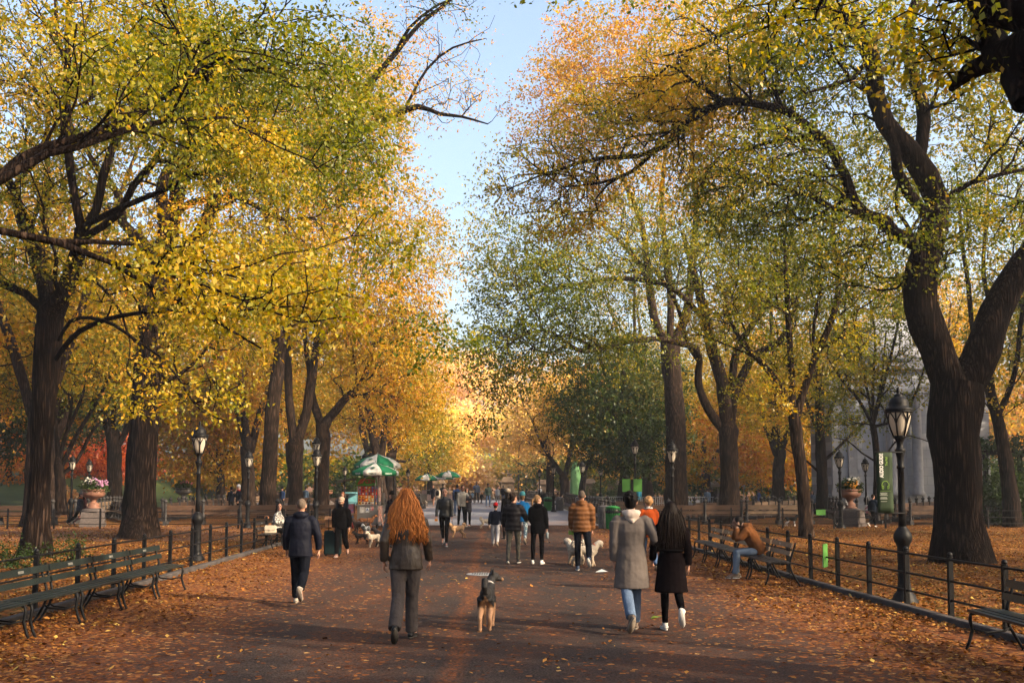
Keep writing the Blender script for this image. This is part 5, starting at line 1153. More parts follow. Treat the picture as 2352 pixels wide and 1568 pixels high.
# small white marquee far right and blue pedicab left
mq=thing('white_gazebo','small white pitched gazebo far off between the right trunks','gazebo',(gx(1662,95),95,0)); mb=MB(); mb.add([(-1.6,-1.6,1.9),(1.6,-1.6,1.9),(1.6,1.6,1.9),(-1.6,1.6,1.9),(0,0,2.7)],[(0,1,4),(1,2,4),(2,3,4),(3,0,4)]); mb.box((0,0,1.78),(3.2,3.2,.25)); mb.build('roof',M_UW,mq)
for x in (-1.5,1.5):
    for y in (-1.5,1.5): mb=MB(); mb.tube([(x,y,0),(x,y,1.9)],.04,6); mb.build('leg',M_STEEL,mq)
pc=thing('pedicab','light blue covered pedicab behind the food cart awning','pedicab',(gx(809,78),78,0)); mb=MB(); mb.box((0,0,1.65),(1.5,1.4,.12)); mb.box((0,.6,1.1),(1.4,.06,1.0)); mb.box((0,0,.62),(1.3,1.2,.3)); mb.build('hood',mat('light_blue_hood',(.16,.40,.46),.5,.15),pc)
for x in (-.68,.68): mb=MB(); mb.tube([(x-.02,0,.35),(x+.02,0,.35)],.35,16); mb.build('wheel',mat('black_rubber',(.012,.012,.012)),pc)
for x in (-.7,.7): mb=MB(); mb.tube([(x,-.6,.6),(x,-.6,1.65)],.03,6); mb.build('strut',M_STEEL,pc)
pc.scale=(.6,.6,.75)
# ------------------------------------------------------------------ stone bandshell
def limestone():
    m,nt,N,L,out=newmat('grey_limestone_blocks'); b=N('ShaderNodeBsdfPrincipled'); b.inputs['Roughness'].default_value=.85; L(b.outputs[0],out.inputs[0])
    tc=N('ShaderNodeTexCoord'); mp=N('ShaderNodeMapping'); mp.inputs['Rotation'].default_value=(R(90),0,0); L(tc.outputs['Object'],mp.inputs[0])
    br=N('ShaderNodeTexBrick'); br.inputs['Scale'].default_value=1.0; br.inputs['Brick Width'].default_value=1.5; br.inputs['Row Height'].default_value=.62; br.inputs['Mortar Size'].default_value=.012; br.inputs['Color1'].default_value=(.25,.265,.295,1); br.inputs['Color2'].default_value=(.29,.305,.33,1); br.inputs['Mortar'].default_value=(.17,.18,.20,1); L(mp.outputs[0],br.inputs[0])
    n=N('ShaderNodeTexNoise'); n.inputs['Scale'].default_value=.8; n.inputs['Detail'].default_value=6; L(tc.outputs['Object'],n.inputs[0]); mr=N('ShaderNodeMapRange'); mr.inputs[3].default_value=.75; mr.inputs[4].default_value=1.15; L(n.outputs[0],mr.inputs[0])
    mx=N('ShaderNodeMix'); mx.data_type='RGBA'; mx.blend_type='MULTIPLY'; mx.inputs['Factor'].default_value=1; L(br.outputs[0],mx.inputs['A']); L(mr.outputs[0],mx.inputs['B']); L(mx.outputs['Result'],b.inputs['Base Color']); return m
M_LIME_S=limestone(); M_LIME_T=mat('pale_limestone_trim',(.32,.33,.36),.8,.12,4,.15,14)
bd=72; bs=thing('bandshell','pale grey stone bandshell with pilasters and a half dome, behind the right trees','bandshell',(gx(1908,bd),bd,0),-.06)
mb=MB(); mb.box((5.6,3,5.3),(11.2,6,9.8)); mb.build('wall',M_LIME_S,bs)
mb=MB(); mb.box((5.6,2.9,.25),(12.2,7,.5)); mb.box((5.6,2.95,.75),(11.7,6.4,.5)); mb.build('base_steps',M_LIME_T,bs)
mb=MB(); mb.box((5.6,2.95,10.4),(11.9,6.5,.5)); mb.box((5.6,2.95,8.6),(11.5,6.2,.3)); mb.build('cornice',M_LIME_T,bs)
for x in (.35,1.5,5.0,9.2):
    mb=MB(); mb.box((x,-.12,4.9),(.62,.24,7.2)); mb.box((x,-.15,1.25),(.8,.34,.4)); mb.build('pilaster',M_LIME_T,bs)
for x in (4.15,5.95):
    mb=MB(); mb.lathe([(.44,1.05),(.44,1.3),(.36,1.4),(.35,4.5),(.30,8.0),(.34,8.1),(.42,8.35),(.42,8.45)],20,c=(x,-.5,0)); 
    for s in (-1,1): mb.ball((x+s*.38,-.78,8.18),(.14,.1,.14),8,6)
    mb.build('column',M_LIME_T,bs,True)
mb=MB(); vs=[];fs=[]; n=24;k=9
for i in range(k+1):
    th=math.pi/2*i/k
    for j in range(n+1):
        a=math.pi*j/n; vs.append((5.6+5.2*math.cos(th)*math.cos(a),5.5-5.2*math.cos(th)*math.sin(a),10.6+3.9*math.sin(th)))
for i in range(k):
    for j in range(n): b=i*(n+1)+j; fs.append((b,b+1,b+n+2,b+n+1))
mb.add(vs,fs); o=mb.build('half_dome',M_LIME_T,bs,True); sd=o.modifiers.new('thick','SOLIDIFY'); sd.thickness=.25
# steps, pergola and shrubs at far right
st=thing('stone_stair','stone stair with pale coping climbing to the pergola at far right','stair',(gx(2236,50),50,0)); mb=MB()
for k in range(12): mb.box((.9+k*.62,.6,.12+k*.12),(.66,2.4,.24+k*.24))
mb.build('steps',M_GRANITE,st); mb=MB(); mb.add([(0.3,-.75,.35),(8.2,-.75,3.35),(8.2,-.45,3.35),(.3,-.45,.35),(0.3,-.75,.12),(8.2,-.75,3.12),(8.2,-.45,3.12),(.3,-.45,.12)],[(0,1,2,3),(7,6,5,4),(0,4,5,1),(1,5,6,2),(2,6,7,3),(3,7,4,0)]); mb.build('coping',mat('pale_coping_stone',(.32,.33,.34),.8,.15),st)
mb=MB(); mb.tube([(0.2,-.6,1.1),(.5,-.6,1.25),(8.2,-.6,4.2)],.03,6); 
for x in (.6,3,5.5,8): mb.tube([(x,-.6,.4+x*.375),(x,-.6,.95+x*.375+.05)],.025,6)
mb.build('handrail',M_IRON2,st,True)
pg=thing('pergola','dark timber pergola overgrown with leaves on the rise at far right','pergola',(gx(2250,58),58,0)); 
for k in range(6): mb=MB(); mb.box((.3+k*1.0,.2*k*0,1.9),(.22,.22,3.8)); mb.build('post',M_BARK_D,pg)
mb=MB(); mb.box((3,0,3.75),(7,.3,.25)); mb.box((3,1.6,3.75),(7,.3,.25)); mb.build('beam',M_BARK_D,pg)
T=Tree(91,58); rg=np.random.default_rng(91); T.cl=np.stack([rg.uniform(-.8,7.5,160),rg.uniform(-.8,2.4,160),4.1+rg.normal(0,.35,160)],1); T.cdir=np.zeros((160,3)); T.ctone=np.full(160,.55); T.leaves('climbing_leaves',M_LEAF_DARK,pg,22,.22,.7,.12,.4,.4,.2)
def shrub(px,d,w,h,label,tone,seed,m=None,n=90,size=.12,y=0,per=26,group=None,name='shrub'):
    root=thing(name,label,'shrub',(gx(px,d),d,0),0,group); T=Tree(seed,d); rg=T.rg; u=rg.normal(size=(n,3)); u/=np.linalg.norm(u,axis=1)[:,None]; u[:,2]=np.abs(u[:,2]); T.cl=u*np.array([w/2,w/2,h])*(rg.random(n)**.45)[:,None]; T.cl[:,2]+=.08; T.cdir=u*.6; T.ctone=np.full(n,tone)
    T.leaves('foliage',m or M_LEAF_DARK,root,per,size,.3,.1,.8,.1,.2)
    mb=MB()
    for k in range(6): mb.tube([(0,0,0),tuple(T.cl[k*5]*.5),tuple(T.cl[k*5])],[.03,.02,.008],5)
    mb.build('stems',M_BARK_D,root); return root
for k,(px,d,w,h) in enumerate(((2262,47,3.2,1.9),(2335,46,3.6,2.5),(2400,48,3.4,3.2),(2285,52,3.4,2.9),(2350,53,3.6,3.9))):
    shrub(px,d,w,h,'dark evergreen shrub massed on the slope beside the stair',.40,100+k,None,200,.15,0,26,'shrubs on the slope')
for k,(px,d,w,h,lb) in enumerate(((30,22.5,1.3,.5,'low green weeds behind the fence at the left picture edge'),(95,21.5,1.4,.5,'low green weeds at the foot of the dark forked elm'),(175,23.5,.9,.6,'tuft of tall weeds right of the dark forked elm'))):
    shrub(px,d,w,h,lb,.28,120+k,M_LEAF_DARK,30,.06,0,26,None,'weed_clump')
for k,(px,d,w,h,lb,tn) in enumerate(((770,95,4.2,3.2,'dark yew bush beside the knobbly elm',.35),(1740,96,6,3.0,'dark bushes left of the slender elm',.35),(1830,92,6,2.6,'dark bushes right of the slender elm trunk',.35),(1390,108,5,2.6,'green bush behind the crowd barriers',.6),(1205,125,4,1.9,'green bush at the foot of the tall sign pole',.75),(140,74,3,1.6,'pale bush on the edge of the grass bank',.9))):
    shrub(px,d,w,h,lb,tn,140+k,M_LEAF_DARK if tn<.8 else M_LEAF_HAZED,120,.24,0,24,None,'bush')
# ------------------------------------------------------------------ people
def cloth(name,col,rough=.85,fold=.55,scale=6,var=.12,spec=.015,stretch=(1,1,.55)):
    return mat(name,col,rough,var,scale*.6,fold,scale,0,spec,stretch,bdist=.035)
def puffer(name,col,band=11.0):
    col=tuple(x*KC for x in col)
    if name in MATS: return MATS[name]
    m,nt,N,L,out=newmat(name); b=N('ShaderNodeBsdfPrincipled'); b.inputs['Roughness'].default_value=.55; b.inputs['Specular IOR Level'].default_value=.06; L(b.outputs[0],out.inputs[0])
    tc=N('ShaderNodeTexCoord'); w_=N('ShaderNodeTexWave'); w_.bands_direction='Z'; w_.wave_profile='SIN'; w_.inputs['Scale'].default_value=band*.32; w_.inputs['Distortion'].default_value=.6; w_.inputs['Detail'].default_value=2; L(tc.outputs['Object'],w_.inputs[0])
    r=ramp(nt,[(0,tuple(x*.8 for x in col)),(.2,col),(1,tuple(min(1,x*1.05) for x in col))]); L(w_.outputs[0],r.inputs[0]); L(r.outputs[0],b.inputs['Base Color'])
    bp=N('ShaderNodeBump'); bp.inputs['Distance'].default_value=.02; bp.inputs['Strength'].default_value=.5; L(w_.outputs[0],bp.inputs['Height']); L(bp.outputs[0],b.inputs['Normal']); MATS[name]=m; return m
def patterned(name,c1,c2,scale,kind='noise',thr=.5):
    c1=tuple(x*KC for x in c1); c2=tuple(x*KC for x in c2)
    if name in MATS: return MATS[name]
    m,nt,N,L,out=newmat(name); b=N('ShaderNodeBsdfPrincipled'); b.inputs['Roughness'].default_value=.85; L(b.outputs[0],out.inputs[0]); tc=N('ShaderNodeTexCoord')
    if kind=='check':
        t=N('ShaderNodeTexChecker'); t.inputs['Scale'].default_value=scale; t.inputs['Color1'].default_value=c1+(1,); t.inputs['Color2'].default_value=c2+(1,); L(tc.outputs['Object'],t.inputs[0]); L(t.outputs[0],b.inputs['Base Color'])
    else:
        t=N('ShaderNodeTexNoise'); t.inputs['Scale'].default_value=scale; t.inputs['Detail'].default_value=3; L(tc.outputs['Object'],t.inputs[0]); r=ramp(nt,[(thr-.03,c1),(thr+.03,c2)]); L(t.outputs[0],r.inputs[0]); L(r.outputs[0],b.inputs['Base Color'])
    MATS[name]=m; return m
def skin(tone):
    return mat('skin_%s'%tone,{'fair':(.46,.25,.17),'light':(.40,.20,.13),'tan':(.32,.16,.10),'brown':(.16,.08,.05)}[tone],.55,.08,12,0,0,0,.35)
def hairm(name,col): return mat('hair_'+name,col,.5,.35,18,.6,40,0,.05,(3,3,.6))
V3=Vector
def ik(a,t,l1,l2,hint):
    a=V3(a);t=V3(t);d=t-a;L=min(d.length,(l1+l2)*.998); u=d.normalized(); t=a+u*L
    x=(l1*l1-l2*l2+L*L)/(2*L); h=math.sqrt(max(0,l1*l1-x*x)); hn=V3(hint); hn=(hn-u*hn.dot(u)).normalized(); return a+u*x+hn*h,t
def hand_mesh(mb,wr,d,side,palm_in,curl=.5,k=1.0):
    """wr wrist, d forearm direction; palm faces palm_in"""
    d=d.normalized(); n=(palm_in-d*palm_in.dot(d)); n=n.normalized() if n.length>1e-4 else d.orthogonal(); w=d.cross(n).normalized()
    P=wr+d*.055*k
    mb.tube([wr-d*.02,wr+d*.01,wr+d*.05*k,wr+d*.092*k],[.02,.02,.02,.02],8,ell=[(.024*k,.019*k),(.027*k,.016*k),(.040*k,.016*k),(.041*k,.013*k)],up=w)
    th=None
    for i,(o,l) in enumerate(((-.029,.064),(-.010,.075),(.010,.071),(.028,.055))):
        b=wr+d*.085*k+w*o*k; pts=[b]; dr=d.copy(); ang=curl*(.75+.12*i)
        for s in range(3):
            dr=(Matrix.Rotation(ang*(1 if s else .7),3,w)@dr) if (Matrix.Rotation(.1,3,w)@d).dot(n)>d.dot(n) else (Matrix.Rotation(-ang*(1 if s else .7),3,w)@dr)
            pts.append(pts[-1]+dr*l*k*(.42,.32,.26)[s])
        mb.tube(pts,[.0095*k,.009*k,.0085*k,.0075*k],7,round_ends=True)
    ts=-1; b=wr+d*.03*k+w*ts*.03*k
    mb.tube([b,b+(d*.6+w*ts*.6+n*.3).normalized()*.035*k,b+(d*.6+w*ts*.6+n*.3).normalized()*.035*k+(d*.85+w*ts*.1+n*.45).normalized()*.034*k],[.013*k,.011*k,.009*k],7,round_ends=True)
def remesh(o,vox,sm=3,disp=0.0,dsize=.12,seed=0):
    r=o.modifiers.new('join','REMESH'); r.mode='VOXEL'; r.voxel_size=vox; r.use_smooth_shade=True
    if sm: s=o.modifiers.new('smooth','SMOOTH'); s.factor=.5; s.iterations=sm
    if disp:
        t=bpy.data.textures.get('folds%d'%int(dsize*1000)) or bpy.data.textures.new('folds%d'%int(dsize*1000),'CLOUDS'); t.noise_scale=dsize; t.noise_depth=2
        d=o.modifiers.new('folds','DISPLACE'); d.texture=t; d.strength=disp; d.mid_level=.5; d.texture_coords='LOCAL'
WALK={'legs':((22,6,0,0),(-18,34,-44,0)),'arms':((-16,8,12),(20,8,22)),'lean':3}
WALK2={'legs':((-16,28,-35,3),(20,5,0,3)),'arms':((20,8,22),(-16,8,12)),'lean':3}
STAND={'legs':((2,2,0,4),(-2,2,0,4)),'arms':((2,9,10),(0,9,10)),'lean':1}
def person(label,loc,rz,H,pose,o,det=1):
    """pose legs: (thigh, knee, foot pitch, outward) for left (-x) and right (+x); arms: (swing, out, elbow) or ('to',x,y,z[,hint])"""
    root=thing('person',label,'person',loc,rz); k=H/1.75; f=o.get('female',False)
    vb={3:.0075,2:.011,1:.016}[det]/k; vc={3:.011,2:.016,1:.022}[det]/k
    pel=V3((0,0,.95)); l=R(pose.get('lean',2)); sd=V3((0,math.sin(l),math.cos(l))); nb=pel+sd*.52; sw_=.165 if f else .19; lat=V3((pose.get('tilt',0),0,0))
    hl=R(pose.get('head_lean',0))+l*.4; hd=V3((0,math.sin(hl),math.cos(hl))); hy=R(pose.get('head',0))
    legs=[]
    for s,(th,kb,fp,out) in zip((-1,1),pose['legs']):
        hip=pel+V3((s*.095,0,-.03)); t=R(th); q=R(out)*s
        kn=hip+V3((math.sin(q),math.sin(t)*math.cos(q),-math.cos(t)*math.cos(q)))*.43; b=R(th-kb)
        an=kn+V3((math.sin(q)*.3,math.sin(b),-math.cos(b)))*.42; g=R(fp); fd=V3((math.sin(R(pose.get('toe',8)))*s,math.cos(g),math.sin(g))).normalized(); legs.append((hip,kn,an,fd))
    zmin=min(min((an+V3((0,0,-.085))).z if fd.z>-.2 else 9, (an+fd*.16-V3((0,0,.075*abs(fd.y)+.02))).z) for _,_,an,fd in legs)
    sit=pose.get('sit')
    dz=-zmin if sit is None else sit/k-.95+.09
    sh=V3((0,0,dz)); pel=pel+sh; nb=nb+sh+lat; legs=[(a+sh,b+sh,c+sh,d) for a,b,c,d in legs]
    if sit is not None and 'feet' in pose:
        nl=[]
        for (hip,kn,an,fd),ft in zip(legs,pose['feet']):
            kn2,an2=ik(hip,V3(ft),.44,.43,V3((0,1,.6))); nl.append((hip,kn2,an2,V3((ft[0]*.3,1,0)).normalized()))
        legs=nl
    hc=nb+hd*.175+V3((0,.012,0))
    arms=[]
    for s,a in zip((-1,1),pose['arms']):
        s0=nb-sd*.055+V3((s*sw_,0,0))
        if a[0]=='to':
            el,wr=ik(s0,V3(a[1:4])+V3((0,0,0)),.285,.255,V3(a[4]) if len(a)>4 else V3((s*.6,-.5,-.6)))
        else:
            t,q,e=R(a[0]),R(a[1])*s,R(a[2]); el=s0+V3((math.sin(q),math.sin(t)*math.cos(q),-math.cos(t)*math.cos(q)))*.285; t2=t+e; wr=el+V3((math.sin(q)*.35-s*.05,math.sin(t2),-math.cos(t2))).normalized()*.255
        arms.append((s0,el,wr))
    S=Matrix.Scale(k,4)
    def B(mb,name,m,vox,sm=3,disp=0,dsize=.12,parent=root):
        mb.v=[tuple(V3(v)*k) for v in mb.v]; ob=mb.build(name,m,parent,True)
        if vox: remesh(ob,vox*k,sm,disp*k,dsize)
        return ob
    Rh=Matrix.Rotation(hy,3,'Z')
    def H_(x,y,z): return hc+Rh@V3((x,y,z))
    # body: one surface
    mb=MB(); up=(1,0,0)
    tb=.9
    mb.tube([pel-V3((0,0,.06)),pel,pel+sd*.15,pel+sd*.32,pel+sd*.45,nb],[.1]*6,14,ell=[(.14*tb,.10*tb),(.155*tb,.11*tb),(.125*tb,.09*tb),(.15*tb,.105*tb),(.15*tb,.09*tb),(.06,.055)],up=up)
    mb.tube([nb-sd*.05,nb+hd*.05,nb+hd*.13],[.062,.052,.052],10)
    M4=Rh.to_4x4()
    mb.ball(H_(0,-.008,.018),(.076,.094,.106),16,12,M4); mb.ball(H_(0,.03,-.055),(.054,.062,.072),14,10,M4); mb.ball(H_(0,.052,-.10),(.03,.032,.026),10,8,M4)
    mb.tube([H_(0,.083,.02),H_(0,.100,-.012),H_(0,.110,-.034),H_(0,.088,-.044)],[.010,.012,.0155,.012],8)
    for s in (-1,1):
        mb.ball(H_(s*.077,-.008,-.006),(.014,.024,.034),8,6,M4); mb.ball(H_(s*.033,.074,.030),(.024,.014,.010),8,6,M4)
    for (s0,el,wr),s in zip(arms,(-1,1)):
        mb.tube([s0,s0.lerp(el,.5),el,el.lerp(wr,.4),wr],[.048,.044,.036,.037,.024],10)
        pin=V3((-s,0,.1)); d=(wr-el).normalized()
        hand_mesh(mb,wr,d,s,pin,pose.get('curl',(.42,.42))[0 if s<0 else 1],.95 if f else 1.04)
    for hip,kn,an,fd in legs:
        mb.tube([hip,hip.lerp(kn,.5),kn,kn.lerp(an,.35),an],[.078,.066,.05,.05,.034],10); mb.tube([an,an+fd*.05-V3((0,0,.03)),an+fd*.15-V3((0,0,.05))],[.034,.034,.025],8)
    B(mb,'body',skin(o.get('skin','fair')),vb,2)
    if o.get('face',False):
        for s in (-1,1):
            mb=MB(); mb.ball(H_(s*.031,.080,.008),(.0125,.008,.007),8,6,M4); B(mb,'eye',mat('dark_eye',(.02,.014,.012),.2,.05),0)
            mb=MB(); mb.tube([H_(s*.016,.092,.028),H_(s*.034,.091,.034),H_(s*.050,.080,.028)],.0045,6); B(mb,'eyebrow',o.get('brow',mat('dark_brow',(.03,.02,.015),.8)),0)
        mb=MB(); mb.tube([H_(-.024,.080,-.070),H_(-.01,.092,-.074),H_(.01,.092,-.074),H_(.024,.080,-.070)],[.004,.007,.007,.004],6); B(mb,'lips',mat('rosy_lips',(.36,.12,.10),.5),0)
    if o.get('beard'):
        mb=MB(); mb.ball(H_(0,.034,-.072),(.058,.066,.062),12,8,M4); B(mb,'beard',o['beard'],0)
    # trousers
    r1,r2,r3=o.get('legw',(.088,.062,.048)); mb=MB()
    mb.tube([pel-V3((0,0,.10)),pel-V3((0,0,.02)),pel+sd*.06,pel+sd*.13],[.1]*4,14,ell=[(.10,.09),(.165 if not f else .168,.118),(.152,.112),(.135,.10)],up=up)
    for hip,kn,an,fd in legs:
        a2=an.lerp(kn,o.get('cuff',.02)); mb.tube([hip+V3((0,0,.03)),hip.lerp(kn,.3),hip.lerp(kn,.75),kn,kn.lerp(a2,.35),kn.lerp(a2,.75),a2],[r1*.95,r1,r2*1.12,r2*1.03,r2*1.04,r3*1.04,r3],12)
    if o.get('legs'): B(mb,'trousers',o['legs'],vc,3,.012 if det>=2 else 0,.07)
    # shoes
    for (hip,kn,an,fd),s in zip(legs,(-1,1)):
        u=V3((0,0,1)); u=(u-fd*u.dot(fd)).normalized() if abs(fd.z)<.98 else V3((0,1,0)); sd_=fd.cross(u).normalized(); c=an-u*.045
        mb=MB(); E=[(.024,.022),(.036,.040),(.038,.044),(.037,.034),(.043,.026),(.042,.022),(.028,.014)]; Y=(-.075,-.055,-.01,.05,.10,.15,.185)
        mb.tube([c+fd*y+u*(e[1]-.040) for y,e in zip(Y,E)],[.03]*7,12,ell=E,up=sd_); mb.tube([an+u*.03,an-u*.03],[.044,.040],10)
        so_=B(mb,'shoe',o['shoe'],vb*1.1,2)
        mb=MB(); out=[]
        n=16
        for i in range(n):
            q=2*math.pi*i/n; y=.052+.142*math.cos(q); out.append((.044*math.sin(q)*(1.0 if math.cos(q)>-.3 else .85),y))
        vs=[c+sd_*x+fd*y-u*zz for zz in (.040,.020) for x,y in out]; mb.add(vs,[tuple(range(n)),tuple(range(2*n-1,n-1,-1))]+[((i+1)%n,i,i+n,(i+1)%n+n) for i in range(n)])
        B(mb,'sole',o.get('sole',M_SOLE),0,parent=so_)
    # upper garment
    hem=o.get('hem',.10); th=o.get('thick',.018); mb=MB(); fl=o.get('flare',0)
    av=V3((0,0,0)); 
    if hem>.2:
        for hip,kn,an,fd in legs: av+=(kn-hip)*.5
        av=V3((0,av.y*.5,-.43)).normalized()
    else: av=-sd*.6+V3((0,0,-.4)); av.normalize()
    hw=.16 if f else .158; wa=(.128 if f else .145); ch=.158 if f else .172
    pts=[pel+av*hem]; el_=[(hw+th+fl,.115+th+fl*.9)]
    if hem>.25: pts+= [pel+av*hem*.5]; el_+=[(hw+th+fl*.45,.118+th+fl*.4)]
    pts+=[pel,pel+sd*.14+lat*.3,pel+sd*.31+lat*.6,pel+sd*.42+lat*.8,nb-sd*.045,nb-sd*.005]; el_+=[(hw+th,.118+th),(wa+th,.098+th),(ch+th,.112+th),(sw_*.93+th,.100+th),(sw_*.80+th*.8,.082+th*.7),(.070+th*.6,.066+th*.6)]
    mb.tube(pts,[.1]*len(pts),18,ell=el_,up=up)
    sl=o.get('sleeve',.052)
    for s0,el,wr in arms:
        ew=el.lerp(wr,o.get('sleeve_len',.97)); mb.ball(s0+V3((0,0,-.018))+(nb-s0)*.10,(sl+.012+th*.3,sl+.012+th*.3,sl+.006+th*.2),12,8); mb.tube([s0+V3((0,0,-.012))+(el-s0)*.05,s0.lerp(el,.25),el.lerp(s0,.15),el,el.lerp(ew,.4),ew],[sl+.016+th*.4,sl+.012+th*.3,sl+th*.2,sl+th*.15,sl,sl*.88],12)
    if o.get('collar',True): mb.tube([nb-sd*.02,nb+sd*.03,nb+hd*.055],[.078,.072,.066],12)
    if o.get('hood'):
        mb.ball(nb+V3((0,-.075,.02)),(.115,.07,.075),12,8); mb.tube([nb+V3((-.09,.03,-.01)),nb+V3((-.1,-.04,.03)),nb+V3((0,-.10,.045)),nb+V3((.1,-.04,.03)),nb+V3((.09,.03,-.01))],[.03,.04,.045,.04,.03],8)
    tn=o.get('topname','jacket'); B(mb,tn,o['top'],vc,3,.016 if det>=2 else .0,.10)
    if o.get('inner_hood'):
        mb=MB(); mb.ball(nb+V3((0,-.085,.015)),(.105,.06,.07),12,8); mb.tube([nb+V3((-.06,.06,-.02)),nb+V3((-.095,-.02,.04)),nb+V3((0,-.09,.05)),nb+V3((.095,-.02,.04)),nb+V3((.06,.06,-.02))],[.028,.038,.04,.038,.028],8); mb.tube([nb+V3((-.07,-.06,-.01)),nb+V3((0,-.125,-.075)),nb+V3((.07,-.06,-.01))],[.04,.03,.04],8); B(mb,'hood',o['inner_hood'],vc,3,.01,.06)
    if o.get('scarf'):
        mb=MB(); mb.tube([nb+V3((.08*math.cos(a),.075*math.sin(a),.03+.012*math.sin(3*a))) for a in np.linspace(0,6.28,15)],.036,8); B(mb,'scarf',o['scarf'],vc,2)
    if o.get('belt'):
        mb=MB(); mb.tube([pel+sd*.15+V3((math.cos(a)*(wa+th+.012),math.sin(a)*(.098+th+.012),0)) for a in np.linspace(0,6.28,21)],.02,6); B(mb,'belt',o['belt'],0)
    if o.get('vest_line'):
        mb=MB(); mb.tube([pel+sd*(.02+.4*t)+V3((0,.135-.03*t,0)) for t in (0,.3,.6,1)],.006,5); B(mb,'zip',o['vest_line'],0)
    # hair and hats
    hk=o.get('hair','short'); hm=o.get('hairm')
    if hk not in ('bald',):
        mb=MB(); back=0.0
        if hk=='buzz': mb.ball(H_(0,-.016,.026),(.079,.094,.104),14,10,M4)
        else: mb.ball(H_(0,-.022,.030),(.086,.098,.108),16,12,M4); mb.ball(H_(0,-.04,-.015),(.080,.072,.085),12,8,M4)
        rr=random.Random(len(label)*7+int(H*100))
        if hk=='curly':
            for _ in range(70 if det>1 else 34):
                a=rr.uniform(0,6.28); z=rr.uniform(-.5,1); q=math.sqrt(max(0,1-z*z)); 
                if math.sin(a)*q>.55 and z<.45: continue
                mb.ball(H_(q*math.cos(a)*.095,-.02+q*math.sin(a)*.10,.035+z*.105),rr.uniform(.022,.034),6,5)
        if hk=='messy':
            for _ in range(60):
                a=rr.uniform(0,6.28); z=rr.uniform(-.15,1); q=math.sqrt(max(0,1-z*z))
                if math.sin(a)*q>.6 and z<.5: continue
                b=H_(q*math.cos(a)*.08,-.02+q*math.sin(a)*.092,.03+z*.10); d=V3((q*math.cos(a),q*math.sin(a)-.2,z+.2)).normalized(); mb.tube([b,b+d*.022+V3((rr.uniform(-.01,.01),rr.uniform(-.01,.01),.004))],[.02,.008],5)
        if hk=='ponytail': mb.ball(H_(0,-.115,.03),(.025,.03,.03),8,6); mb.tube([H_(0,-.12,.03),H_(0,-.165,-.02),H_(0,-.165,-.12),H_(0,-.14,-.2)],[.022,.032,.028,.008],8)
        if hk=='bun': mb.ball(H_(0,-.10,.09),(.042,.042,.038),10,8)
        if hk in ('long','strands'):
            ln=o.get('hairlen',.42); w_=o.get('hairw',.13)
            mb.tube([H_(0,-.045,.07),H_(0,-.07,-.03),H_(0,-.085,-.16),H_(0,-.10,-.16-ln*.5),H_(0,-.09,-.14-ln)],[.1]*5,16,ell=[(.07,.06),(.10,.07),(w_,.065),(w_*1.05,.055),(w_*.75,.025)],up=Rh@V3((1,0,0)))
            for s in (-1,1): mb.tube([H_(s*.07,-.01,.03),H_(s*.092,.005,-.08),H_(s*.11,-.01,-.2),H_(s*.12,-.04,-.22-ln*.35)],[.03,.034,.036,.012],8)
        ob=B(mb,'hair',hm,vb*1.3,1)
        if hk=='strands' and det>=3:
            mb=MB(); ln=o.get('hairlen',.42); w_=o.get('hairw',.13); wv=o.get('wave',.014)
            for _ in range(o.get('nstr',230)):
                a=rr.uniform(math.pi*.93,math.pi*2.07); x0=math.cos(a); y0=math.sin(a); top=rr.uniform(.02,.13); e=ln*rr.uniform(.72,1.12); ph=rr.uniform(0,6.3); pts=[]; st=rr.choice((.7,.85,1.0,1.1,1.22,1.3))
                for t in np.linspace(0,1,9):
                    z=top-(top+.14+e)*t; spread=min(1,.55+t*1.6); x=x0*(.088+(w_-.02)*max(0,t-.12)**.7*1.0)*spread*st; y=-.03+y0*(.085-.0*t)*spread-.035*math.sin(t*2.6)*st
                    pts.append(H_(x+wv*math.sin(ph+t*19)*(.3+t),y+wv*.7*math.cos(ph*1.7+t*16)*(.3+t),z))
                mb.tube(pts,[v*st for v in (.005,.0072,.0082,.0082,.0082,.008,.007,.005,.0015)],5)
            B(mb,'hair_strands',o.get('strandm',hm),0,parent=ob)
    ht=o.get('hat')
    if ht:
        mb=MB()
        if ht=='beanie':
            prof=[(.096,.0),(.101,.03),(.098,.07),(.083,.115),(.05,.145),(.012,.155)]; mb.lathe(prof,18,c=(0,0,0)); mb.lathe([(.099,-.005),(.106,.01),(.105,.035),(.098,.045)],18)
            if o.get('pom'): mb.ball((0,-.02,.17),.035,8,6)
        elif ht=='cap': mb.lathe([(.095,0),(.098,.03),(.092,.07),(.07,.10),(.03,.115),(.005,.118)],18); mb.prism([(-.075,.05),(-.07,.13),(-.04,.165),(0,.175),(.04,.165),(.07,.13),(.075,.05)],.012,Matrix.Translation((0,0,.01))@Matrix.Rotation(-.18,4,'X'))
        elif ht=='tweed': mb.lathe([(.100,-.02),(.108,.02),(.115,.06),(.10,.10),(.06,.13),(.01,.135)],18); mb.prism([(-.08,.06),(-.06,.13),(0,.15),(.06,.13),(.08,.06)],.012,Matrix.Translation((0,0,-.01))@Matrix.Rotation(-.3,4,'X'))
        elif ht=='helmet': mb.lathe([(.11,0),(.118,.04),(.112,.09),(.08,.135),(.03,.155),(.005,.158)],18)
        T=Matrix.Translation(H_(0,-.014,.048))@M4@Matrix.Rotation(-.10,4,'X'); mb.v=[tuple(T@V3(v)) for v in mb.v]; B(mb,{'beanie':'beanie','cap':'cap','tweed':'cap','helmet':'helmet'}[ht],o['hatm'],0)
    root['_k']=k
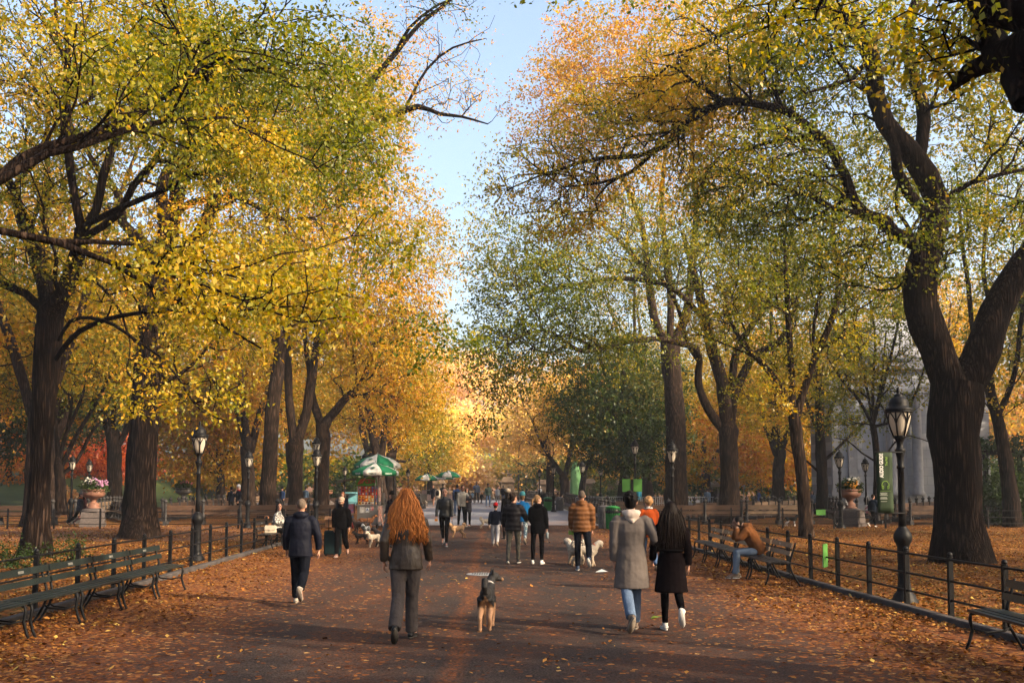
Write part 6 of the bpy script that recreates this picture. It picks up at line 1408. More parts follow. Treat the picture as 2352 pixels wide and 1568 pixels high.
    info={'root':root,'hands':[tuple((w+(w-e).normalized()*.08)*k) for _,e,w in arms],'head':tuple(hc*k),'nb':tuple(nb*k),'pel':tuple(pel*k),'k':k,'loc':V3(loc),'rz':rz}
    return info
def wpt(i,p): return V3(i['loc'])+Matrix.Rotation(i['rz'],3,'Z')@V3(p)
M_SOLE=mat('rubber_sole',(.30,.25,.20),.7,.15); M_SOLE_D=mat('dark_sole',(.05,.045,.04),.7,.15); M_SOLE_W=mat('white_sole',(.6,.58,.54),.7,.08)
BLK=cloth('black_cloth',(.0045,.004,.0045),.9,.55,6,.12,.01); NAVY=cloth('navy_cloth',(.006,.008,.016),.9,.55,6,.12,.01); DKJ=cloth('dark_jeans',(.007,.008,.012),.9,.6,8,.12,.01); GREYJ=cloth('faded_grey_jeans',(.060,.050,.048),.9,.8,9,.35,.1); BLUEJ=cloth('washed_blue_jeans',(.11,.16,.25),.9,.8,9,.3,.1); BLUEJ2=cloth('plain_blue_jeans',(.07,.12,.22),.85,.6,9)
SH_B=mat('black_shoe',(.006,.006,.0065),.55,.2,6,0,0,0,.2); SH_W=mat('white_shoe',(.62,.60,.56),.55,.06); SH_G=mat('grey_brown_shoe',(.16,.12,.09),.7,.2); SH_N=mat('navy_shoe',(.04,.06,.10),.6,.2); SH_R=mat('red_brown_shoe',(.3,.08,.05),.6,.4,30,col2=(.5,.45,.4))
H_BLK=hairm('black',(.005,.004,.004)); H_DB=hairm('dark_brown',(.016,.009,.006)); H_RED=hairm('auburn',(.24,.075,.020)); H_REDS=hairm('auburn_strands',(.40,.14,.038)); H_GREY=hairm('grey_stubble',(.12,.09,.07)); H_BLND=hairm('dark_blonde',(.17,.10,.05)); H_CURL=hairm('light_curls',(.36,.20,.09)); H_WHT=hairm('white',(.6,.58,.55)); H_DBS=hairm('black_strands',(.009,.0055,.0045))
LEATH=mat('brown_leather_jacket',(.040,.029,.022),.45,.25,4,.7,7,0,.22,(1.4,1.4,.5),bdist=.04); LEATB=mat('black_leather_jacket',(.006,.006,.0065),.4,.2,4,.6,8,0,.25,(1.4,1.4,.5),bdist=.03)
def pp(px,fy,ty,tall=1.0):
    p=at(px,fy); return p,(fy-ty)/F*p[1]*tall
def face_dir(px_fy,ang): return ang
P_={}
# --- nearest: seen from behind, walking away
p,h=pp(931,1470,1136); P_['red']=person('woman with long wavy auburn hair, brown leather jacket and grey jeans walking away',p,R(-3),h*1.01,
 {'legs':((-12,30,-46,-3),(14,6,0,-5)),'arms':((-18,17,34),(12,15,16)),'lean':2,'head':-4,'curl':(.5,.35)},
 {'female':True,'skin':'light','top':LEATH,'hem':.13,'thick':.034,'flare':.012,'sleeve':.058,'legs':GREYJ,'legw':(.097,.075,.075),'shoe':SH_B,'sole':M_SOLE_D,'hair':'strands','hairm':H_RED,'strandm':H_REDS,'hairlen':.36,'hairw':.148,'wave':.02,'nstr':420,'cuff':-.03},3)
p,h=pp(1452,1449,1140); P_['coat']=person('man in long grey wool coat with white hood and light blue jeans, walking away',p,R(2),h*1.0,
 {'legs':((-14,34,-52,-2),(16,10,0,-3)),'arms':((-4,7,14),('to',.30,.12,1.06,(.3,-1,-.3))),'lean':1,'head':-14},
 {'skin':'light','top':cloth('grey_wool_coat',(.13,.11,.10),.95,.35,3.5,.1,.02),'topname':'coat','hem':.40,'thick':.034,'flare':.045,'sleeve':.062,'legs':BLUEJ,'legw':(.09,.07,.066),'shoe':SH_G,'sole':M_SOLE,'hair':'messy','hairm':H_BLK,'inner_hood':cloth('cream_hood',(.55,.45,.38),.9,.4,8)},3)
p,h=pp(1543,1450,1162); P_['blk']=person('woman with long dark straight hair in a belted black coat and white sneakers',p,R(-2),h*1.0,
 {'legs':((12,6,0,-2),(-12,52,-68,-1)),'arms':((6,12,40),(-8,14,20)),'lean':1,'head':8},
 {'female':True,'skin':'light','top':cloth('black_wool_coat',(.006,.004,.0045),.9,.35,4,.1,.01),'topname':'coat','hem':.42,'thick':.026,'flare':.05,'sleeve':.056,'legs':BLK,'legw':(.082,.056,.043),'shoe':SH_W,'sole':M_SOLE_W,'hair':'strands','hairm':H_DBS,'strandm':H_DBS,'hairlen':.40,'hairw':.13,'wave':.004,'nstr':200,'belt':BLK},3)
p,h=pp(688,1387,1152); P_['nav']=person('grey-haired man in dark navy hooded jacket walking away along the leaves',p,R(4),h*1.0,
 {'legs':((14,6,0,-1),(-14,46,-62,-2)),'arms':((4,12,18),(-8,20,18)),'lean':3,'head':4},
 {'skin':'light','top':cloth('navy_rain_jacket',(.006,.007,.014),.6,.5,6,.15,.06),'hem':.16,'thick':.036,'flare':.012,'sleeve':.064,'hood':True,'legs':DKJ,'legw':(.094,.075,.066),'shoe':mat('pale_walking_shoe',(.4,.34,.28),.7,.2),'sole':M_SOLE,'hair':'buzz','hairm':H_GREY},3)
# --- middle distance
p,h=pp(783,1279,1146); P_['suit']=person('bearded man in black with a beige cap pulling a suitcase toward the camera',p,R(177),h,
 {'legs':((-14,40,-44,0),(18,8,0,-1)),'arms':((0,14,12),(-10,10,5)),'lean':2},
 {'skin':'tan','face':True,'beard':H_DB,'top':BLK,'topname':'sweater','hem':.12,'thick':.03,'sleeve':.066,'legs':BLK,'legw':(.098,.08,.066),'shoe':SH_R,'hair':'buzz','hairm':H_DB,'hat':'cap','hatm':cloth('beige_cap',(.36,.27,.20))},2)
sc_=thing('suitcase','dark teal upright suitcase with raised handle beside the man in black','suitcase',at(764,1277),R(184)); mb=MB(); mb.box((0,0,.36),(.44,.27,.62)); o=mb.build('shell',cloth('dark_teal_suitcase',(.010,.022,.024),.6,.3),sc_); bv=o.modifiers.new('round','BEVEL'); bv.width=.04; bv.segments=3
mb=MB(); mb.tube([(-.1,.1,.66),(-.1,.1,.98),(.1,.1,.98),(.1,.1,.66)],.012,6); mb.build('handle',M_IRON,sc_,True)
for x in (-.17,.17): mb=MB(); mb.tube([(x-.02,0,.03),(x+.02,0,.03)],.03,8); mb.build('wheel',SH_B,sc_)
p,h=pp(1021,1254,1124); P_['bald']=person('smiling bald woman in black leather jacket walking a tan dog toward the camera',p,R(180),h,
 {'legs':((16,6,0,-3),(-14,36,-44,-2)),'arms':((4,12,12),(6,14,16)),'lean':1},
 {'female':True,'skin':'light','face':True,'top':LEATB,'hem':.06,'thick':.024,'legs':BLK,'legw':(.086,.06,.044),'shoe':SH_N,'sole':M_SOLE_W,'hair':'bald'},2)
p,h=pp(1337,1309,1132); P_['puf']=person('man in quilted brown down jacket with hood walking two white dogs',p,R(-6),h,
 {'legs':((-4,4,0,0),(-20,34,-50,8)),'arms':((6,10,20),(-4,9,14)),'lean':1,'head':6},
 {'skin':'light','top':puffer('brown_down_quilting',(.15,.062,.022),10),'hem':.11,'thick':.05,'sleeve':.074,'hood':True,'legs':DKJ,'legw':(.092,.07,.058),'shoe':SH_N,'sole':M_SOLE_W,'hair':'buzz','hairm':H_GREY},2)
P_['puf']['root'].rotation_euler=(0,0,R(-6))
p,h=pp(1491,1310,1148); person('woman with short curly hair in a rust orange jacket, behind the couple',p,R(4),h,
 {'legs':((12,8,0,2),(-10,20,-30,2)),'arms':((-6,12,16),(8,12,20)),'lean':2,'head':30},
 {'female':True,'skin':'fair','top':cloth('rust_orange_jacket',(.36,.060,.012),.8,.5,9),'hem':.16,'thick':.04,'sleeve':.066,'legs':BLUEJ2,'legw':(.09,.066,.058),'shoe':SH_B,'hair':'curly','hairm':H_CURL,'scarf':patterned('striped_scarf',(.02,.02,.02),(.5,.48,.45),34,'noise',.5)},2)
p,h=pp(1179,1295,1139); P_['camo']=person('woman in black quilted jacket and camouflage leggings holding out a cup',p,R(-8),h,
 {'legs':((-6,14,-16,2),(8,4,0,2)),'arms':((6,16,14),('to',.30,.34,1.12,(.5,-.6,-.6))),'lean':2,'head':-38},
 {'female':True,'skin':'light','top':puffer('black_down_quilting',(.008,.007,.009),8),'hem':.14,'thick':.05,'sleeve':.074,'legs':patterned('camouflage_leggings',(.018,.017,.012),(.055,.045,.028),16),'legw':(.088,.062,.046),'shoe':SH_B,'sole':M_SOLE_W,'hair':'bun','hairm':H_DB},2)
p,h=pp(1235,1295,1142); P_['pony']=person('blonde woman with ponytail in black jacket and white sneakers, looking right',p,R(-14),h,
 {'legs':((2,2,0,4),(0,4,0,2)),'arms':((6,8,60),(2,12,14)),'lean':1,'head':-50},
 {'female':True,'skin':'fair','top':BLK,'hem':.18,'thick':.034,'sleeve':.062,'hood':True,'legs':BLK,'legw':(.086,.06,.046),'shoe':SH_W,'sole':M_SOLE_W,'hair':'ponytail','hairm':H_BLND},2)
p,h=pp(1138,1254,1160); person('child in red knitted hat, navy jumper and grey trousers',p,R(-6),h,
 {'legs':((10,6,0,2),(-12,26,-40,2)),'arms':((-14,14,14),(10,10,14)),'lean':3},
 {'skin':'fair','top':NAVY,'topname':'jumper','hem':.06,'thick':.03,'sleeve':.058,'legs':cloth('pale_grey_trousers',(.32,.31,.32)),'legw':(.095,.08,.066),'shoe':SH_G,'hair':'buzz','hairm':H_DB,'hat':'beanie','hatm':cloth('red_knit',(.34,.012,.014),.9,.6,20)},2)
p,h=pp(1200,1254,1136); person('woman in bright blue jacket, teal cap and patterned leggings',p,R(-4),h,
 {'legs':((12,6,0,2),(-14,40,-50,2)),'arms':((-8,10,20),(10,10,20)),'lean':2},
 {'female':True,'skin':'fair','top':cloth('bright_blue_jacket',(.012,.14,.36)),'hem':.14,'thick':.034,'legs':patterned('patterned_leggings',(.03,.10,.14),(.45,.48,.46),22),'shoe':SH_G,'hair':'short','hairm':H_BLND,'hat':'beanie','hatm':cloth('teal_cap',(.06,.22,.25))},2)
p,h=pp(1166,1238,1128); person('woman in tweed cap and black coat, half hidden behind the quilted jacket',p,R(30),h,
 {**STAND,'head':20},{'female':True,'skin':'fair','top':BLK,'topname':'coat','hem':.35,'thick':.03,'flare':.03,'legs':BLK,'shoe':SH_B,'hair':'long','hairlen':.06,'hairm':H_DB,'hat':'tweed','hatm':patterned('tweed_weave',(.30,.25,.19),(.16,.12,.09),60)},2)
p,h=pp(900,1236,1134); person('woman in black beanie and dark coat beside the food cart, looking left',p,R(150),h,
 {'legs':((8,4,0,3),(-6,8,-6,3)),'arms':((0,10,20),(4,10,30)),'lean':2,'head':-40},
 {'female':True,'skin':'light','face':True,'top':cloth('dark_plum_coat',(.018,.015,.022)),'topname':'coat','hem':.28,'thick':.034,'flare':.02,'legs':BLK,'shoe':SH_B,'hair':'long','hairlen':.10,'hairm':H_DB,'hat':'beanie','hatm':BLK},2)
p,h=pp(786,1216,1133); person('ginger-haired man in dark jacket standing behind the man with the suitcase',p,R(175),h,STAND,
 {'skin':'fair','face':True,'top':NAVY,'hem':.1,'thick':.04,'sleeve':.066,'legs':DKJ,'shoe':SH_B,'hair':'messy','hairm':hairm('ginger',(.26,.09,.035))},1)
p,h=pp(1060,1210,1117); P_['self']=person('man in light grey hooded jacket holding up a phone for a selfie',p,R(215),h,
 {'legs':((2,2,0,5),(-2,2,0,4)),'arms':(('to',-.12,.46,1.28,(-.6,-.2,-.8)),(0,8,16)),'lean':2,'head':-10,'head_lean':12,'tilt':-.02},
 {'skin':'light','face':True,'top':cloth('light_grey_jacket',(.24,.23,.215)),'hem':.08,'thick':.036,'hood':True,'legs':BLK,'shoe':SH_W,'hair':'short','hairm':H_BLK},2)
p,h=pp(1074,1209,1122); person('laughing woman in dark scarf and short grey coat leaning toward the phone',p,R(150),h,
 {'legs':((2,2,0,3),(0,4,0,2)),'arms':((8,10,80),(6,8,70)),'lean':3,'head':20,'head_lean':6},
 {'female':True,'skin':'light','face':True,'top':cloth('charcoal_coat',(.035,.032,.04)),'topname':'coat','hem':.30,'thick':.03,'flare':.02,'legs':BLK,'shoe':SH_B,'hair':'long','hairlen':.12,'hairm':H_BLK,'scarf':BLK},2)
p,h=pp(1050,1184,1114); P_['bpk']=person('man in blue jacket and jeans with a black backpack, seen from behind',p,R(10),h,
 {'legs':((8,6,0,2),(-12,30,-46,2)),'arms':((-8,8,20),(8,8,20)),'lean':2},
 {'skin':'light','top':cloth('deep_blue_jacket',(.02,.045,.13)),'hem':.1,'thick':.036,'legs':BLUEJ2,'shoe':SH_B,'hair':'short','hairm':H_BLK},1)
mb=MB(); mb.box((0,-.22,1.22),(.34,.18,.48)); o=mb.build('backpack',BLK,None); bv=o.modifiers.new('round','BEVEL'); bv.width=.06; bv.segments=3; o.location=tuple(wpt(P_['bpk'],(0,0,0))); o.rotation_euler=(0,0,R(10)); tag(o,'black backpack on the back of the man in blue jacket','backpack')
# --- seated
bx_=edge_x(LEFT_EDGE,29)
P_['seat1']=person('dark-haired woman in black and white patterned jacket seated on the bench by the fence',(-6.98,29.75,0),R(-100),1.66,
 {'legs':((80,80,0,4),(80,80,0,4)),'feet':((-.10,.46,.085),(.12,.50,.085)),'arms':(('to',-.12,.30,.78),('to',.14,.30,.80)),'lean':6,'sit':.46,'head':-62},
 {'female':True,'skin':'light','face':True,'top':patterned('houndstooth_weave',(.03,.03,.03),(.5,.47,.43),24),'hem':.08,'thick':.034,'legs':BLK,'shoe':SH_B,'hair':'long','hairlen':.30,'hairw':.11,'hairm':H_BLK},2)
hb=thing('handbag','cream leather handbag standing on the nearest bench by the seated woman','handbag',(-7.0,29.05,.462),R(8)); mb=MB(); mb.box((0,0,.11),(.34,.12,.22),taper=.92); o=mb.build('bag_body',mat('cream_leather',(.52,.44,.34),.5,.08),hb); bv=o.modifiers.new('round','BEVEL'); bv.width=.02; bv.segments=2
mb=MB(); mb.prism([(-.165,.10),(-.15,.225),(.15,.225),(.165,.10)],.012,Matrix.Translation((0,-.066,0))@Matrix.Rotation(R(90),4,'X')); mb.box((0,-.085,.10),(.05,.012,.04)); mb.build('flap',mat('cream_leather_flap',(.56,.48,.38),.45,.06),hb)
P_['seat2']=person('man in brown hooded jacket and jeans hunched on the bench with hand on brow',(4.93,20.05,0),R(86),1.74,
 {'legs':((80,80,0,4),(80,80,0,4)),'feet':((-.14,.50,.085),(.16,.42,.085)),'arms':(('to',-.06,.44,.98,(-.4,.5,-1)),('to',.02,.42,1.0,(.4,.5,-1))),'lean':30,'sit':.47,'head':6,'head_lean':48,'curl':(.9,.9)},
 {'skin':'brown','top':cloth('russet_jacket',(.16,.062,.022),.85,.5,8),'hem':.08,'thick':.044,'sleeve':.066,'hood':True,'legs':cloth('slate_jeans',(.12,.16,.22),.85,.6,9),'legw':(.09,.068,.058),'shoe':SH_G,'sole':M_SOLE_W,'hair':'short','hairm':H_BLK},2)
p=at(1284,1172); person('woman in black seated on the long settee beside a pushchair',(p[0],p[1],0),R(100),1.62,
 {'legs':((80,80,0,4),(80,80,0,4)),'feet':((-.1,.5,.085),(.12,.46,.085)),'arms':(('to',-.1,.36,.85),('to',.12,.34,.85)),'lean':12,'sit':.45,'head':-20},
 {'female':True,'skin':'fair','top':BLK,'hem':.08,'thick':.04,'legs':DKJ,'shoe':SH_B,'hair':'short','hairm':H_DB},1)
p=at(1292,1168); person('small child in yellow-striped dark coat seated on the long settee',(p[0],p[1],0),R(110),1.1,
 {'legs':((80,70,0,4),(80,70,0,4)),'arms':((20,8,30),(20,8,30)),'lean':4,'sit':.45},
 {'skin':'fair','top':patterned('yellow_striped_coat',(.03,.03,.03),(.45,.5,.03),7),'hem':.06,'thick':.04,'legs':BLUEJ2,'shoe':SH_B,'hair':'short','hairm':H_BLND},1)
# --- far people on the plaza
def far(px,fy,ty,label,rz,pose,o,det=1): 
    p,h=pp(px,fy,ty); return person(label,p,R(rz),h,pose,o,det)
TALK={'legs':((2,2,0,5),(-2,2,0,4)),'arms':((2,9,12),('to',.08,.26,1.36)),'lean':0}
far(1094.5,1156,1107,'tall man in grey-blue jacket holding something to his chest, facing the camera',178,TALK,{'skin':'tan','face':True,'top':cloth('grey_blue_jacket',(.14,.18,.25)),'hem':.1,'thick':.034,'legs':DKJ,'shoe':SH_W,'hair':'short','hairm':H_BLK})
far(1121,1164,1112,'man in dark green quilted jacket, cap and blue jeans on the plaza',200,STAND,{'skin':'tan','face':True,'beard':H_DB,'top':puffer('dark_green_quilting',(.022,.035,.030),8),'hem':.1,'thick':.045,'legs':BLUEJ2,'shoe':SH_B,'hair':'buzz','hairm':H_DB,'hat':'cap','hatm':mat('dark_cap',(.03,.02,.015),.8)})
far(1143,1157,1118,'woman in white jacket with a dark shoulder bag on the plaza',170,STAND,{'female':True,'skin':'tan','top':cloth('white_jacket',(.50,.51,.53)),'hem':.14,'thick':.036,'legs':cloth('pale_trousers',(.35,.33,.31)),'shoe':SH_W,'hair':'short','hairm':H_DB})
far(1156,1156,1114,'man in navy jacket and jeans seen from behind near the pier',5,WALK,{'skin':'light','top':NAVY,'hem':.1,'thick':.036,'legs':BLUEJ2,'shoe':SH_W,'hair':'short','hairm':H_BLK})
far(1168,1155,1118,'person in pale pink shirt beside the stone pier',10,STAND,{'skin':'light','top':cloth('pale_pink_shirt',(.50,.34,.29)),'hem':.1,'legs':cloth('pale_trousers',(.35,.33,.31)),'shoe':SH_W,'hair':'short','hairm':H_DB})
P_['hood']=far(1005,1163,1118,'woman in cream hoodie with a black drawstring bag on her back',0,STAND,{'female':True,'skin':'light','top':cloth('cream_hoodie',(.50,.44,.37)),'hem':.2,'thick':.036,'hood':True,'legs':cloth('pale_trousers',(.35,.33,.31)),'shoe':SH_W,'hair':'long','hairlen':.06,'hairm':H_BLND})
mb=MB(); mb.tube([(0,-.20,.95),(0,-.21,1.1),(0,-.2,1.3),(0,-.17,1.38)],[.1]*4,10,ell=[(.12,.05),(.17,.07),(.14,.06),(.04,.03)],up=(1,0,0)); o=mb.build('drawstring_bag',BLK,None,True); o.location=tuple(P_['hood']['loc']); tag(o,'black drawstring bag on the back of the cream hoodie','bag')
far(995,1162,1114,'man in long navy coat and shorts walking toward the camera by the far cart',172,WALK,{'skin':'light','face':True,'top':NAVY,'topname':'coat','hem':.3,'thick':.03,'shoe':SH_B,'hair':'buzz','hairm':H_GREY})
far(1017,1156,1113,'vendor in dark knitted hat behind the cream hoodie',185,STAND,{'skin':'brown','top':BLK,'hem':.1,'thick':.04,'legs':DKJ,'shoe':SH_B,'hair':'buzz','hairm':H_DB,'hat':'beanie','hatm':NAVY})
far(970,1151,1128,'small figure in tan coat far left beside the far cart',175,STAND,{'female':True,'skin':'fair','top':cloth('tan_coat',(.32,.22,.15)),'topname':'coat','hem':.3,'legs':DKJ,'shoe':SH_B,'hair':'short','hairm':H_BLND})
far(1240,1152,1117,'white-haired woman in pale grey jacket behind the pushchair',165,STAND,{'female':True,'skin':'fair','top':cloth('pale_grey_jacket',(.38,.40,.44)),'hem':.1,'thick':.036,'legs':DKJ,'shoe':SH_W,'hair':'curly','hairm':H_WHT})
far(1106,1157,1131,'child in dark coat running on the plaza',-30,WALK,{'skin':'fair','top':BLK,'hem':.1,'thick':.03,'legs':BLK,'shoe':SH_B,'hair':'short','hairm':H_BLND})
far(1132,1154,1123,'person in tan coat and pale trousers by the balustrade',60,WALK,{'skin':'fair','top':cloth('tan_coat',(.32,.22,.15)),'hem':.15,'legs':cloth('pale_trousers',(.35,.33,.31)),'shoe':SH_W,'hair':'short','hairm':H_DB})
far(1085,1156,1128,'person in light blue top partly behind the tall man',20,WALK,{'skin':'fair','top':cloth('light_blue_top',(.20,.34,.48)),'hem':.1,'legs':NAVY,'shoe':SH_W,'hair':'short','hairm':H_DB})
# --- people along the side walks
far(181,1208,1131,'walker in grey bobble hat and navy quilted jacket striding right by the urn',-82,{'legs':((24,6,0,2),(-24,24,-34,2)),'arms':((-10,8,14),(12,8,20)),'lean':5},{'skin':'fair','top':puffer('navy_quilting',(.018,.024,.045),9),'hem':.12,'thick':.045,'legs':BLK,'legw':(.095,.08,.07),'shoe':SH_B,'hair':'short','hairm':H_DB,'hat':'beanie','pom':True,'hatm':cloth('grey_knit',(.16,.15,.15),.9,.6,20),'scarf':cloth('orange_scarf',(.55,.12,.01))},2)
far(191,1207,1134,'second walker in dusky pink trousers hidden behind the bobble hat walker',-80,WALK,{'female':True,'skin':'fair','top':cloth('maroon_coat',(.08,.03,.035)),'hem':.2,'thick':.036,'legs':cloth('dusky_pink_trousers',(.20,.10,.10)),'shoe':SH_B,'hair':'long','hairlen':.1,'hairm':H_DB})
far(547,1187,1117,'person in white helmet and navy jacket behind the settees, left',120,TALK,{'skin':'fair','top':NAVY,'hem':.1,'thick':.044,'legs':BLK,'shoe':SH_B,'hair':'short','hairm':H_WHT,'hat':'helmet','hatm':mat('white_helmet',(.6,.6,.62),.3),'scarf':cloth('red_scarf',(.4,.03,.03))})
far(530,1183,1119,'person in dark jacket standing left of the white helmet',60,STAND,{'skin':'tan','top':NAVY,'hem':.1,'thick':.04,'legs':BLK,'shoe':SH_B,'hair':'short','hairm':H_BLK})
far(648,1171,1121,'person in blue jacket and cap between two left trunks',150,STAND,{'skin':'tan','top':cloth('deep_blue_jacket',(.02,.045,.13)),'hem':.1,'thick':.04,'legs':BLK,'shoe':SH_B,'hair':'short','hairm':H_BLK,'hat':'cap','hatm':NAVY})
far(701,1169,1119,'person in slate jacket with pale trousers right of the low-forking elm',-20,STAND,{'skin':'fair','top':cloth('slate_jacket',(.05,.08,.13)),'hem':.14,'thick':.04,'legs':cloth('pale_trousers',(.35,.33,.31)),'shoe':SH_W,'hair':'short','hairm':H_DB})
P_['hound']=far(1936,1209,1132,'woman in black and white checked jacket carrying a coffee cup, by the right urn',-72,{'legs':((20,6,0,2),(-20,30,-36,2)),'arms':((-8,8,14),('to',.1,.30,1.16)),'lean':4,'head':10},{'female':True,'skin':'light','top':patterned('checked_weave',(.025,.025,.03),(.45,.44,.43),30,'check'),'hem':.22,'thick':.036,'flare':.02,'legs':BLK,'shoe':SH_B,'sole':M_SOLE_W,'hair':'bun','hairm':H_DB},2)
P_['tote']=far(2006,1211,1135,'man in dark jacket with a printed tote bag walking right below the bandshell',-60,WALK,{'skin':'light','top':cloth('dark_blue_jacket',(.012,.018,.03)),'hem':.12,'thick':.036,'legs':BLK,'shoe':SH_W,'hair':'short','hairm':H_DB},2)
tb_=thing('tote_bag','white printed tote bag on the shoulder of the man below the bandshell','bag',tuple(wpt(P_['tote'],(-.24,-.02,0))),R(20)); mb=MB(); mb.box((0,0,.80),(.30,.10,.36),taper=.95); mb.build('bag_body',patterned('printed_canvas',(.55,.53,.52),(.35,.08,.12),9,'noise',.56),tb_); mb=MB(); mb.tube([(-.1,0,.97),(-.03,0,1.38),(.03,0,1.38),(.1,0,.97)],.01,5); mb.build('strap',M_UW,tb_)
far(1466,1175,1118,'person in bright sky-blue jacket beyond the signboard',170,STAND,{'female':True,'skin':'tan','top':cloth('sky_blue_jacket',(.05,.30,.50)),'hem':.12,'thick':.034,'legs':NAVY,'shoe':SH_B,'hair':'short','hairm':H_DB})
far(1744,1178,1124,'bald man in bright navy suit right of the stout brown elm',60,STAND,{'skin':'tan','top':cloth('royal_navy_suit',(.02,.035,.11)),'hem':.14,'thick':.03,'legs':cloth('royal_navy_suit',(.02,.035,.11)),'shoe':SH_B,'hair':'buzz','hairm':H_DB})
far(1625,1178,1122,'person with a grey backpack, leftmost of three by the settee',20,STAND,{'skin':'tan','top':cloth('slate_jacket',(.05,.08,.13)),'hem':.12,'thick':.06,'legs':BLK,'shoe':SH_B,'hair':'short','hairm':H_BLK})
far(1636,1177,1121,'person in black coat, middle of three by the settee',-10,STAND,{'skin':'tan','top':BLK,'hem':.14,'thick':.04,'legs':BLK,'shoe':SH_B,'hair':'short','hairm':H_BLK})
far(1648,1179,1123,'woman in dark plum coat with long hair, right of three by the settee',15,STAND,{'female':True,'skin':'tan','top':cloth('dark_plum_coat',(.018,.015,.022)),'hem':.2,'thick':.04,'legs':cloth('sky_blue_jacket',(.05,.30,.50)),'shoe':SH_B,'hair':'long','hairlen':.2,'hairm':H_BLK})
far(1867,1184,1128,'person with dark hair and blue bag below the bent arching branch',150,STAND,{'female':True,'skin':'tan','top':cloth('slate_jacket',(.05,.08,.13)),'hem':.12,'thick':.036,'legs':BLK,'shoe':SH_B,'hair':'long','hairlen':.1,'hairm':H_BLK})
# pushchair, cup, phone and other held things
st_=thing('pushchair','black three-wheeled pushchair in front of the white-haired woman','pushchair',at(1253,1170),R(-70))
mb=MB(); mb.tube([(-.22,.45,.2),(-.22,-.1,.6),(-.22,-.5,1.05),(.22,-.5,1.05),(.22,-.1,.6),(.22,.45,.2)],.02,6); mb.tube([(-.22,-.35,.2),(-.22,.0,.62)],.018,6); mb.tube([(.22,-.35,.2),(.22,0,.62)],.018,6); mb.build('frame',M_IRON,st_,True)
mb=MB(); mb.box((0,.05,.55),(.4,.5,.14)); mb.box((0,-.14,.78),(.4,.12,.5),M=Matrix.Rotation(.3,4,'X')); mb.ball((0,-.1,1.0),(.23,.26,.2),10,6); mb.build('seat',BLK,st_,True)
for x,y,r in ((-.26,-.36,.17),(.26,-.36,.17),(0,.46,.13)): mb=MB(); mb.tube([(x-.025,y,r),(x+.025,y,r)],r,14); mb.build('wheel',SH_B,st_)
def held(name,label,cat,info,hand,build,dz=0,rz=0):
    q=wpt(info,info['hands'][hand]); r=thing(name,label,cat,(q.x,q.y,q.z+dz),rz); build(r); return r
def cup(r): mb=MB(); mb.lathe([(.03,-.05),(.04,.06)],12); mb.build('cup_body',M_UW,r,True); mb=MB(); mb.lathe([(.043,.06),(.043,.072),(.036,.078)],12); mb.build('lid',BLK,r,True)
held('coffee_cup','paper cup with black lid in the hand of the quilted black jacket','cup',P_['camo'],1,cup); held('coffee_cup','paper coffee cup held by the woman in checked jacket','cup',P_['hound'],1,cup)
def phone(r): mb=MB(); mb.box((0,0,.05),(.075,.01,.15)); o=mb.build('phone_body',M_IRON,r)
held('phone','dark phone held out by the man in light grey jacket','phone',P_['self'],0,phone,0,.6)
def green_tool(r): mb=MB(); mb.box((0,0,0),(.13,.06,.09)); mb.tube([(.0,.0,.0),(.1,.05,-.2)],.008,5); mb.build('grip',mat('lime_plastic',(.2,.4,.06),.4),r)
held('leash_reel','lime green leash reel in the left hand of the brown down jacket','leash',P_['puf'],0,green_tool,-.02)
def orange_thing(r): mb=MB(); mb.box((0,0,0),(.09,.05,.07)); mb.build('pouch',mat('orange_plastic',(.7,.25,.02),.5),r)
held('pouch','small orange pouch in the hand of the bald woman','pouch',P_['bald'],1,orange_thing,-.02)
def bottle(r): mb=MB(); mb.lathe([(.035,-.11),(.037,.02),(.015,.06),(.015,.09)],10); mb.build('bottle_body',mat('clear_bottle',(.3,.35,.36),.25,.2),r,True)
held('water_bottle','clear water bottle in the hand of the blonde ponytail woman','bottle',P_['pony'],1,bottle,-.05)
# ------------------------------------------------------------------ dogs
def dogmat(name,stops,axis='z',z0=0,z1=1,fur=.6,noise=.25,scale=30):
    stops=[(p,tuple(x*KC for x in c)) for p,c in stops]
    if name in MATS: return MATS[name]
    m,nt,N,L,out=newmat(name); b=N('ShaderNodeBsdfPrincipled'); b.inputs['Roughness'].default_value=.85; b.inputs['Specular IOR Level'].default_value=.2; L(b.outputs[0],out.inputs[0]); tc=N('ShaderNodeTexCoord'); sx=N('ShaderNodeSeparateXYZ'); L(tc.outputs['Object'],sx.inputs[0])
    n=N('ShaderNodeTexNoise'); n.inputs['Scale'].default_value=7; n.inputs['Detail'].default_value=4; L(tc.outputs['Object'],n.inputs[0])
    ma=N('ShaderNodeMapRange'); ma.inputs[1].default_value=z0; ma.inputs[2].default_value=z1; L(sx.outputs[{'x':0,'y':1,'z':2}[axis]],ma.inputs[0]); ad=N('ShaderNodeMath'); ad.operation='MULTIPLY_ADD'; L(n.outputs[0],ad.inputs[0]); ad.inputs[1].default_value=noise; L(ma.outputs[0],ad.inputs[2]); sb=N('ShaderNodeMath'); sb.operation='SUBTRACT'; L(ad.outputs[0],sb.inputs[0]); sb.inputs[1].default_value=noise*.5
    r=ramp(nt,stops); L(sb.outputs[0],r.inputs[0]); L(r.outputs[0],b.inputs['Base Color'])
    n2=N('ShaderNodeTexNoise'); n2.inputs['Scale'].default_value=scale; n2.inputs['Detail'].default_value=4; L(tc.outputs['Object'],n2.inputs[0]); bp=N('ShaderNodeBump'); bp.inputs['Strength'].default_value=fur; bp.inputs['Distance'].default_value=.03; L(n2.outputs[0],bp.inputs['Height']); L(bp.outputs[0],b.inputs['Normal']); MATS[name]=m; return m
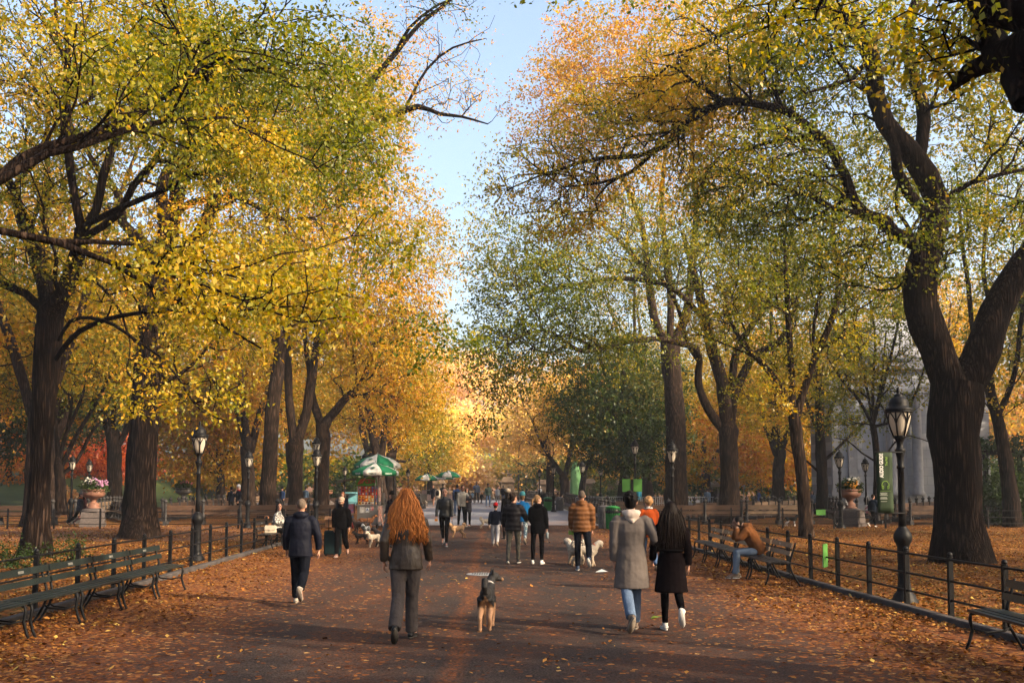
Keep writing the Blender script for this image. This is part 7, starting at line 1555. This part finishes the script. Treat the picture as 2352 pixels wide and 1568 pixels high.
def dog(label,px,fy,h,rz,m,yaw=0,tail='up',fluff=0.0,ear='flop',pitch=10,det=2,collar=None,step=.08,lean=1.0,muzzle=None,L=1.0,kind='dog'):
    """h: height at the withers; faces +y before turning by rz"""
    p=at(px,fy); root=thing('dog',label,'dog',p,R(rz)); s=h; l=L*h; f=1+fluff; mb=MB()
    a=V3((0,-.50*l,.86*s)); 
    mb.tube([(0,-.56*l,.80*s),(0,-.44*l,.79*s),(0,-.20*l,.76*s),(0,.10*l,.72*s),(0,.34*l,.72*s),(0,.48*l,.80*s)],[.1]*6,14,ell=[(.07*s*f,.09*s*f),(.125*s*f,.15*s*f),(.115*s*f,.13*s*f),(.14*s*f,.19*s*f),(.135*s*f,.20*s*f),(.09*s*f,.13*s*f)],up=(1,0,0))
    hp=V3((0,.72*l,1.14*s+.004*pitch*s)); Rz=Matrix.Rotation(R(yaw),3,'Z'); hp=V3((0,.44*l,.90*s))+Matrix.Rotation(R(yaw*.3),3,'Z')@V3((0,.16*l,.15*s))
    mb.tube([(0,.38*l,.80*s),V3((0,.46*l,.92*s)).lerp(hp,.3),hp],[.14*s*f,.12*s*f,.10*s*f],10)
    fd=Rz@V3((0,math.cos(R(-pitch)),math.sin(R(-pitch)))); sx=Rz@V3((1,0,0)); uz=sx.cross(fd)
    mb.ball(hp+fd*.04*s+uz*.02*s,(.115*s*f,.135*s*f,.11*s*f),12,8,Rz.to_4x4()); mb.tube([hp+fd*.08*s,hp+fd*.15*s-uz*.02*s,hp+fd*.225*s-uz*.03*s],[.085*s,.066*s,.052*s],10,round_ends=True)
    for q in (-1,1):
        b=hp+sx*q*.07*s+uz*.085*s
        if ear=='up': mb.tube([b,b+uz*.08*s+sx*q*.02*s,b+uz*.15*s+sx*q*.03*s],[.045*s,.032*s,.006*s],7)
        else: mb.tube([b,b+sx*q*.05*s-uz*.03*s,b+sx*q*.065*s-uz*.13*s],[.03*s,.036*s,.03*s],7)
    g=step*l
    for q,dy in ((-1,g),(1,-g)):
        sh=V3((q*.095*s,.33*l,.66*s)); el=V3((q*.10*s,.25*l,.46*s)); wr=V3((q*.095*s,.32*l+dy*.5,.20*s)); pw=V3((q*.095*s,.33*l+dy,.035*s))
        mb.tube([sh,el,wr,pw],[.09*s*f,.068*s*f,.050*s*f,.046*s*f],8); mb.tube([pw-V3((0,.02*s,0)),pw+V3((0,.06*s,-.008*s))],[.04*s,.034*s],8,round_ends=True)
        hp_=V3((q*.085*s,-.42*l,.70*s)); kn=V3((q*.105*s,-.30*l,.48*s)); hk=V3((q*.10*s,-.56*l-dy*.6,.28*s)); pf=V3((q*.10*s,-.52*l-dy,.035*s))
        mb.tube([hp_,kn,hk,pf],[.115*s*f,.082*s*f,.050*s*f,.042*s*f],8); mb.tube([pf-V3((0,.02*s,0)),pf+V3((0,.065*s,-.008*s))],[.04*s,.034*s],8,round_ends=True)
    t0=V3((0,-.55*l,.84*s))
    if tail=='up': mb.tube([t0,t0+V3((0,-.10*s,.14*s)),t0+V3((0,-.09*s,.32*s)),t0+V3((0,-.02*s,.42*s))],[.04*s*f,.04*s*f,.034*s*f,.012*s],8)
    elif tail=='curl': mb.tube([t0,t0+V3((0,-.10*s,.12*s)),t0+V3((0,-.04*s,.26*s)),t0+V3((0,.10*s,.24*s)),t0+V3((0,.10*s,.12*s))],[.06*s*f,.075*s*f,.075*s*f,.07*s*f,.04*s],8)
    else: mb.tube([t0,t0+V3((0,-.10*s,-.06*s)),t0+V3((0,-.14*s,-.28*s)),t0+V3((0,-.10*s,-.42*s))],[.042*s*f,.045*s*f,.042*s*f,.012*s],8)
    ob=mb.build('body',m,root,True); remesh(ob,.012 if det>2 else .016,3,.035*fluff if fluff else .008,.05)
    nm=MB(); nm.ball(hp+fd*.265*s-uz*.012*s,(.022*s,.02*s,.018*s),8,6); nm.build('nose',SH_B,root,True)
    for q in (-1,1): e=MB(); e.ball(hp+fd*.125*s+sx*q*.05*s+uz*.045*s,.014*s,8,6); e.build('eye',mat('dark_eye',(.02,.014,.012),.2,.05),root,True)
    if collar is not None:
        cm=MB(); c0=V3((0,.44*l,.90*s)); cm.tube([c0+V3((math.cos(a)*.105*s*f,math.sin(a)*.07*s*f+0,math.sin(a)*-.085*s*f)) for a in np.linspace(0,6.28,17)],.016*s+.004,6); cm.build('collar',collar,root,True)
    return root,hp
TANM=(.38,.20,.09); 
def shepherd():
    m,nt,N,L,out=newmat('black_and_tan_coat'); b=N('ShaderNodeBsdfPrincipled'); b.inputs['Roughness'].default_value=.75; b.inputs['Specular IOR Level'].default_value=.25; L(b.outputs[0],out.inputs[0])
    tc=N('ShaderNodeTexCoord'); sx=N('ShaderNodeSeparateXYZ'); L(tc.outputs['Object'],sx.inputs[0]); n=N('ShaderNodeTexNoise'); n.inputs['Scale'].default_value=9; n.inputs['Detail'].default_value=4; L(tc.outputs['Object'],n.inputs[0])
    zz=N('ShaderNodeMath'); zz.operation='MULTIPLY_ADD'; L(n.outputs[0],zz.inputs[0]); zz.inputs[1].default_value=.12; L(sx.outputs[2],zz.inputs[2])
    ax=N('ShaderNodeMath'); ax.operation='ABSOLUTE'; L(sx.outputs[0],ax.inputs[0])
    # low on the body and between the thighs tan, else black
    z2=N('ShaderNodeMath'); z2.operation='MULTIPLY_ADD'; L(ax.outputs[0],z2.inputs[0]); z2.inputs[1].default_value=1.5; L(zz.outputs[0],z2.inputs[2])
    lo=N('ShaderNodeMapRange'); lo.inputs[1].default_value=.44; lo.inputs[2].default_value=.60; L(z2.outputs[0],lo.inputs[0])
    r=ramp(nt,[(0,(.22,.12,.065)),(.25,(.17,.085,.04)),(.5,(.008,.007,.007))]); L(lo.outputs[0],r.inputs[0])
    yy=N('ShaderNodeMapRange'); yy.inputs[1].default_value=.15; yy.inputs[2].default_value=.19; L(sx.outputs[0],yy.inputs[0]); hz=N('ShaderNodeMath'); hz.operation='GREATER_THAN'; L(sx.outputs[2],hz.inputs[0]); hz.inputs[1].default_value=.48
    mk=N('ShaderNodeMath'); mk.operation='MULTIPLY'; L(yy.outputs[0],mk.inputs[0]); L(hz.outputs[0],mk.inputs[1]); mx=N('ShaderNodeMix'); mx.data_type='RGBA'; L(mk.outputs[0],mx.inputs['Factor']); L(r.outputs[0],mx.inputs['A']); mx.inputs['B'].default_value=(.24,.125,.06,1); L(mx.outputs['Result'],b.inputs['Base Color'])
    n2=N('ShaderNodeTexNoise'); n2.inputs['Scale'].default_value=60; L(tc.outputs['Object'],n2.inputs[0]); bp=N('ShaderNodeBump'); bp.inputs['Strength'].default_value=.4; bp.inputs['Distance'].default_value=.01; L(n2.outputs[0],bp.inputs['Height']); L(bp.outputs[0],b.inputs['Normal']); return m
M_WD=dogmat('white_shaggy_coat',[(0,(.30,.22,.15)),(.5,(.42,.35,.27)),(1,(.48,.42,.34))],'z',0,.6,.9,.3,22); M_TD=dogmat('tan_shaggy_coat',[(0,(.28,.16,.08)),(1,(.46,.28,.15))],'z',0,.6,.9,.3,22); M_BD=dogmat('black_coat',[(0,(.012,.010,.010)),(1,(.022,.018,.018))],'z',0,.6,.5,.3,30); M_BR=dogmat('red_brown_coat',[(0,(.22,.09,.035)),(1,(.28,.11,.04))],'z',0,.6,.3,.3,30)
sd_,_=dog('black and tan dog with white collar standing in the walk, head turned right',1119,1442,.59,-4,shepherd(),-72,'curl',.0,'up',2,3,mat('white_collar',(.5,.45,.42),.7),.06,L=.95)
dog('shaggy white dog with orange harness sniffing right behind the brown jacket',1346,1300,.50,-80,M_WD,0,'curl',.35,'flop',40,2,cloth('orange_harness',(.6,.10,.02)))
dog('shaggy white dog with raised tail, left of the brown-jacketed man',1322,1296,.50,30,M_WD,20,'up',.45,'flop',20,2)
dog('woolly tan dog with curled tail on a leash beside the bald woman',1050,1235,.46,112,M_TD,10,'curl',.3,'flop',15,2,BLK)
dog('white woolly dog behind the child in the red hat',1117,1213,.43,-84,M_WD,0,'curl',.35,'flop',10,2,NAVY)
dog('small white dog far off near the small cart',979,1162,.42,170,M_WD,0,'up',.3,'flop',10,1)
dog('short-haired brown dog standing in front of the food cart',842,1217,.55,-84,M_BR,0,'lo',0,'flop',5,2,BLK)
dog('dark brown dog with tail held straight up left of the cart',826,1229,.56,60,dogmat('dark_brown_coat',[(0,(.03,.018,.012)),(1,(.04,.024,.018))],'z',0,.6,.3),0,'up',0,'flop',20,2)
dog('grey mottled dog in a green coat among the dogs by the cart',841,1231,.40,160,patterned('grey_mottled_coat',(.03,.04,.04),(.26,.27,.3),14),-20,'lo',.1,'flop',15,2,cloth('green_dog_coat',(.02,.12,.05)))
dog('small black dog facing left in front of the other dogs',829,1249,.36,96,M_BD,0,'lo',.15,'flop',15,2)
dog('cream dog with black harness looking at the camera by the cart',858,1257,.43,140,M_WD,15,'lo',.1,'flop',8,2,BLK)
dog('black curly dog half hidden behind the auburn-haired woman',880,1256,.50,70,M_BD,0,'lo',.2,'flop',10,2)
dog('reddish brown dog behind the fence left of the seated woman',614,1228,.60,20,M_BR,0,'lo',0,'flop',10,2)
dog('black and white dog on the far walk left of the slender elm',1818,1208,.46,-88,dogmat('black_white_coat',[(0,(.55,.52,.5)),(.42,(.5,.48,.46)),(.5,(.015,.014,.014)),(1,(.015,.014,.014))],'z',0,.5,.4,.4),0,'lo',.1,'flop',35,2)
# leashes
def leash(a,b,label,m=None,sag=.12):
    a=V3(a);b=V3(b); mb=MB(); mb.tube([a.lerp(b,t)-V3((0,0,sag*math.sin(math.pi*t))) for t in np.linspace(0,1,9)],.007,5); o=mb.build('leash',m or BLK,None,True); tag(o,label,'leash'); return o
leash(wpt(P_['bald'],P_['bald']['hands'][0]),at(1046,1235)+np.array([-.05,-.1,.46]),'black leash from the bald woman to the tan dog')
leash(wpt(P_['puf'],P_['puf']['hands'][0]),at(1340,1300)+np.array([.0,0,.55]),'thin pale leash from the lime reel to the white dog',M_UW,.05)
# ------------------------------------------------------------------ thin autumn air
mh_=MB(); mh_.box((0,150,20),(700,420,43)); hz=mh_.build('haze',[bpy.data.materials.new('thin_air')]); tag(hz,kind='stuff')
m=hz.data.materials[0]; m.use_nodes=True; nt=m.node_tree; nt.nodes.clear(); ou=nt.nodes.new('ShaderNodeOutputMaterial'); pv=nt.nodes.new('ShaderNodeVolumePrincipled'); pv.inputs['Color'].default_value=(.86,.90,.96,1); pv.inputs['Density'].default_value=0.0004; pv.inputs['Anisotropy'].default_value=.2; nt.links.new(pv.outputs[0],ou.inputs['Volume'])
